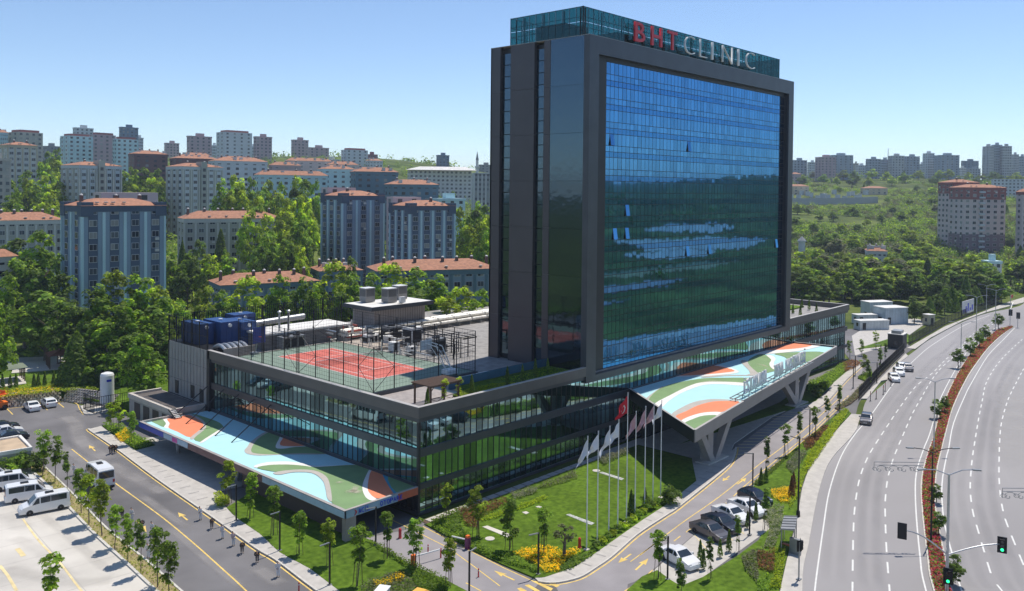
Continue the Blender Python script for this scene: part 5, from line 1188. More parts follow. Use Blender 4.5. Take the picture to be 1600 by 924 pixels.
# ================================================================== STREET FURNITURE
def park_lamp(bx_, by_, h, adir, label, group, z=.12):
    p = G(bx_, by_); t_ = thing('lamp_post', label, 'street lamp', (p.x, p.y, z), 0, group)
    MB().box(-.07,.07,-.07,.07,0,h).build('pole', BLK, t_); a = Vector((math.cos(adir), math.sin(adir), 0)); MB().bar((0,0,h-.06), Vector((0,0,h-.06))+a*1.15, .14, .1).build('arm', GRYM, t_)
    MB().box(-.2,.2,-.2,.2,-.05,.06).build('base_plate', GRYM, t_); return t_
LG = 'square lamp posts by the service roads'
for i, (x, y, h, a) in enumerate(((369,815,4.3,pi),(437,862,4.3,pi),(515,916,4.3,pi),(587,854,4.3,pi*.9))): park_lamp(x, y, h, a, 'square dark lamp post on the left lawn, %s from the left' % ORD[i], LG)
park_lamp(841,899,4.3,pi*.9,'square dark lamp post in the yellow flower bed', LG); park_lamp(733,932,4.3,.2,'lamp post with a white camera head at the driveway', LG)
for i, (x, y) in enumerate(((1043,907),(1171,837),(1176,760.5),(1265,683),(1312,641),(1333,607))): park_lamp(x, y, 4.4, 2.2, 'square dark lamp post along the service road, %s from the bottom' % ORD[i], LG)
for i, (x, y) in enumerate(((1336,588),(1376,569),(1370,600))): park_lamp(x, y, 4.4, 2.2, 'square dark lamp post at the far car park, %s from the left' % ORD[i], LG)
p = G(1247,809); t_ = thing('tall_lamp_post', 'tall black lamp post on the highway pavement by the bus shelter', 'street lamp', (p.x, p.y, .13)); MB().tube((0,0,0),(0,0,9.6),.13,.08,n=8).build('pole', BLK, t_); MB().lathe([(.25,0),(.22,.7),(.14,.75)],(0,0,0),10).build('base', BLK, t_); k = MB(); k.tube((0,0,9.5),(-.6,.9,9.8),.05); k.build('arm', BLK, t_)
def double_lamp(px, py, h, label, ad, m_=GALV, z=.16):
    p = G(px, py); t_ = thing('double_street_lamp', label, 'street lamp', (p.x, p.y, z), 0, 'double-armed lamps on the highway median')
    MB().tube((0,0,0),(0,0,h),.12,.07,n=8).build('pole', m_, t_)
    for s in (1,-1):
        d_ = Vector((math.cos(ad)*s, math.sin(ad)*s, 0)); MB().path([Vector((0,0,h-.1)), d_*1.1+Vector((0,0,h+.35)), d_*2.3+Vector((0,0,h+.5))], .045).build('arm', m_, t_); k = MB(); k.bar(d_*2.2+Vector((0,0,h+.48)), d_*3.0+Vector((0,0,h+.5)), .3, .12); k.build('lamp_head', GRYM, t_)
xd = math.atan2(rt.y, rt.x)
double_lamp(1454.5,849,10.2,'dark double-armed street lamp in the median flowers', xd, BLK)
double_lamp(1459,705,10.6,'grey double-armed street lamp on the median beside the driving car', xd)
double_lamp(1501,571,9.5,'tall plain grey pole on the median among the red flowers', xd)
double_lamp(1525,531,11.5,'double-armed street lamp near the far end of the median', xd); double_lamp(1555,520,12,'double-armed street lamp at the far tip of the median', xd); double_lamp(1541,489,9,'double-armed street lamp on the far pavement by the trees', xd)
# scroll light decorations hung across the lanes
def scroll(bx_, by_, z, s0, L, label):
    p = G(bx_, by_); t_ = thing('scroll_decoration', label, 'light decoration', (p.x, p.y, 0), xd, 'scroll decorations on the highway lamps'); k = MB()
    k.path([Vector((s0,0,z)), Vector((s0+L,0,z))], .035); k.path([Vector((s0,0,z-.35)), Vector((s0+L,0,z-.35))], .03)
    for i in range(4):
        c = s0+L*(i+.5)/4
        k.path([Vector((c+(.75-.06*j)*math.cos(j*.55), 0, z-.85+(.55-.04*j)*math.sin(j*.55))) for j in range(13)], .03, 5)
        k.path([Vector((c-.6+(.4-.03*j)*math.cos(-j*.6), 0, z-.7+(.35-.03*j)*math.sin(-j*.6))) for j in range(11)], .03, 5)
    k.build('scroll', GRYM, t_)
    MB().path([Vector((s0,0,z)), Vector((s0,0,z-1.0))], .03).build('end_rod', GRYM, t_)
    if s0 > 0: MB().path([Vector((0,0,.15)), Vector((0,0,z+.4)), Vector((s0,0,z))], .05).build('support_pole', GRYM, t_)
scroll(1454.5,849,9.2,-6.6,5.6,'curly light frame hung over the left carriageway beside the dark lamp')
scroll(1612,905,9.4,-3.2,5.4,'curly light frame over the right carriageway cut by the right edge')
# traffic lights
GRN = emit('green_light', (.02,.9,.25), 3.0)
def signal(par, c, d, lit=None, sc=1., nm='signal_head'):
    o = bpy.data.objects.new(nm, None); COL.objects.link(o); o.parent = par; o.location = c; o.rotation_euler = (0,0,d)   # looks along local -Y
    k = MB(); k.box(-.42*sc,.42*sc,.0,.05,-.85*sc,.75*sc); k.box(-.22*sc,.22*sc,-.3*sc,0,-.62*sc,.55*sc); k.build('housing', BLK, o)
    for i, z in enumerate((.36,-.03,-.42)):
        k = MB(); k.tube((0,-.3*sc,z*sc),(0,-.33*sc,z*sc),.14*sc,n=12); k.build('lens', GRN if lit == i else DKG, o)
p = G(1479,931); tp = thing('traffic_mast', 'tall grey traffic mast with curved arms and signals at the median end', 'traffic light', (p.x, p.y, .16))
MB().tube((0,0,0),(0,0,11.9),.17,.1,n=10).build('pole', GALV, tp)
cd = math.atan2((p-CP).y, (p-CP).x)-pi/2
R2 = Vector((rt.x, rt.y, 0)).normalized()
for s, L, zz in ((-1,4.55,6.3),(1,5.2,5.0)):
    MB().path([R2*s*(L*t/8)+Vector((0,0,3.9+(zz-3.9)*math.sin(t/8*pi/2))) for t in range(9)], .07, 7).build('arm', GALV, tp)
signal(tp, R2*-4.6+Vector((0,-.1,6.3)), cd+pi, None); signal(tp, R2*5.25+Vector((0,-.1,5.0)), cd, 2); signal(tp, Vector((0,0,1.9))-Vector((fw.x,fw.y,0))*.2, cd, 2)
for s in (1,-1): MB().path([Vector((0,0,11.8)), R2*s*1.3+Vector((0,0,12.3)), R2*s*2.5+Vector((0,0,12.35))], .05).build('lamp_arm', GALV, tp); MB().bar(R2*s*2.3+Vector((0,0,12.35)), R2*s*3.1+Vector((0,0,12.3)), .3, .12).build('lamp_head', GRYM, tp)
p = G(1248,908); t_ = thing('traffic_light', 'traffic light on a single pole on the pavement below the bus shelter', 'traffic light', (p.x, p.y, .13)); MB().tube((0,0,0),(0,0,3.9),.08,n=8).build('pole', GRYM, t_); signal(t_, Vector((.12,-.1,3.6)), .5, None, .75); signal(t_, Vector((0,.0,3.5)), 2.6, None, .7); MB().box(-.25,.25,-.2,.2,0,.12).build('base', GRYM, t_)
p = G(1578,511); t_ = thing('traffic_light', 'traffic light with a red board at the far end of the median', 'traffic light', (p.x, p.y, .16)); MB().tube((0,0,0),(0,0,9.5),.09,n=8).build('pole', GALV, t_); signal(t_, Vector((0,-.1,4.2)), cd, None, 1.2); MB().box(.1,3.0,-.05,.05,8.4,9.3).build('red_board', RED, t_); MB().path([Vector((0,0,5)), Vector((3.5,0,7))], .06).build('arm', GALV, t_)
p = G(1590,512); t_ = thing('traffic_light', 'small traffic light right of the red board on the far junction', 'traffic light', (p.x, p.y, .05)); MB().tube((0,0,0),(0,0,3.5),.09,n=8).build('pole', GALV, t_); signal(t_, Vector((0,-.1,3.6)), cd, None, 1.2)
# flagpoles and flags
FL = [(916.5,859.5,683,'w'),(933,848,675,'w'),(951,836,667,'w'),(965,825.5,657,'w'),(978.7,816.5,615,'t'),(992,807,644,'p'),(1007,795.5,636,'p'),(1020,786.5,631,'p'),(1032,778,627,'w')]
CLW = mat('white_flag_cloth', (.7,.7,.73), .85, var=.06); CLR = mat('red_flag_cloth', (.55,.012,.025), .85, var=.06); CLP = mat('pink_flag_cloth', (.5,.3,.33), .85, var=.25, scale=1.5)
for i, (x, y, yt, kd) in enumerate(FL):
    p = G(x, y, .15); a_ = (p-CP).x*math.cos(YAW)+(p-CP).y*math.sin(YAW); top = A(x, yt, a_).z; h = top-.15
    t_ = thing('flagpole', 'white flagpole on the front lawn, %s from the left' % ORD[i] if kd != 't' else 'tallest white flagpole, holding the red flag', 'flagpole', (p.x, p.y, .15), 0, 'flagpoles on the front lawn')
    MB().tube((0,0,0),(0,0,h),.075,.045,n=8).build('pole', WHM, t_); MB().lathe([(.0001,0),(.09,.06),(.0001,.16)],(0,0,h),8).build('finial', GALV, t_); MB().box(-.25,.25,-.25,.25,-.1,.1).build('base', CONC, t_)
    rf = random.Random(i); fl = MB(); nu, nv = 12, 8; LL = 2.4 if kd != 't' else 2.7; HH = 1.7 if kd != 't' else 2.1
    dr = Vector((-rt.x, -rt.y, 0)).normalized(); dn = Vector((-fw.x, -fw.y, 0)).normalized(); sag = rf.uniform(1.5, 2.4) if kd != 't' else 1.5
    for u in range(nu+1):
        for v_ in range(nv+1):
            s = u/nu; q = v_/nv
            pt = dr*(LL*s*(.40+.14*q*s)) + Vector((0,0,-HH*q*(1-.35*s)-sag*s**1.3*LL*.42)) + dn*(.3*math.sin(s*9+q*4+i)*s+.12*math.sin(q*9+i)*s)+dr*(.1*math.sin(s*8+q*6+i*2)*s)
            fl.v.append(tuple(pt))
    fl.f = [(u*(nv+1)+v_, (u+1)*(nv+1)+v_, (u+1)*(nv+1)+v_+1, u*(nv+1)+v_+1) for u in range(nu) for v_ in range(nv)]; fl.m = [0]*len(fl.f)
    f_ = fl.build('flag', {'w': CLW, 't': CLR, 'p': CLP}[kd], None, (p.x, p.y, top-.25), smooth=True)
    tag(f_, {'w': 'white cloth flag drooping from the %s flagpole from the left' % ORD[i], 't': 'red flag with a white crescent and star on the tallest pole', 'p': 'pinkish white flag drooping from the %s flagpole from the left' % ORD[i]}[kd], 'flag', 'flags on the front lawn')
    if kd == 't':
        em = MB()
        def on(s, q): return dr*(LL*s*(.42+.12*q)) + Vector((0,0,-HH*q*(1-.15*s)-sag*s**1.1*LL*.42)) + dn*(.22*math.sin(s*7+q*3+i)*s+.03)
        cx_, r1 = .4, .24
        n1 = [on(cx_+.17*math.cos(.6+t*(2*pi-1.2)/16), .5+r1*math.sin(.6+t*(2*pi-1.2)/16)) for t in range(17)]; n2 = [on(cx_+.045+.13*math.cos(.75+t*(2*pi-1.5)/16), .5+.19*math.sin(.75+t*(2*pi-1.5)/16)) for t in range(17)]
        for t in range(16): em.add([n1[t], n1[t+1], n2[t+1], n2[t]], [(0,1,2,3)])
        sp = [on(.62+(.075 if t % 2 == 0 else .03)*math.cos(t*pi/5), .5+(.11 if t % 2 == 0 else .045)*math.sin(t*pi/5)) for t in range(10)]; c_ = on(.62,.5)
        for t in range(10): em.add([c_, sp[t], sp[(t+1) % 10]], [(0,1,2)])
        em.build('crescent_and_star', WHP, f_)
# barriers, cabinets, bollards, hydrants
p = G(646,884); t_ = thing('barrier', 'orange barrier cabinet and raised white arm at the driveway entry', 'barrier', (p.x, p.y, 0)); MB().box(-.22,.22,-.2,.2,0,1.15).build('cabinet', ORNG, t_); q_ = G(688.7,872)-p; MB().bar((0,0,.95), (q_.x,q_.y,.95), .12).build('arm', WHM, t_); MB().box(q_.x-.06,q_.x+.06,q_.y-.06,q_.y+.06,0,1.05).build('rest_post', RED, t_)
p = G(730.8,858); t_ = thing('barrier', 'purple and orange barrier cabinet with a white arm by the garden hedge', 'barrier', (p.x, p.y, 0)); MB().box(-.25,.25,-.22,.22,0,1.25).build('cabinet', mat('purple_paint', (.15,.02,.1), .5), t_); MB().box(-.2,.2,-.18,.18,1.25,1.5).build('lamp', ORNG, t_); q_ = G(706,852)-p; MB().bar((0,0,1.0), (q_.x,q_.y,1.0), .12).build('arm', WHM, t_)
for i, (x, y, h, l_) in enumerate(((625,841,1.1,'stout red hydrant post in the drive before the portal'),(668.8,863,.85,'slim red bollard in the drive behind the barrier arm'),(747.5,902,.9,'slim red bollard on the drive beside the lane line'),(467,925,.95,'slim red bollard at the bottom of the left kerb'),(905.5,858,1.1,'red fire hydrant at the edge of the yellow flowers'))):
    p = G(x, y); t_ = thing('red_bollard', l_, 'hydrant' if 'hydrant' in l_ else 'bollard', (p.x, p.y, .0 if i < 4 else .15)); r__ = .17 if 'hydrant' in l_ else .07
    MB().lathe([(r__*1.3,0),(r__*1.3,.06),(r__,.08),(r__,h-.1),(r__*.6,h)],(0,0,0),10).build('post', RED, t_); MB().lathe([(r__*1.02,0),(r__*1.02,.1)],(0,0,h*.7),10).build('band', WHP if r__ < .1 else RED, t_)
for i, (x, y) in enumerate(((1360,627),(1369,624),(1380,617),(1383,612),(1392,604))):
    p = G(x, y); t_ = thing('flexible_bollard', '%s black and white flexible post from the left by the parked cars' % ORD[i], 'bollard', (p.x, p.y, .01), 0, 'flexible posts on the highway edge'); MB().lathe([(.2,0),(.2,.05),(.07,.07),(.06,1.9)],(0,0,0),8).build('post', BLK, t_); MB().lathe([(.075,0),(.075,.3)],(0,0,1.3),8).build('band', RED, t_)
# bus shelter
rc = [G(1150+x/5.02, 740+y/5.02, 2.6) for x, y in ((375,340),(480,342),(463,446),(350,440))]
cx = sum(rc, Vector())/4; t_ = thing('bus_shelter', 'small bus shelter with a grey ribbed roof and orange seat', 'bus shelter', (cx.x, cx.y, .13))
rl = [v-Vector((cx.x,cx.y,0)) for v in rc]; k = MB(); k.prism([(v.x,v.y) for v in rl], 2.42, 2.54); k.build('roof', GRYM, t_); k = MB()
for i in range(6): k.bar(rl[0].lerp(rl[3], i/5)*1, rl[1].lerp(rl[2], i/5)*1, .09, .06)
o_ = k.build('roof_rib', mat('rib_grey', (.2,.2,.21), .6), t_); o_.location.z = -.02
for v in rl: MB().box(v.x*.9-.05, v.x*.9+.05, v.y*.9-.05, v.y*.9+.05, 0, 2.42).build('post', GRYM, t_)
k = MB(); k.wall([rl[0]*.88, rl[3]*.88], .04, .3, 2.2); k.build('back_panel', DKG, t_); m0 = rl[3].lerp(rl[2], .35); k = MB(); k.box(m0.x*.5-.2, m0.x*.5+.2, m0.y*.5-.5, m0.y*.5+.5, .42, .5); k.build('seat', ORNG, t_)
k = MB(); v = rl[2]*1.15; k.box(v.x-.25,v.x+.1,v.y-.6,v.y+.6,0,1.7); k.build('advert_case', GRYM, t_)
# kiosk at the left edge
kc = [Vector((-25.0,59.3,0)), Vector((-25.8,52.0,0)), Vector((-33,53,0)), Vector((-32.5,60,0))]
t_ = thing('kiosk', 'grey flat-roofed kiosk cut by the left edge beside the concrete lot', 'kiosk', (0,0,0)); k = MB(); k.prism(kc, 0, 2.8); k.build('wall', mat('kiosk_render', (.38,.36,.34), .8), t_)
k = MB(); k.wall(kc+[kc[0]], .4, 2.6, 3.1); k.build('parapet', WHR, t_); MB().sheet(kc, 2.85).build('roof', mat('sandy_roof', (.48,.36,.24), .9, var=.15), t_)
# oxygen tank in its cage
p = G(171,640); t_ = thing('gas_tank', 'white upright gas tank standing in a dark cage by the car park', 'tank', (p.x, p.y+1, .05)); MB().lathe([(.95,0),(1.15,.25),(1.15,5.1),(1.0,5.45),(.4,5.65)],(0,0,.8),20).build('vessel', WHM, t_); k = MB(); [k.tube((math.cos(a)*.9,math.sin(a)*.9,0),(math.cos(a)*.9,math.sin(a)*.9,1.0),.09) for a in (0,1.57,3.14,4.71)]; k.build('leg', GRYM, t_); MB().box(-.55,.3,-1.19,-1.15,4.9,5.3).build('name_strip', BLUE, t_)
cg = thing('cage_fence', 'dark mesh cage around the white gas tank', 'fence', (p.x-3.2, p.y-1.6, .05)); k = MB()
for i in range(17):
    for a in ((i*.4,0),(0,i*.3),(i*.4,4.8)): k.box(a[0]-.025,a[0]+.025,a[1]-.025,a[1]+.025,0,2.9)
k.build('bar', BLK, cg, kind='stuff'); k = MB()
for z in (.2,1.5,2.85): k.bar((0,0,z),(6.4,0,z),.07); k.bar((0,0,z),(0,4.8,z),.07); k.bar((0,4.8,z),(6.4,4.8,z),.07)
k.build('rail', BLK, cg)
MB().prism(GP([(126,636),(131,648),(145,648.5),(172,644),(176,636),(150,626)]), 0, .14).build('tank_plinth', CONC, kind='structure')
# stone retaining wall: a battered face of blocks
rw = thing('retaining_wall', 'sloping retaining wall of small stone blocks behind the white cars', 'wall', (0,0,0)); mb = MB(); rk = random.Random(9)
line = [Vector((-42,91.9,0)), Vector((-18,90.9,0)), Vector((-9,89.1,0)), Vector((-6.5,83,0)), Vector((-5.2,77.5,0))]; W2 = walk(line, .62)
for j in range(6):
    for i, (q, d) in enumerate(W2):
        nn = Vector((-d.y, d.x, 0)); c = q+nn*(.12+j*.3)+d*(.31*(j % 2)); z = j*.36; s = rk.uniform(.2,.29)
        mb.add([c-d*s-nn*.05+Vector((0,0,z)), c+d*s-nn*.05+Vector((0,0,z)), c+d*s+nn*.1+Vector((0,0,z+.31)), c-d*s+nn*.1+Vector((0,0,z+.31)), c-d*s+nn*.5+Vector((0,0,z+.31)), c+d*s+nn*.5+Vector((0,0,z+.31))], [(0,1,2,3),(3,2,5,4)])
mb.build('stone', mat('grey_stone', (.36,.33,.30), .9, var=.2, scale=3, isl=.3), rw, kind='stuff')
k = MB()
for a, b in zip(line, line[1:]):
    nn = Vector((-(b-a).y, (b-a).x, 0)).normalized(); k.add([a+nn*.1, b+nn*.1, b+nn*2.1+Vector((0,0,2.15)), a+nn*2.1+Vector((0,0,2.15))], [(0,1,2,3)])
k.build('backing', SOIL, rw)
# orange work machine at the left edge
p = G(0,640); t_ = thing('work_platform', 'orange lifting machine cut by the left edge of the car park', 'machine', (p.x-.6, p.y, .05)); k = MB(); k.box(-1.6,1.6,-.9,.9,.45,1.3); k.box(-1.2,.6,-.8,.8,1.3,2.0); k.build('chassis', ORNG, t_); k = MB(); k.bar((-1.2,0,1.8),(1.4,0,3.0),.35); k.bar((1.4,0,3.0),(-.6,0,3.6),.3); k.build('boom', ORNG, t_); k = MB(); [k.bar((x,y,2.6),(x,y,3.7),.06) for x in (.2,1.6) for y in (-.7,.7)]; k.box(.2,1.6,-.7,.7,2.55,2.65); k.build('basket', ORNG, t_)
for x in (-1.1,1.1):
    for y in (-1,1): MB().tube((x,y-.14,.45),(x,y+.14,.45),.45,n=12).build('wheel', RUB, t_)
# yellow machine at the bottom edge
p = G(650,965); t_ = thing('yellow_skip', 'orange-yellow sloped machine housing cut by the bottom edge', 'machine', (p.x, p.y, .15), .3); k = MB(); k.box(-1.7,1.7,-1.0,1.0,.2,1.6); k.build('body', ORNG if 0 else mat('machine_yellow', (.75,.42,.07), .5), t_); k = MB(); k.add([(-.9,-.8,1.6),(1.7,-.8,1.6),(1.7,.8,1.6),(-.9,.8,1.6),(-.3,-.5,2.15),(1.0,-.5,2.15),(1.0,.5,2.15),(-.3,.5,2.15)], [(4,5,6,7),(0,1,5,4),(1,2,6,5),(2,3,7,6),(3,0,4,7)]); k.build('hood', bpy.data.materials['machine_yellow'], t_); k = MB(); k.path([Vector((-1.7,-1,1.6)), Vector((-1.7,-1,2.3)), Vector((-.9,-1,2.3)), Vector((-.9,-1,1.6))], .04); k.build('handle', BLK, t_)
p = G(597,944); t_ = thing('white_cabinet', 'low white cabinet cut by the bottom edge beside the yellow machine', 'cabinet', (p.x, p.y, .1), .5); MB().box(-.7,.7,-.5,.5,0,1.3).build('body', WHM, t_); MB().box(-.78,.78,-.58,.58,1.3,1.38).build('lid', WHM, t_)
# site cabins, guard hut, billboard, fence along the highway
def cabin(name, label, cat, x, y, wx, wy, h, rz, m_, z=.05):
    t_ = thing(name, label, cat, (x, y, z), rz); MB().box(0,wx,0,wy,0,h).build('wall', m_, t_); MB().box(-.1,wx+.1,-.1,wy+.1,h,h+.15).build('roof', WHR, t_); k = MB()
    for i in range(int(wx)): k.box(i+.48,i+.52,-.02,0,.1,h-.1)
    k.build('seam', GRYM, t_); MB().box(.8,1.9,-.03,0,.1,2.1).build('door', DK2, t_); MB().box(-.03,0,wy*.3,wy*.6,1.0,2.0).build('window', DKG, t_); return t_
CB = mat('cabin_white', (.55,.58,.58), .5); CBL = mat('cabin_blue_grey', (.4,.47,.52), .5)
cb_a = -.42
cabin('site_cabin', 'long white site cabin nearest the road', 'cabin', 181.5, 14.5, 9.5, 3.2, 2.6, -.62, CB); cabin('site_cabin', 'stacked pale blue site cabin beside the long white one', 'cabin', 198, 13, 8.2, 5.5, 4.9, -.55, CBL); cabin('site_cabin', 'tall white site cabin at the back of the group', 'cabin', 206, 20.5, 8.5, 4.5, 5.2, -.55, CB); cabin('site_cabin', 'low pale cabin behind the long white one', 'cabin', 193, 19.5, 7, 3, 2.6, -.6, CB)
cabin('site_cabin', 'small cream box cabin right of the stacked cabins', 'cabin', 206.5, 3.2, 2.6, 2.4, 3.0, -.4, mat('cream_box', (.55,.5,.36), .6))
hb = cabin('guard_hut', 'dark timbered guard hut with a white roof by the highway entrance', 'hut', 158.6, -4.6, 4.6, 3.6, 3.6, .1, mat('hut_dark', (.05,.042,.04), .7)); 
k = MB(); k.box(.6,3.8,.6,2.9,3.8,4.5); k.build('roof_unit', GRYM, hb)
fl_ = [G(*q) for q in ((1342,626),(1375,588),(1413,551))]; t_ = thing('boundary_fence', 'dark boundary fence between the car park and the highway pavement', 'fence', (0,0,0))
def rail_fence(t_, line, h, st, dens):
    for q, d in walk(line, st): MB().box(q.x-.06,q.x+.06,q.y-.06,q.y+.06,.1,h).build('post', BLK, t_)
    k = MB(); k.wall(line, .06, .1, .6)
    for z in (h-.08, h*.55): 
        for a, b in zip(line, line[1:]): k.bar((a.x,a.y,z),(b.x,b.y,z),.06)
    k.build('rail', BLK, t_); k = MB()
    for q, d in walk(line, dens): k.box(q.x-.02,q.x+.02,q.y-.02,q.y+.02,.1,h)
    k.build('bar', BLK, t_, kind='stuff')
rail_fence(t_, fl_, 2.5, 3.0, .28)
fl_ = [G(*q) for q in ((1420,540),(1452,522),(1477,508),(1520,491),(1566,474))]; t_ = thing('boundary_fence', 'dark boundary fence along the far pavement under the trees', 'fence', (0,0,0)); rail_fence(t_, fl_, 2.6, 4.0, .35)
a_, b_ = G(1503,497), G(1521,491); t_ = thing('billboard', 'white billboard with blue figures on the fence by the far pavement', 'billboard', (a_.x, a_.y, 0), ang(a_, b_)); L = (b_-a_).length; MB().box(0,L,-.1,.1,1.0,5.2).build('board', WHP, t_); k = MB()
for i in range(5): k.box(L*(.08+i*.18), L*(.08+i*.18)+L*.11, -.14, -.1, 1.6, 2.6+1.6*((i*7) % 3)/2)
k.build('printed_figure', BLUE, t_); k = MB(); [MB().box(x-.1,x+.1,.1,.3,0,5).build('post', BLK, t_) for x in (.3,L/2,L-.3)]
# park shelters beyond the retaining wall
def shelter(name, label, pts, h, m_, z=1.0):
    c = sum(pts, Vector())/len(pts); t_ = thing(name, label, 'shelter', (c.x, c.y, z)); L = [v-c for v in pts]
    k = MB(); top = [(v.x*.15,v.y*.15,h+1.1) for v in L]; lo = [(v.x*1.08,v.y*1.08,h) for v in L]; n_ = len(L)
    k.add(lo+top, [(i,(i+1) % n_, n_+(i+1) % n_, n_+i) for i in range(n_)]+[tuple(range(n_,2*n_)), tuple(range(n_-1,-1,-1))]); k.build('roof', m_, t_)
    for i in range(n_):
        for f in (0,.33,.66): v = L[i].lerp(L[(i+1) % n_], f); MB().box(v.x-.09,v.x+.09,v.y-.09,v.y+.09,0,h).build('post', WOOD, t_)
    k = MB(); k.box(-1.2,1.2,-.4,.4,.65,.75); k.box(-1.2,1.2,-1.1,-.7,.4,.47); k.box(-1.2,1.2,.7,1.1,.4,.47); k.build('picnic_table', WOOD, t_)
shelter('park_shelter', 'long park shelter with a green-grey hipped roof at the left edge', [Vector(p) for p in ((-24,105,0),(-9.5,106.5,0),(-8.8,111.5,0),(-23,112,0))], 2.7, mat('green_roof', (.16,.19,.13), .8))
shelter('park_shelter', 'park gazebo with a rusty red roof beside the pale terrace', [Vector(p) for p in ((-2.2,114.5,0),(3.8,113.5,0),(5,118.5,0),(-1.2,119.5,0))], 2.7, mat('rust_roof', (.27,.1,.07), .85))
# ================================================================== PEOPLE
def skin(chains, nm, m_, sub=1):
    vs, es, rs = [], [], []; idx = {}
    for ch in chains:
        prev = None
        for p, r in ch:
            key = tuple(round(c, 3) for c in p)
            if key not in idx: idx[key] = len(vs); vs.append(p); rs.append(r)
            if prev is not None: es.append((prev, idx[key]))
            prev = idx[key]
    me = bpy.data.meshes.new(nm); me.from_pydata(vs, es, []); o = bpy.data.objects.new(nm, me); COL.objects.link(o)
    md = o.modifiers.new('s', 'SKIN'); md.use_smooth_shade = True
    for i, r in enumerate(rs): me.skin_vertices[0].data[i].radius = (r if hasattr(r, '__len__') else (r, r)); 
    me.skin_vertices[0].data[0].use_root = True
    o.modifiers.new('d', 'SUBSURF').levels = sub
    out = bpy.data.meshes.new_from_object(o.evaluated_get(bpy.context.evaluated_depsgraph_get())); bpy.data.objects.remove(o)
    out.name = nm; out.materials.clear(); out.materials.append(m_); return out
SKN = mat('skin', (.5,.3,.21), .6, var=.05); HAIR = mat('hair', (.02,.015,.012), .7); SUIT = mat('dark_suit', (.022,.02,.028), .8); WCL = mat('white_uniform', (.7,.7,.72), .8); SHOE = mat('shoe', (.02,.02,.02), .5); PNK = mat('pale_pink_uniform', (.62,.5,.5), .8)
def person_meshes(bend, arms):
    # faces +X; hips at z .92; the trunk turns forward about the hips by 'bend'
    cb, sb = math.cos(bend), math.sin(bend)
    def tr(x, y, z): u, v = x, z-.95; return (u*cb+v*sb-.12*sb, y, .95-u*sb+v*cb)
    hip = (-.12*sb, 0, .95); ch = tr(0,0,1.32); nk = tr(0,0,1.5); hd = tr(.02,0,1.58); ht = tr(.03,0,1.70)
    body = [[(hip,.13),(tr(0,0,1.1),.12),(ch,.14),(nk,.055),(hd,.085),(ht,.075)]]
    sh = []
    for s in (1,-1):
        a0 = tr(0,.19*s,1.4)
        if arms == 'down': a1, a2 = (a0[0]-.06, a0[1]+.05*s, a0[2]-.28), (a0[0]-.2, a0[1]-.04*s, a0[2]-.46)
        elif arms == 'front': a1, a2 = tr(.05,.25*s,1.14), tr(.25,.08*s,1.05)
        else: a1, a2 = tr(-.02,.3*s,1.17), tr(.05,.2*s,.97)
        sh.append((a0, a1, a2))
        hn = Vector(a2)+(Vector(a2)-Vector(a1)).normalized()*.09
        body.append([(ch,.14),(a0,.06),(a1,.045),(a2,.032),(tuple(hn),.028)])
        dv = (Vector(a2)-Vector(a1)).normalized(); sd = Vector((0,s,0))
        for f, (o_, l_) in enumerate(((-.03,.07),(-.01,.085),(.01,.08),(.03,.065))):
            b0 = hn+Vector((o_,0,0)); body.append([(tuple(hn),.028),(tuple(b0+dv*.03),.009),(tuple(b0+dv*l_+Vector((.01,-.01*s,0))),.008)])
        body.append([(tuple(Vector(a2)+dv*.03),.03),(tuple(Vector(a2)+dv*.06+Vector((.045,-.02*s,0))),.01),(tuple(Vector(a2)+dv*.1+Vector((.05,-.03*s,0))),.009)])
        body.append([(hip,.13),(( -.06*sb,.095*s,.86),.1),((.0,.1*s,.5),.065),((-.02,.1*s,.1),.045),((.1,.11*s,.04),.04)])
    B = skin(body, 'body', SKN)
    jk = [[(tuple(hip),.15),(tr(0,0,1.1),.145),(ch,.165),(tr(0,0,1.44),.09)]]
    for a0, a1, a2 in sh: jk.append([(ch,.165),(a0,.078),(a1,.06),(a2,.046)])
    tq = [[(tuple(hip),.14),((-.06*sb,.095*s,.86),.115),((.0,.1*s,.5),.082),((-.02,.1*s,.09),.062)] for s in (1,-1)]
    hr_ = [[(tr(-.03,0,1.66),.085),(tr(-.02,0,1.73),.075)]]
    sho = [[((-.05,.1*s,.045),.05),((.08,.11*s,.04),.045),((.15,.11*s,.03),.03)] for s in (1,-1)]
    face = MB()
    for s in (1,-1): e_ = Vector(tr(.105,.033*s,1.64)); face.box(e_.x-.008,e_.x+.008,e_.y-.012,e_.y+.012,e_.z-.007,e_.z+.007); e_ = Vector(tr(.02,.088*s,1.62)); face.box(e_.x-.012,e_.x+.012,e_.y-.012,e_.y+.012,e_.z-.025,e_.z+.025)
    e_ = Vector(tr(.12,0,1.61)); face.box(e_.x-.012,e_.x+.012,-.012,.012,e_.z-.02,e_.z+.02); e_ = Vector(tr(.105,0,1.56)); face.box(e_.x-.006,e_.x+.006,-.022,.022,e_.z-.005,e_.z+.005)
    return dict(body=B, jacket=skin(jk, 'jacket', SUIT), trousers=skin(tq, 'trousers', SUIT), hair=skin(hr_, 'hair', HAIR), shoes=skin([sho[0]], 'shoe', SHOE), shoes2=skin([sho[1]], 'shoe', SHOE), face=face.mesh('face', HAIR))
PB = person_meshes(1.05, 'down'); PS_ = person_meshes(.35, 'front')
def recol(me, m_): c = me.copy(); c.materials.clear(); c.materials.append(m_); return c
PW2 = dict(PS_); PW2['jacket'] = recol(PS_['jacket'], WCL); PW2['trousers'] = recol(PS_['trousers'], WCL); PP = dict(PW2); PP['jacket'] = recol(PS_['jacket'], PNK)
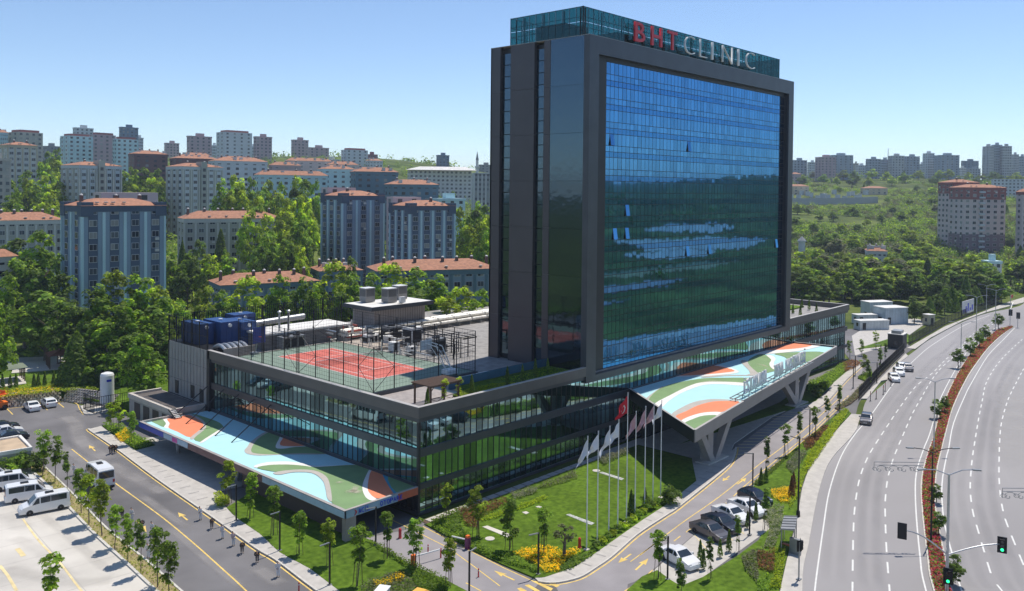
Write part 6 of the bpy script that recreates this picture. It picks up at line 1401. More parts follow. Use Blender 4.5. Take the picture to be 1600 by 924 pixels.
def person(px, py, kit, rz, label, sc=1.):
    p = G(px, py); t_ = thing('person', label, 'person', (p.x, p.y, .004), rz, 'people lined along the service road'); t_.scale = (sc,)*3
    for k_ in ('body','jacket','trousers','hair','shoes','shoes2','face'): link({'shoes2':'shoe','shoes':'shoe'}.get(k_, k_), kit[k_], t_)
rd = math.atan2(ma.y, ma.x)
PEO = [(313.3,812.6,PW2,'person in white standing nearest the arrow on the right lane'),(331,826,PB,'person in dark clothes bowing second in the right-hand line'),(348,841.7,PW2,'person in white standing third in the right-hand line'),(364.8,853,PP,'person in pale pink top standing in the right-hand line'),(378.3,864.5,PB,'person in dark clothes bowing fifth in the right-hand line'),(401.8,879,PB,'person in dark clothes bowing near the bottom of the right-hand line'),(434.7,901.8,PW2,'person in white last at the bottom of the right-hand line'),
 (190.7,810.5,PB,'person in dark clothes bowing by the verge trees'),(206.9,814.7,PW2,'person in white standing between the two dark figures at the left'),(221.4,829,PB,'person in dark clothes bowing over the left yellow arrow'),(238.5,837,PW2,'person in white standing below the left yellow arrow'),(231.8,872,PW2,'person in white half hidden behind a verge tree'),(116,743,PW2,'person in white standing just left of the minibus, upper one'),(120.5,752,PW2,'person in white standing just left of the minibus, lower one'),(157,774,PB,'person in dark clothes just behind the minibus'),
 (172.6,709.7,PB,'leftmost of three dark figures bowing together by the kerb'),(176.8,707.6,PB,'middle one of three dark figures bowing together by the kerb'),(180.5,708.2,PB,'rightmost of three dark figures bowing together by the kerb')]
for i, (x, y, kit, l_) in enumerate(PEO):
    d_ = YAW+pi+(.35 if kit is PB else -.3)
    person(x, y, kit, d_+.2*math.sin(i*2.3), l_, 1.0)
# ================================================================== FAR BUILDINGS
CHIM = mat('chimney', (.13,.09,.08), .8); CAPW = mat('vent_cap', (.6,.58,.55), .6)
WG, t, b = nodes('window_glass'); b.inputs['Roughness'].default_value = .12
geo = N(t, 'ShaderNodeNewGeometry'); oi = N(t, 'ShaderNodeObjectInfo'); ad = N(t, 'ShaderNodeMath', operation='ADD'); t.links.new(geo.outputs['Random Per Island'], ad.inputs[0]); t.links.new(oi.outputs['Random'], ad.inputs[1]); fr_ = N(t, 'ShaderNodeMath', operation='FRACT'); t.links.new(ad.outputs[0], fr_.inputs[0])
cr = N(t, 'ShaderNodeValToRGB'); cr.color_ramp.interpolation = 'CONSTANT'; e = cr.color_ramp.elements; e[0].color = (.02,.03,.042,1); e[1].position = .45; e[1].color = (.05,.07,.09,1)
for q_, c_ in ((.7, (.12,.14,.15,1)), (.88, (.3,.3,.28,1))): x = cr.color_ramp.elements.new(q_); x.color = c_
t.links.new(fr_.outputs[0], cr.inputs[0]); t.links.new(cr.outputs[0], b.inputs['Base Color']); WF = mat('window_frame', (.6,.6,.6), .6); BAL = mat('balcony_dark', (.05,.055,.06), .7)
WALLM = {}
def wm_(nm, c):
    if nm not in WALLM: WALLM[nm] = mat(nm, c, .8, var=.05, scale=.15, big=(.05,.06))
    return WALLM[nm]
def block(name, label, cat, x0, xs, x1, ytop, a, wall, acc=None, roof='hip', th=.5, floors=None, cols=(3,5), pil=True, near=False, group=None, fh=2.95, base=None, chim=2, minw=6, rc=None, balc=None, roofh=1.8, strips=None, bands=None, core=None, turret=False):
    # near corner at picture column xs and ground distance a; the two faces seen run off at angle th
    c = A(xs, ytop, a); ztop = c.z
    rv = ray(xs, ytop); raz = math.atan2(rv.y, rv.x); rz = raz-pi/2+th
    # local +X along the right-hand face, +Y along the left-hand face; both ends lie on the sight lines of the silhouette
    def reach(px, ang_):
        q = ray(px, ytop); ux, uy = math.cos(ang_), math.sin(ang_); dx, dy = c.x-CP.x, c.y-CP.y
        den = ux*q.y-uy*q.x
        return (dy*q.x-dx*q.y)/den if abs(den) > 1e-6 else minw
    Wd = max(minw, reach(x1, rz)); Dp = max(minw, reach(x0, rz+pi/2))
    Wd = min(Wd, 140); Dp = min(Dp, max(14, minw*1.2))
    bz = T(c.x, c.y)-2 if base is None else base
    bz = min(bz, T(*(c+Vector((math.cos(rz)*Wd, math.sin(rz)*Wd, 0)))[:2])-1)
    h = ztop-bz; fl = floors or max(2, int(h/fh)); 
    t_ = thing(name, label, cat, (c.x, c.y, bz), rz, group)
    MB().box(0,Wd,0,Dp,0,h).build('wall', wall, t_)
    am = acc or wall; k = MB(); wf = MB(); wins = []
    def face(L, ncol, put):
        pitch = L/ncol
        for i in range(ncol):
            for f in range(fl):
                z = h-(f+1)*fh+.9
                if z < .5: continue
                put(pitch*(i+.5), z, min(1.7, pitch*.5))
    hw_ = fh*.47
    def putR(u, z, w_): wins.append(('R', u, z, w_))
    def putL(u, z, w_): wins.append(('L', u, z, w_))
    face(Wd, cols[1], putR); face(Dp, cols[0], putL)
    if near:
        cache = {}
        for sd, u, z, w_ in wins:
            key = (sd, round(w_,2))
            if key not in cache:
                f_ = MB(); f_.box(-w_/2-.1,w_/2+.1,-.08,0,-.1,hw_+.1); p_ = MB(); p_.box(-w_/2,-.04,-.11,-.05,0,hw_); p_.box(.04,w_/2,-.11,-.05,0,hw_); cache[key] = (f_.mesh('window', WF), p_.mesh('pane', WG))
            o = link('window', cache[key][0], t_, (u,-.01,z) if sd == 'R' else (-.01,u,z), rz=0 if sd == 'R' else -pi/2); link('pane', cache[key][1], o)
    else:
        g = MB()
        for sd, u, z, w_ in wins:
            if sd == 'R': g.box(u-w_/2,u+w_/2,-.08,.02,z,z+hw_)
            else: g.box(-.08,.02,u-w_/2,u+w_/2,z,z+hw_)
        for sd, u, z, w_ in wins:
            if sd == 'R': g.box(Wd-u-w_/2,Wd-u+w_/2,Dp-.02,Dp+.08,z,z+hw_)
            else: g.box(Wd-.02,Wd+.08,u-w_/2,u+w_/2,z,z+hw_)
        g.build('window', WG, t_, kind='stuff')
    if pil:
        for i in range(cols[1]+1):
            x = Wd*i/cols[1]; (MB() if near else k).box(max(-.15,x-.35), min(Wd+.15,x+.35), -.22, -.01, 0, h-fh*.55) if not near else MB().box(max(-.15,x-.35), min(Wd+.15,x+.35), -.22, -.01, 0, h-fh*.55).build('pilaster', am, t_)
        for i in range(cols[0]+1):
            y = Dp*i/cols[0]; MB().box(-.22, -.01, max(-.15,y-.35), min(Dp+.15,y+.35), 0, h-fh*.55).build('pilaster', am, t_) if near else k.box(-.22, -.01, max(-.15,y-.35), min(Dp+.15,y+.35), 0, h-fh*.55)
        if not near: k.build('pilaster', am, t_, kind='stuff')
    if strips:
        s_ = MB()
        for i in range(cols[1]): s_.box(Wd*(i+.5)/cols[1]-1.15, Wd*(i+.5)/cols[1]+1.15, -.05, -.012, 0, h-.5)
        for i in range(cols[0]): s_.box(-.05,-.012, Dp*(i+.5)/cols[0]-1.15, Dp*(i+.5)/cols[0]+1.15, 0, h-.5)
        s_.build('window_strip', strips, t_, kind='stuff')
    if near:
        rq = random.Random(int(x0*3+a)); acm = [m for m in bpy.data.meshes if m.name == 'air_conditioner']; acm = acm[0] if acm else MB().box(-.5,.5,-.45,-.1,0,.7).mesh('air_conditioner', CAPW)
        for sd, u, z, w_ in wins:
            if rq.random() < .16: link('air_conditioner', acm, t_, (u+w_*.2,0,z-.95) if sd == 'R' else (0,u,z-.95), rz=0 if sd == 'R' else -pi/2)
        for i in range(4 if cols[1] > 3 else 2): x = Wd*rq.uniform(.1,.9); MB().lathe([(.1,0),(.5,.15),(.55,.4)], (x,.8,h+.6), 8).build('satellite_dish', CAPW, t_)
    if bands:
        for (m_, f0, f1) in bands:
            z0, z1 = (h+f0*fh, h+f1*fh) if f0 < 0 else (f0*fh, f1*fh)
            MB().box(-.06, Wd+.06, -.06, Dp+.06, z0, z1).build('colour_band', m_, t_)
    if core:
        u = Wd*core; MB().box(u-1.5,u+1.5,-.9,3.5,0,h+2.4).build('stair_core', wall, t_); k = MB()
        for f in range(fl):
            z = h-(f+1)*fh+.7
            if z > .3: k.box(u-.75,u+.75,-.93,-.89,z,z+1.5)
        k.build('core_opening', BAL, t_, kind='stuff')
    if turret:
        for x in (-.25, Wd-2.6):
            MB().box(x,x+2.85,-.28,2.6,h-fh*.9,h+.9).build('corner_parapet', strips or am, t_)
        MB().box(-.28,2.4,Dp-2.6,Dp+.25,h-fh*.9,h+.9).build('corner_parapet', strips or am, t_)
    if balc:
        b_ = MB(); u = Wd*balc; 
        for f in range(fl):
            z = h-(f+1)*fh
            if z > .3: MB().box(u-1.5,u+1.5,-1.1,-.02,z,z+.95).build('balcony', rc or GyL, t_)
    e_ = .45
    if roof == 'hip':
        MB().box(-.2,Wd+.2,-.2,Dp+.2,h-fh*.5,h).build('parapet', strips or am, t_)
        q = min(Wd, Dp)*.5-.6; r_ = MB(); m_ = min(q, min(Wd, Dp)*.42)
        z0, z1 = h+.01, h+roofh
        r_.add([(-e_,-e_,z0),(Wd+e_,-e_,z0),(Wd+e_,Dp+e_,z0),(-e_,Dp+e_,z0),(m_,m_,z1),(Wd-m_,m_,z1),(Wd-m_,Dp-m_,z1),(m_,Dp-m_,z1)], [(0,1,5,4),(1,2,6,5),(2,3,7,6),(3,0,4,7),(4,5,6,7)])
        o = r_.build('roof', TERRA, t_)
        rr = random.Random(int(x0*7+a)); ck = MB(); cw2 = MB()
        for i in range(chim):
            x = Wd*(i+.5+rr.uniform(-.2,.2))/chim; y = Dp*rr.uniform(.3,.62); c_ = MB().box(x-.4,x+.4,y-.35,y+.35,z0+.5,z1+.7).build('chimney', CHIM, t_); MB().lathe([(.45,0),(.4,.22),(.1,.4)],(x,y,z1+.7),8).build('chimney_cap', CAPW, c_)
        if chim and not near:
            for i in range(chim*2):
                x = Wd*rr.uniform(.08,.92); y = Dp*rr.uniform(.1,.45); MB().box(x-.8,x+.8,y-.5,y+.5,z0+.4,z0+2.2).build('solar_heater', CAPW, t_)
    elif roof == 'flat':
        MB().box(-.25,Wd+.25,-.25,Dp+.25,h-.6,h+.5).build('parapet', am, t_); MB().box(Wd*.35,Wd*.7,Dp*.3,Dp*.7,h+.5,h+3.0).build('roof_house', am, t_)
    elif roof == 'stack':
        MB().box(Wd*.12,Wd*.9,Dp*.1,Dp*.9,h,h+1.6).build('roof_house', rc or TERRA, t_)
    return t_
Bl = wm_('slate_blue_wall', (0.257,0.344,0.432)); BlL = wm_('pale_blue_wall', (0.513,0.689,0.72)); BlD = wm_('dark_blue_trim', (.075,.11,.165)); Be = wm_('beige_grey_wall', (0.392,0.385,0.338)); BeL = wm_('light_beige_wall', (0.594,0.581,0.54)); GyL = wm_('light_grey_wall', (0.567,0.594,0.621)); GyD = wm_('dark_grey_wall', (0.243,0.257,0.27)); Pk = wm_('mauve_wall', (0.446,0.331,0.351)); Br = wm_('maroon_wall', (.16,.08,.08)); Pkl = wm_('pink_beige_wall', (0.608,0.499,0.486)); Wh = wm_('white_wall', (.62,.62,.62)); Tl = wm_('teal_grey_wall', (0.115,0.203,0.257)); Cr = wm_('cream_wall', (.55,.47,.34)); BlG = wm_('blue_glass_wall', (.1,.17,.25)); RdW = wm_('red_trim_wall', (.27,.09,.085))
Gt2 = None
AP = 'apartment block'
# nearest blocks
block('apartment_block', 'slate blue apartment block with orange roof standing above the left trees', AP, 96,128,258,322,205, Bl, BlL, near=True, cols=(2,4), strips=BlD, th=.35, chim=3, turret=True)
block('apartment_block', 'slate blue block with a mauve stair tower, left one of the middle pair', AP, 487,535,600,306,290, Bl, BlL, near=True, cols=(3,3), strips=BlD, th=.55, balc=None, chim=1, turret=True)
block('apartment_block', 'slate blue block with a mauve stair tower, right one of the middle pair', AP, 597,640,711,322,275, Bl, BlL, near=True, cols=(3,4), strips=BlD, th=.5, chim=1, turret=True)
for l_, x, y, a in (('mauve stair tower at the back of the left middle block',508,293,305),('mauve stair tower at the back of the right middle block',610,308,290)):
    block('stair_tower', l_, 'stair tower', x-6,x+4,x+48,y,a, Pkl, Pkl, roof='none', cols=(1,2), pil=False, minw=4)
block('stair_tower', 'pale stair tower behind the nearest slate blue block', 'stair tower', 150,158,247,301,228, Pkl, Pkl, roof='none', cols=(1,2), pil=False, minw=4)
# long low houses
LR = 'long low apartment row with a terracotta roof'
block('apartment_row', 'long low blue-grey row with chimneys behind the rooftop plant', 'apartment row', 258,345,498,446,232, Bl, Tl, cols=(5,9), th=.22, chim=7, near=True, fh=2.9, minw=9, roofh=2.4)
block('apartment_row', 'low blue-grey row continuing towards the tower above the trees', 'apartment row', 555,590,778,424,232, Bl, Tl, cols=(3,10), th=.2, chim=8, near=True, minw=9, roofh=2.4)
block('apartment_row', 'low blue-grey row end behind the trees left of the tower', 'apartment row', 470,500,566,424,262, Bl, Tl, cols=(3,6), th=.2, chim=5, minw=9, roofh=2.2)
block('apartment_row', 'low beige row with red roof at the left edge', 'apartment row', -60,-20,100,345,285, Be, BeL, cols=(3,8), th=.15, chim=7, near=True, minw=9, roofh=2.6)
block('apartment_row', 'low beige row with red roof between the blue block and the trees', 'apartment row', 262,288,440,342,300, Be, BeL, cols=(2,9), th=.15, chim=7, near=True, minw=9, roofh=2.6)
block('red_roof_house', 'bright red roof peeping over the trees at the left edge', 'house', -20,-5,14,402,215, BeL, BeL, cols=(1,2), pil=False, chim=0, minw=5)
# beige towers with balconies
block('apartment_tower', 'beige tower with a stair core left on the wooded slope', AP, 92,124,190,258,380, Be, BeL, near=True, cols=(3,5), th=.55, strips=GyL, core=.5, chim=2)
block('apartment_tower', 'beige tower with a stair core above the low beige row', AP, 254,286,348,260,390, Be, BeL, near=True, cols=(3,5), th=.55, strips=GyL, core=.5, chim=2)
block('apartment_tower', 'plain olive grey slab cut by the left edge', AP, -30,-5,16,249,360, Be, Be, cols=(2,2), pil=False, roof='flat')
block('apartment_tower', 'pale block with russet bands at the far left', AP, -4,12,58,226,430, BeL, Cr, near=True, cols=(2,4), th=.3, chim=2)
block('house', 'small white house among the slope trees', 'house', 54,66,78,284,420, Wh, GyD, cols=(1,2), pil=False, roof='flat', minw=4)
# skyline, left to right
SK = 'towers on the left skyline'
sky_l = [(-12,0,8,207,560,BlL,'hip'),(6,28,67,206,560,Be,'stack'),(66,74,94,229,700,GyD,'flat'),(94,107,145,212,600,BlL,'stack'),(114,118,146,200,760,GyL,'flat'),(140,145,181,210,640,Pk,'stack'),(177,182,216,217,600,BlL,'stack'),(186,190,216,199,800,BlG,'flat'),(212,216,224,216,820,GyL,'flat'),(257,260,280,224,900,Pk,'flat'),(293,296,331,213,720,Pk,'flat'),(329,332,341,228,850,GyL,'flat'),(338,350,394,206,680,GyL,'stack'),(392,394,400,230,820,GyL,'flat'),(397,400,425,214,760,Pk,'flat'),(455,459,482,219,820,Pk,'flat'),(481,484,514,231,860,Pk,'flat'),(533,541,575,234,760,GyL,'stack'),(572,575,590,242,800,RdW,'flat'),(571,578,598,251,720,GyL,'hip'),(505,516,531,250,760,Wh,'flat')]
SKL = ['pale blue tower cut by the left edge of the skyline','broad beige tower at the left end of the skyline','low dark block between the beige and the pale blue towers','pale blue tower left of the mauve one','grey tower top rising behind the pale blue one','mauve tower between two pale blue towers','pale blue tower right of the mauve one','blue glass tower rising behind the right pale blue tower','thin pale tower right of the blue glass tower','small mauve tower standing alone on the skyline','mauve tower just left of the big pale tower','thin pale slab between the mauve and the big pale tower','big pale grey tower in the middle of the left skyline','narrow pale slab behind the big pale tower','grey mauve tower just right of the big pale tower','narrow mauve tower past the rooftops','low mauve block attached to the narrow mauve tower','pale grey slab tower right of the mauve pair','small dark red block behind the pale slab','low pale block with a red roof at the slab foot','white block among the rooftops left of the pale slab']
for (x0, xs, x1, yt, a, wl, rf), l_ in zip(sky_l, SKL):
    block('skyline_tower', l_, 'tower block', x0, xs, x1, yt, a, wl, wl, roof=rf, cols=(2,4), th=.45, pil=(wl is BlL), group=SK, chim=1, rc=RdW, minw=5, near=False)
# middle distance rooftops
RG = 'rows of houses on the left hillside'
rows_ = [(196,210,262,240,520,Br,'dark maroon block under the skyline'),(265,275,340,247,500,Br,'red-roofed row left of the grey houses'),(325,336,418,251,470,GyL,'white and maroon row of flats on the slope'),(400,404,512,273,440,BlL,'long pale blue row with red roof above the trees'),(496,505,555,264,480,BlL,'pale blue block behind the long row'),(548,556,622,268,430,Tl,'dark teal block with red roof'),(600,612,685,288,400,Tl,'teal block with hipped orange roof above the middle pair'),(420,425,470,258,560,Pk,'row of pinkish houses on the hill'),(445,450,520,251,620,Pkl,'pale pink houses below the narrow towers'),(510,515,560,257,600,Pkl,'pale houses below the pale slab'),(280,285,330,243,600,Pkl,'pale roofs below the mauve tower'),(340,346,400,249,560,Br,'dark red roofs below the big pale tower')]
for x0, xs, x1, yt, a, wl, l_ in rows_:
    block('apartment_row', l_, 'apartment row', x0, xs, x1, yt, a, wl, wl, roof='hip', cols=(2,max(3,int((x1-xs)/12))), th=.25, pil=False, group=RG, chim=3, minw=8, roofh=2.4)
block('school_building', 'long white public building with a pale roof left of the tower', 'building', 612,640,737,266,620, Wh, GyL, roof='none', cols=(3,14), th=.1, pil=False, minw=14)
s = A(690,266,620); k = thing('white_roof', 'curved white roof slab over the long public building', 'roof', (s.x, s.y, s.z), math.atan2(rt.y, rt.x)+.1); kb = MB(); kb.add([(-26,-2,0),(26,-2,0),(26,16,0),(-26,16,0),(-16,5,2.6),(18,5,2.6),(18,9,2.6),(-16,9,2.6)], [(0,1,5,4),(1,2,6,5),(2,3,7,6),(3,0,4,7),(4,5,6,7)]); kb.build('slab', WHR, k)
block('dark_slab', 'dark glass tower behind the white public building', 'tower block', 683,686,702,243,900, BlG, BlG, roof='flat', cols=(2,3), pil=False)
block('striped_building', 'modern white building with dark vertical stripes beside the tower', 'building', 730,741,790,270,520, Wh, Wh, roof='none', cols=(1,8), th=.1, strips=GyD, pil=True, minw=8)
block('far_block', 'small grey block behind the striped building', 'tower block', 748,752,770,258,950, GyD, GyD, roof='flat', cols=(1,3), pil=False)
block('site_house', 'low house with stone parapet roof below the white public building', 'house', 676,686,727,312,390, BlL, BlL, roof='flat', cols=(1,3), pil=False, minw=8)
c = A(745.5,270,700); t_ = thing('minaret', 'slim white mosque minaret left of the hospital tower', 'minaret', (c.x, c.y, T(c.x,c.y)-1)); hz = A(745.5,238,700).z-t_.location.z; MB().lathe([(1.5,0),(1.3,hz*.5),(1.25,hz*.62),(2.0,hz*.65),(2.0,hz*.68),(1.1,hz*.68),(1.1,hz*.82)],(0,0,0),10).build('shaft', Wh, t_); MB().lathe([(1.3,0),(.05,hz*.2)],(0,0,hz*.82),10).build('spire', GyD, t_)
# right side
SR = 'towers on the right skyline'
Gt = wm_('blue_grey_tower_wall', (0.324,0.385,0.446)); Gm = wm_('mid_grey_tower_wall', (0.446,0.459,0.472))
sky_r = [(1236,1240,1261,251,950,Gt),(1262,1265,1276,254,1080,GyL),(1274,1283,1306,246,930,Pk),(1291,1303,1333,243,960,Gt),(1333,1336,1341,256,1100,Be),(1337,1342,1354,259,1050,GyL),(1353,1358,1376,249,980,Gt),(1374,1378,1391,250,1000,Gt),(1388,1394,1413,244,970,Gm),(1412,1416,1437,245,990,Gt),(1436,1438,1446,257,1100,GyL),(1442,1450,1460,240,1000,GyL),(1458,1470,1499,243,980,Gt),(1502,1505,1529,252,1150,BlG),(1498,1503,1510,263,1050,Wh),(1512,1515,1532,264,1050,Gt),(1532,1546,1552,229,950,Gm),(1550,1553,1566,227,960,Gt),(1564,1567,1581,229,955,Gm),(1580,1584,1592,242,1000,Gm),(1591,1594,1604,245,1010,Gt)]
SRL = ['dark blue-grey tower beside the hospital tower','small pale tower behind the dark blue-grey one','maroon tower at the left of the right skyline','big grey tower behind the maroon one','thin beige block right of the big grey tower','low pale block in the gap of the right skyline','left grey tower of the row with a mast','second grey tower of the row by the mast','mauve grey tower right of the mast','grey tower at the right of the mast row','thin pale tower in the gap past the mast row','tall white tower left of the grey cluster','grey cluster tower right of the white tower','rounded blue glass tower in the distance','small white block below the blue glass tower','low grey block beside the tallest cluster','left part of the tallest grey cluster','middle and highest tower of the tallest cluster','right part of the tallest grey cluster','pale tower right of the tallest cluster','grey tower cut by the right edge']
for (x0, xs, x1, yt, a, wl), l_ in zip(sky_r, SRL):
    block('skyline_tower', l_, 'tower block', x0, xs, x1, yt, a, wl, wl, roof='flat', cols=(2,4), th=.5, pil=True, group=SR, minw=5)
c = A(1387.5,250,1000); t_ = thing('radio_mast', 'thin radio mast on the right skyline', 'mast', (c.x,c.y,T(c.x,c.y))); MB().tube((0,0,0),(0,0,A(1387.5,232,1000).z-t_.location.z),.8,.3).build('mast', GRYM, t_)
block('apartment_tower', 'big pink-beige tower with red bands among the right-hand trees', AP, 1470,1507,1572,293,455, Pkl, RdW, near=True, cols=(3,6), th=.55, balc=.42, chim=2, pil=False, bands=((RdW,-2.2,0),(wm_('purple_base', (.17,.12,.15)),0,4.2)))
block('apartment_tower', 'rear wing of the pink-beige tower with a red top', AP, 1462,1490,1530,285,480, Pkl, RdW, near=True, cols=(4,3), th=.6, chim=1, pil=False, bands=((RdW,-2.2,0),))
block('apartment_tower', 'pink-beige tower cut by the right edge', AP, 1590,1598,1640,300,440, Pkl, RdW, cols=(1,4), pil=False, chim=1)
block('villa', 'cream villa with a wide orange roof on the right slope', 'house', 1342,1352,1387,294,790, Cr, Cr, cols=(2,4), pil=False, chim=0, minw=10, th=.3)
block('villa', 'cream house with orange roof beside the hospital tower', 'house', 1228,1232,1264,291,790, Cr, Cr, cols=(2,4), pil=False, chim=0, minw=10, th=.2)
block('villa', 'pink house behind the tower edge', 'house', 1232,1236,1252,272,900, Pk, Pk, cols=(1,3), pil=False, chim=0, minw=8, th=.2)
block('low_shed', 'white shed with blue trim in the right-hand trees', 'shed', 1540,1545,1562,410,330, Wh, BlL, cols=(1,2), roof='flat', pil=False, minw=5)
block('long_shed', 'long low roof under the tallest right-hand towers', 'shed', 1545,1552,1600,280,760, GyL, GyD, cols=(1,8), roof='none', pil=False, minw=10, th=.1)
block('low_roof_house', 'low tan-roofed house among the right-hand trees', 'house', 1352,1356,1386,392,372, BeL, BeL, cols=(1,4), pil=False, chim=3, minw=7, th=.1)
a_ = A(1238,318,705); b_ = A(1372,312,725); rw2 = thing('hill_wall', 'long pale retaining wall across the right-hand slope', 'wall', (0,0,0)); k = MB(); pts = [a_.lerp(b_, i/20) for i in range(21)]
k2_ = []
for p in pts: k2_.append((p.x, p.y, T(p.x, p.y)))
for (x, y, z), (x2, y2, z2) in zip(k2_, k2_[1:]):
    k.add([(x,y,z-1),(x2,y2,z2-1),(x2,y2,z2+5.5),(x,y,z+5.5),(x+1,y+1,z+5.5),(x2+1,y2+1,z2+5.5)], [(0,1,2,3),(3,2,5,4)])
k.build('face', wm_('pale_concrete', (.36,.38,.38)), rw2)
rk = random.Random(31)
for i in range(18):
    x = 1240+i*7.0+rk.uniform(-3,3); p = A(x, 300, rk.uniform(745,800)); t_ = thing('white_booth', '%s small white booth from the left on the slope beside the villa' % ORD[i], 'booth', (p.x, p.y, T(p.x, p.y)+1.5), rk.uniform(0,1), 'white booths on the right slope')
    MB().box(-2,2,-1.5,1.5,-2,2.2).build('body', GyL, t_); MB().box(-2.4,2.4,-1.9,1.9,2.2,2.5).build('roof', WHR, t_)
c = A(1253,372,420); t_ = thing('white_turret', 'small white turret with a grey cap right of the tower', 'turret', (c.x,c.y,T(c.x,c.y))); MB().lathe([(1.6,0),(1.6,9),(2.1,9.2),(2.1,9.8)],(0,0,0),10).build('shaft', Wh, t_); MB().lathe([(2.1,0),(.2,2)],(0,0,9.8),10).build('cap', GyD, t_)

# ================================================================== TREES
big = []
for s in range(7):
    rb = random.Random(200+s); lob = [((0,0,5.6),(3.0,3.0,3.2))]
    for i in range(7): a = i*.9+rb.random(); q_ = rb.uniform(1.5,2.5); lob.append(((math.cos(a)*q_, math.sin(a)*q_, rb.uniform(2.6,7.0)), (rb.uniform(1.2,1.9), rb.uniform(1.2,1.9), rb.uniform(1.1,1.8))))
    lob.append(((rb.uniform(-.7,.7),rb.uniform(-.7,.7),8.5),(1.6,1.6,1.4)))
    big.append((crown_mesh(200+s, lob, 120, 40, .5, .78, (LF_A, LF_B, LF_C, LF_A, LF_B, LF_C, LF_D)[s]), trunk_mesh(200+s, 6.5, .26, 6, 1.8)))
fir = [cone_mesh(230+i, 9, 2.3, 3200, .42, LF_B) for i in range(2)]
firt = MB().tube((0,0,-.3),(0,0,6),.18,.06,n=6).mesh('trunk', BARK)
def tree(p, h, w_, kind, label, group, rz=None, name='broadleaf_tree'):
    z = T(p.x, p.y)-.1
    if kind >= 10: parts = [('trunk', firt), ('crown', fir[kind-10])]; s = h/9; ws = w_/4.6; name = 'conifer_tree'
    else: parts = [('trunk', big[kind][1]), ('crown', big[kind][0])]; s = h/10; ws = w_/7.2
    plant(name, label, 'tree', (p.x, p.y, z), parts, rnd.uniform(0,6.28) if rz is None else rz, (ws, ws*rnd.uniform(.9,1.1), s), group)
def tree_px(px, ytop, a, wpx, kind, label, group):
    c = A(px, ytop, a); h = c.z-T(c.x, c.y)+.1; tree(c, max(h, 3), wpx/CF*a, kind, label, group)
NR = [ # picture column, crown top row, distance, crown width in pixels, kind
 (60,362,222,95,0),(20,375,228,80,1),(100,395,214,60,1),(38,402,205,80,4),(70,455,186,95,1),(112,468,180,75,4),(90,430,196,80,1),(10,430,190,70,0),(-8,470,158,60,0),(185,425,176,85,2),(225,430,178,80,0),(160,448,172,75,3),(250,448,182,75,2),(205,470,168,90,3),(165,500,163,80,0),(245,480,172,80,1),(140,500,168,60,4),(222,520,150,72,0),(120,520,160,70,11),(280,470,186,60,0),
 (318,447,196,56,2),(345,455,194,50,0),(385,432,200,75,2),(440,430,204,60,0),(470,436,206,56,3),(520,408,212,70,2),(550,428,206,60,0),(495,448,200,50,3),(585,428,208,66,0),(615,412,212,76,2),(655,420,206,80,0),(690,432,200,75,3),(725,448,196,70,2),(750,452,200,60,0),(640,452,192,66,3),(700,464,188,70,2),(600,452,196,60,3),(745,470,190,60,0)]
NL = ['tall pale-lit tree above the left park','rounded tree at the left edge behind the park','dark tree against the slate blue block','dark bushy tree left of the slate blue block','dark spreading tree above the park shelters','dark tree beside the park gazebo','dark tree between the park and the blue block','light tree at the left edge above the lawn','tree cut by the left edge near the park','bright tree in front of the slate blue block','green tree below the slate blue block windows','tree left of the bright front tree','bright tree right of the slate blue block','tree in the thick of the left grove','low tree at the front of the left grove','dark tree at the back of the left grove','dark tree on the shaded side of the grove','layered tree in front of the grove beside the panelled wall','dark conifer in the shade by the gazebo','tree behind the roof fence corner','bright small tree behind the blue tanks','small tree beside the bright one behind the tanks','round tree behind the flue stacks','tree behind the plant room','tree right of the plant room tree','bright tall tree before the middle pair of blocks','tree below the middle pair of blocks','smaller tree under the middle pair','tree in front of the right middle block','bright broad tree above the penthouse','big tree right of the penthouse','leafy tree between penthouse and tower','bright tree near the tower','tree touching the tower edge','low tree right behind the penthouse roof','low bright tree above the pipe bundle','low tree left of the penthouse units','low tree by the tower above the pipes']
for (px, yt, a, wp, kd), l_ in zip(NR, NL): tree_px(px, yt, a, wp, kd, l_, 'trees round the back of the hospital')
rb_ = random.Random(61)
MR = [(345,360,286,36,10),(310,376,272,34,1),(285,378,276,26,11),(300,388,270,30,4),(350,392,268,30,3),(420,362,275,60,0),(445,330,300,56,2),(460,295,330,52,1),(480,282,350,48,1),(430,300,330,50,2),(410,295,345,48,0),(380,290,350,46,3),(362,300,345,40,0),(455,372,268,50,4),(475,345,282,44,1),(400,320,318,50,0),(735,352,290,50,2),(760,358,285,40,0),(740,330,330,50,1),(745,318,350,44,3),(705,300,420,30,0),(548,402,240,32,1),(755,322,345,40,1),
 (40,268,400,40,1),(70,255,430,44,0),(85,250,450,40,2),(60,290,370,44,1),(25,300,365,40,0),(80,300,370,40,2),(30,318,340,40,0),(60,322,338,44,2),(85,325,335,36,0),(10,325,330,36,2),(210,262,430,34,0),(228,263,425,40,1),(245,265,420,32,1),(205,288,390,34,2),(226,292,385,40,0),(248,290,390,30,1),(215,305,370,40,2),(240,312,362,34,0),(75,238,520,30,1),(88,232,540,26,0)]
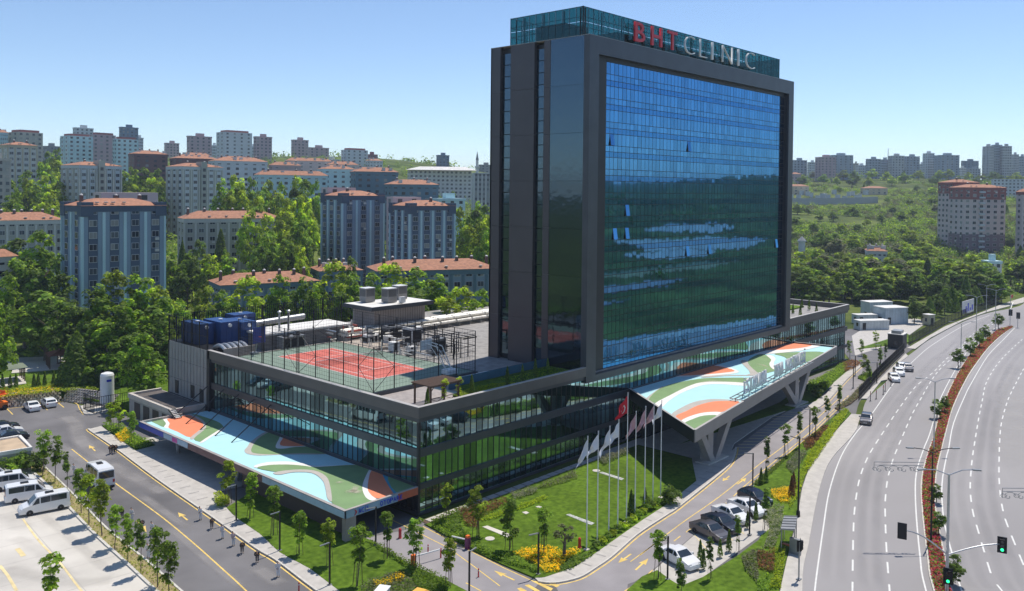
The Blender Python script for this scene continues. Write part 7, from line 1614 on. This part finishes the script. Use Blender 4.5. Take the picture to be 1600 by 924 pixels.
for x_, y_, a_ in ((350,282,352),(372,276,360),(395,278,356),(418,284,350),(440,286,345),(462,276,352),(490,284,340),(355,305,330),(378,300,332),(402,306,326),(432,308,322),(455,312,318),(478,308,320),(390,330,300),(415,336,296),(440,345,288),(465,350,284),(425,375,268),(440,385,262),(408,385,264),(470,385,262),(196,268,425),(215,274,420),(238,278,415),(256,284,412),(200,300,384),(222,300,382),(730,340,300),(750,345,295),(720,325,330),(762,338,300),(20,282,372),(45,280,376),(70,276,392),(90,285,385),(16,345,300),(50,345,300),(10,308,345),(72,316,342),(268,392,262),(292,398,260),(330,398,258),(360,400,256)):
    MR.append((x_, y_, a_, rb_.uniform(38,54) if a_ < 330 else rb_.uniform(32,46), rb_.choice((0,2,2,3,5,5,1,0))))
for i, (px, yt, a, wp, kd) in enumerate(MR):
    tree_px(px, yt, a, wp, kd, '%s %s tree on the left hillside, %s, %s' % ('slim' if wp < 42 else 'broad', 'dark green' if kd in (1,4) else 'bright green' if kd in (2,5) else 'pointed dark' if kd > 9 else 'mid green', 'at the far left' if px < 50 else 'left of the slate block' if px < 100 else 'above the slate block' if px < 260 else 'by the low beige row' if px < 375 else 'left in the grove' if px < 430 else 'right in the grove' if px < 500 else 'near the hospital tower', 'top' if yt < 285 else 'upper middle' if yt < 312 else 'lower middle' if yt < 350 else 'low down'), 'trees on the left hillside')
# wood right of the tower
rw_ = random.Random(77); cnt = 0; hkv = hk[::2]
for row, (a, n_, hs) in enumerate(((306,17,(9,13)),(318,20,(11,15)),(334,20,(12,15)),(354,19,(10,14)),(388,16,(8,12)),(415,15,(7,11)),(445,13,(6,10)),(480,13,(6,9)),(520,13,(5,8)),(565,12,(5,8)),(630,12,(5,8)),(710,12,(5,9)),(790,12,(6,9)),(870,16,(8,12)),(925,18,(8,13)))):
    for i in range(n_):
        px = 1205+i*(430/n_)+rw_.uniform(-14,14); aa = a*rw_.uniform(.975,1.03)
        c = A(px, 300, aa)
        if min((c.x-v.x)**2+(c.y-v.y)**2 for v in hkv) < (90 if row > 3 else 70): continue
        if row < 3 and c.x < 222 and c.y < 24: continue
        if (c.x-195)**2+(c.y-12)**2 < 300: continue
        if 480 < aa < 620 and rw_.random() < .1: continue
        if 690 < aa < 800 and px < 1380: continue
        if 1452 < px < 1582 and 385 < aa < 452: continue
        h_ = rw_.uniform(*hs); kd = rw_.choice((0,2,2,3,5,5,1,4,0,2,6)) if rw_.random() > .05 else 10
        tone = 'dark green' if kd in (1,4) else 'bright green' if kd in (2,5) else 'pointed dark' if kd == 10 else 'mid green'
        big_ = 'tall' if h_ > sum(hs)/2 else 'lower'
        where = 'front line' if row < 2 else 'second line' if row < 4 else 'lower slope' if row < 7 else 'open middle slope' if row < 11 else 'near the skyline'
        tree(c, h_, h_*(rw_.uniform(.8,1.1) if row < 5 else rw_.uniform(.95,1.3))*(1.0 if kd < 10 else .5), kd, '%s %s tree in the right wood, %s, %s' % (big_, tone, where, ('close to the tower','left of the middle','right of the middle','towards the right edge')[min(3,int((px-1200)/105))]), 'trees in the wood right of the tower'); cnt += 1
for i, (px, y, s_) in enumerate(((1464,655,1.1),(1476,646,1.0),(1463,787,.8),(1467,838,.9),(1489,915,1.0),(1497,576,1.5),(1516,558,1.5),(1530,545,1.5),(1540,533,1.4),(1560,516,1.6))):
    p = G(x:=px, y); v = big[(1,4)[i % 2]]; plant('median_tree', '%s small dark tree from the near junction on the flowered median' % ORD[i] if 0 else ['round dark tree on the median below the far lamp','second dark tree on the median beside the round one','small sapling beside the dark double lamp','sapling on the median just above the traffic mast','light green bush at the bottom of the median','dark tree before the plain grey pole','flat-topped tree past the plain grey pole','flat-topped dark tree in the middle of the far median','small tree before the last lamps of the median','flat-topped tree at the far tip of the median'][i], 'tree', (p.x,p.y,.16), [('trunk', v[1]), ('crown', v[0])], i, (.3*s_,.3*s_,.3*s_), 'trees on the median')
# dark conifers beside the far fence
for i in range(9):
    p = G(1462+i*11.5, 512-i*4.0); p = p+Vector((3, 7, 0)); tree(p, rnd.uniform(6,9), rnd.uniform(4,6), (1,4,10)[i % 3], '%s dark tree from the left behind the far pavement fence' % ORD[i], 'trees behind the far fence')
# scrub on slopes and the woods behind the viewpoint: masses
def mass(name, pts, m_, seed, ls=.9, per=70):
    rb = random.Random(seed); mb = MB()
    for x, y, r, h in pts:
        z = T(x, y)
        for j in range(per):
            d = Vector((rb.gauss(0,1), rb.gauss(0,1), abs(rb.gauss(0,1)))).normalized(); k_ = rb.random()**.35
            leaf(mb, Vector((x+d.x*r*k_, y+d.y*r*k_, z+d.z*h*k_)), d, ls*rb.uniform(.6,1.4), rb)
    return mb.build(name, m_, kind='stuff')
CLR_ = ((455,-228,80,28),(375,-196,42,14),(300,-152,65,10),(205,-122,60,8),(570,-295,60,24),(150,-100,40,5))
rb = random.Random(5); pr_, pl2, ph_ = [], [], []
for i in range(3600):
    px = rb.uniform(1200,1640); a = rb.uniform(330,900)**1; c = A(px, 300, a)
    if noise.noise(c*.011) > -.3 and min((c.x-v.x)**2+(c.y-v.y)**2 for v in hk[::3]) > 160 and not (690 < a < 805 and px < 1385): pr_.append((c.x,c.y,rb.uniform(2.5,5.5),rb.uniform(2,5)))
for i in range(1300):
    px = rb.uniform(-60,780); a = rb.uniform(215,820); c = A(px, 300, a)
    if noise.noise(c*.013) > -.3: pl2.append((c.x,c.y,rb.uniform(3,6),rb.uniform(4,9)))
for i in range(420):
    c = A(rb.uniform(-200,1800), 300, rb.uniform(900,1300)); ph_.append((c.x,c.y,rb.uniform(5,10),rb.uniform(5,11)))
mass('right_slope_scrub', pr_[::3], LF_A, 1, .9, 70); mass('right_slope_scrub', pr_[1::3], LF_B, 11, .9, 70); mass('right_slope_scrub', pr_[2::3], LF_D, 12, .9, 60); mass('left_slope_wood', pl2, LF_B, 2, 1.0, 75); mass('horizon_wood', ph_, LF_B, 3, 2.2, 45)
pb_ = []
for i in range(700):
    x = rb.uniform(-250,800); y = rb.uniform(-700,-130)
    if any(((x-c[0])/(c[2]*1.15))**2+((y-c[1])/(c[3]*1.3))**2 < 1 for c in CLR_): continue
    if y > -240 and 130 < x < 640 and rb.random() < .78: continue
    if noise.noise(Vector((x,y,0))*.008) > -.1 and (min((x-v.x)**2+(y-v.y)**2 for v in hr[::3]) > 400): pb_.append((x,y,rb.uniform(3,7),rb.uniform(3,7)))
mass('facing_hill_wood', pb_[::2], LF_D, 4, 1.8, 50); mass('facing_hill_wood', pb_[1::2], LF_B, 14, 1.8, 50)

# pale patches added on the unseen facing hill to reflect in the facade glass
for i, (x, y, rx, ry) in enumerate(CLR_):
    P = [(x+rx*math.cos(t*.52)*(1+.25*math.sin(t*1.7+i)), y+ry*math.sin(t*.52)*(1+.25*math.cos(t*2.3+i))) for t in range(12)]; k = MB(); P = catmull([Vector((a,b,0)) for a,b in P], 3)
    c = sum(P, Vector())/len(P)
    for j in range(len(P)): k.add([(c.x,c.y,T(c.x,c.y)+.4),(P[j].x,P[j].y,T(P[j].x,P[j].y)+.3),(P[(j+1) % len(P)].x,P[(j+1) % len(P)].y,T(P[(j+1) % len(P)].x,P[(j+1) % len(P)].y)+.3)], [(0,1,2)])
    k.build('reflection_patch', (PAVE, PAVE, DRY, FROAD, PAVE, FROAD)[i], kind='structure')
# thin summer haze over the whole valley
hz_ = MB().box(-5100, 8100, -5100, 8100, -4, 140)
m = bpy.data.materials.new('haze'); m.use_nodes = True; t = m.node_tree; t.nodes.clear(); o_ = t.nodes.new('ShaderNodeOutputMaterial'); v_ = t.nodes.new('ShaderNodeVolumePrincipled'); v_.inputs['Color'].default_value = (.72,.83,1,1); v_.inputs['Density'].default_value = .00017; v_.inputs['Anisotropy'].default_value = .2; t.links.new(v_.outputs[0], o_.inputs['Volume'])
hz_.build('haze', m, kind='stuff')
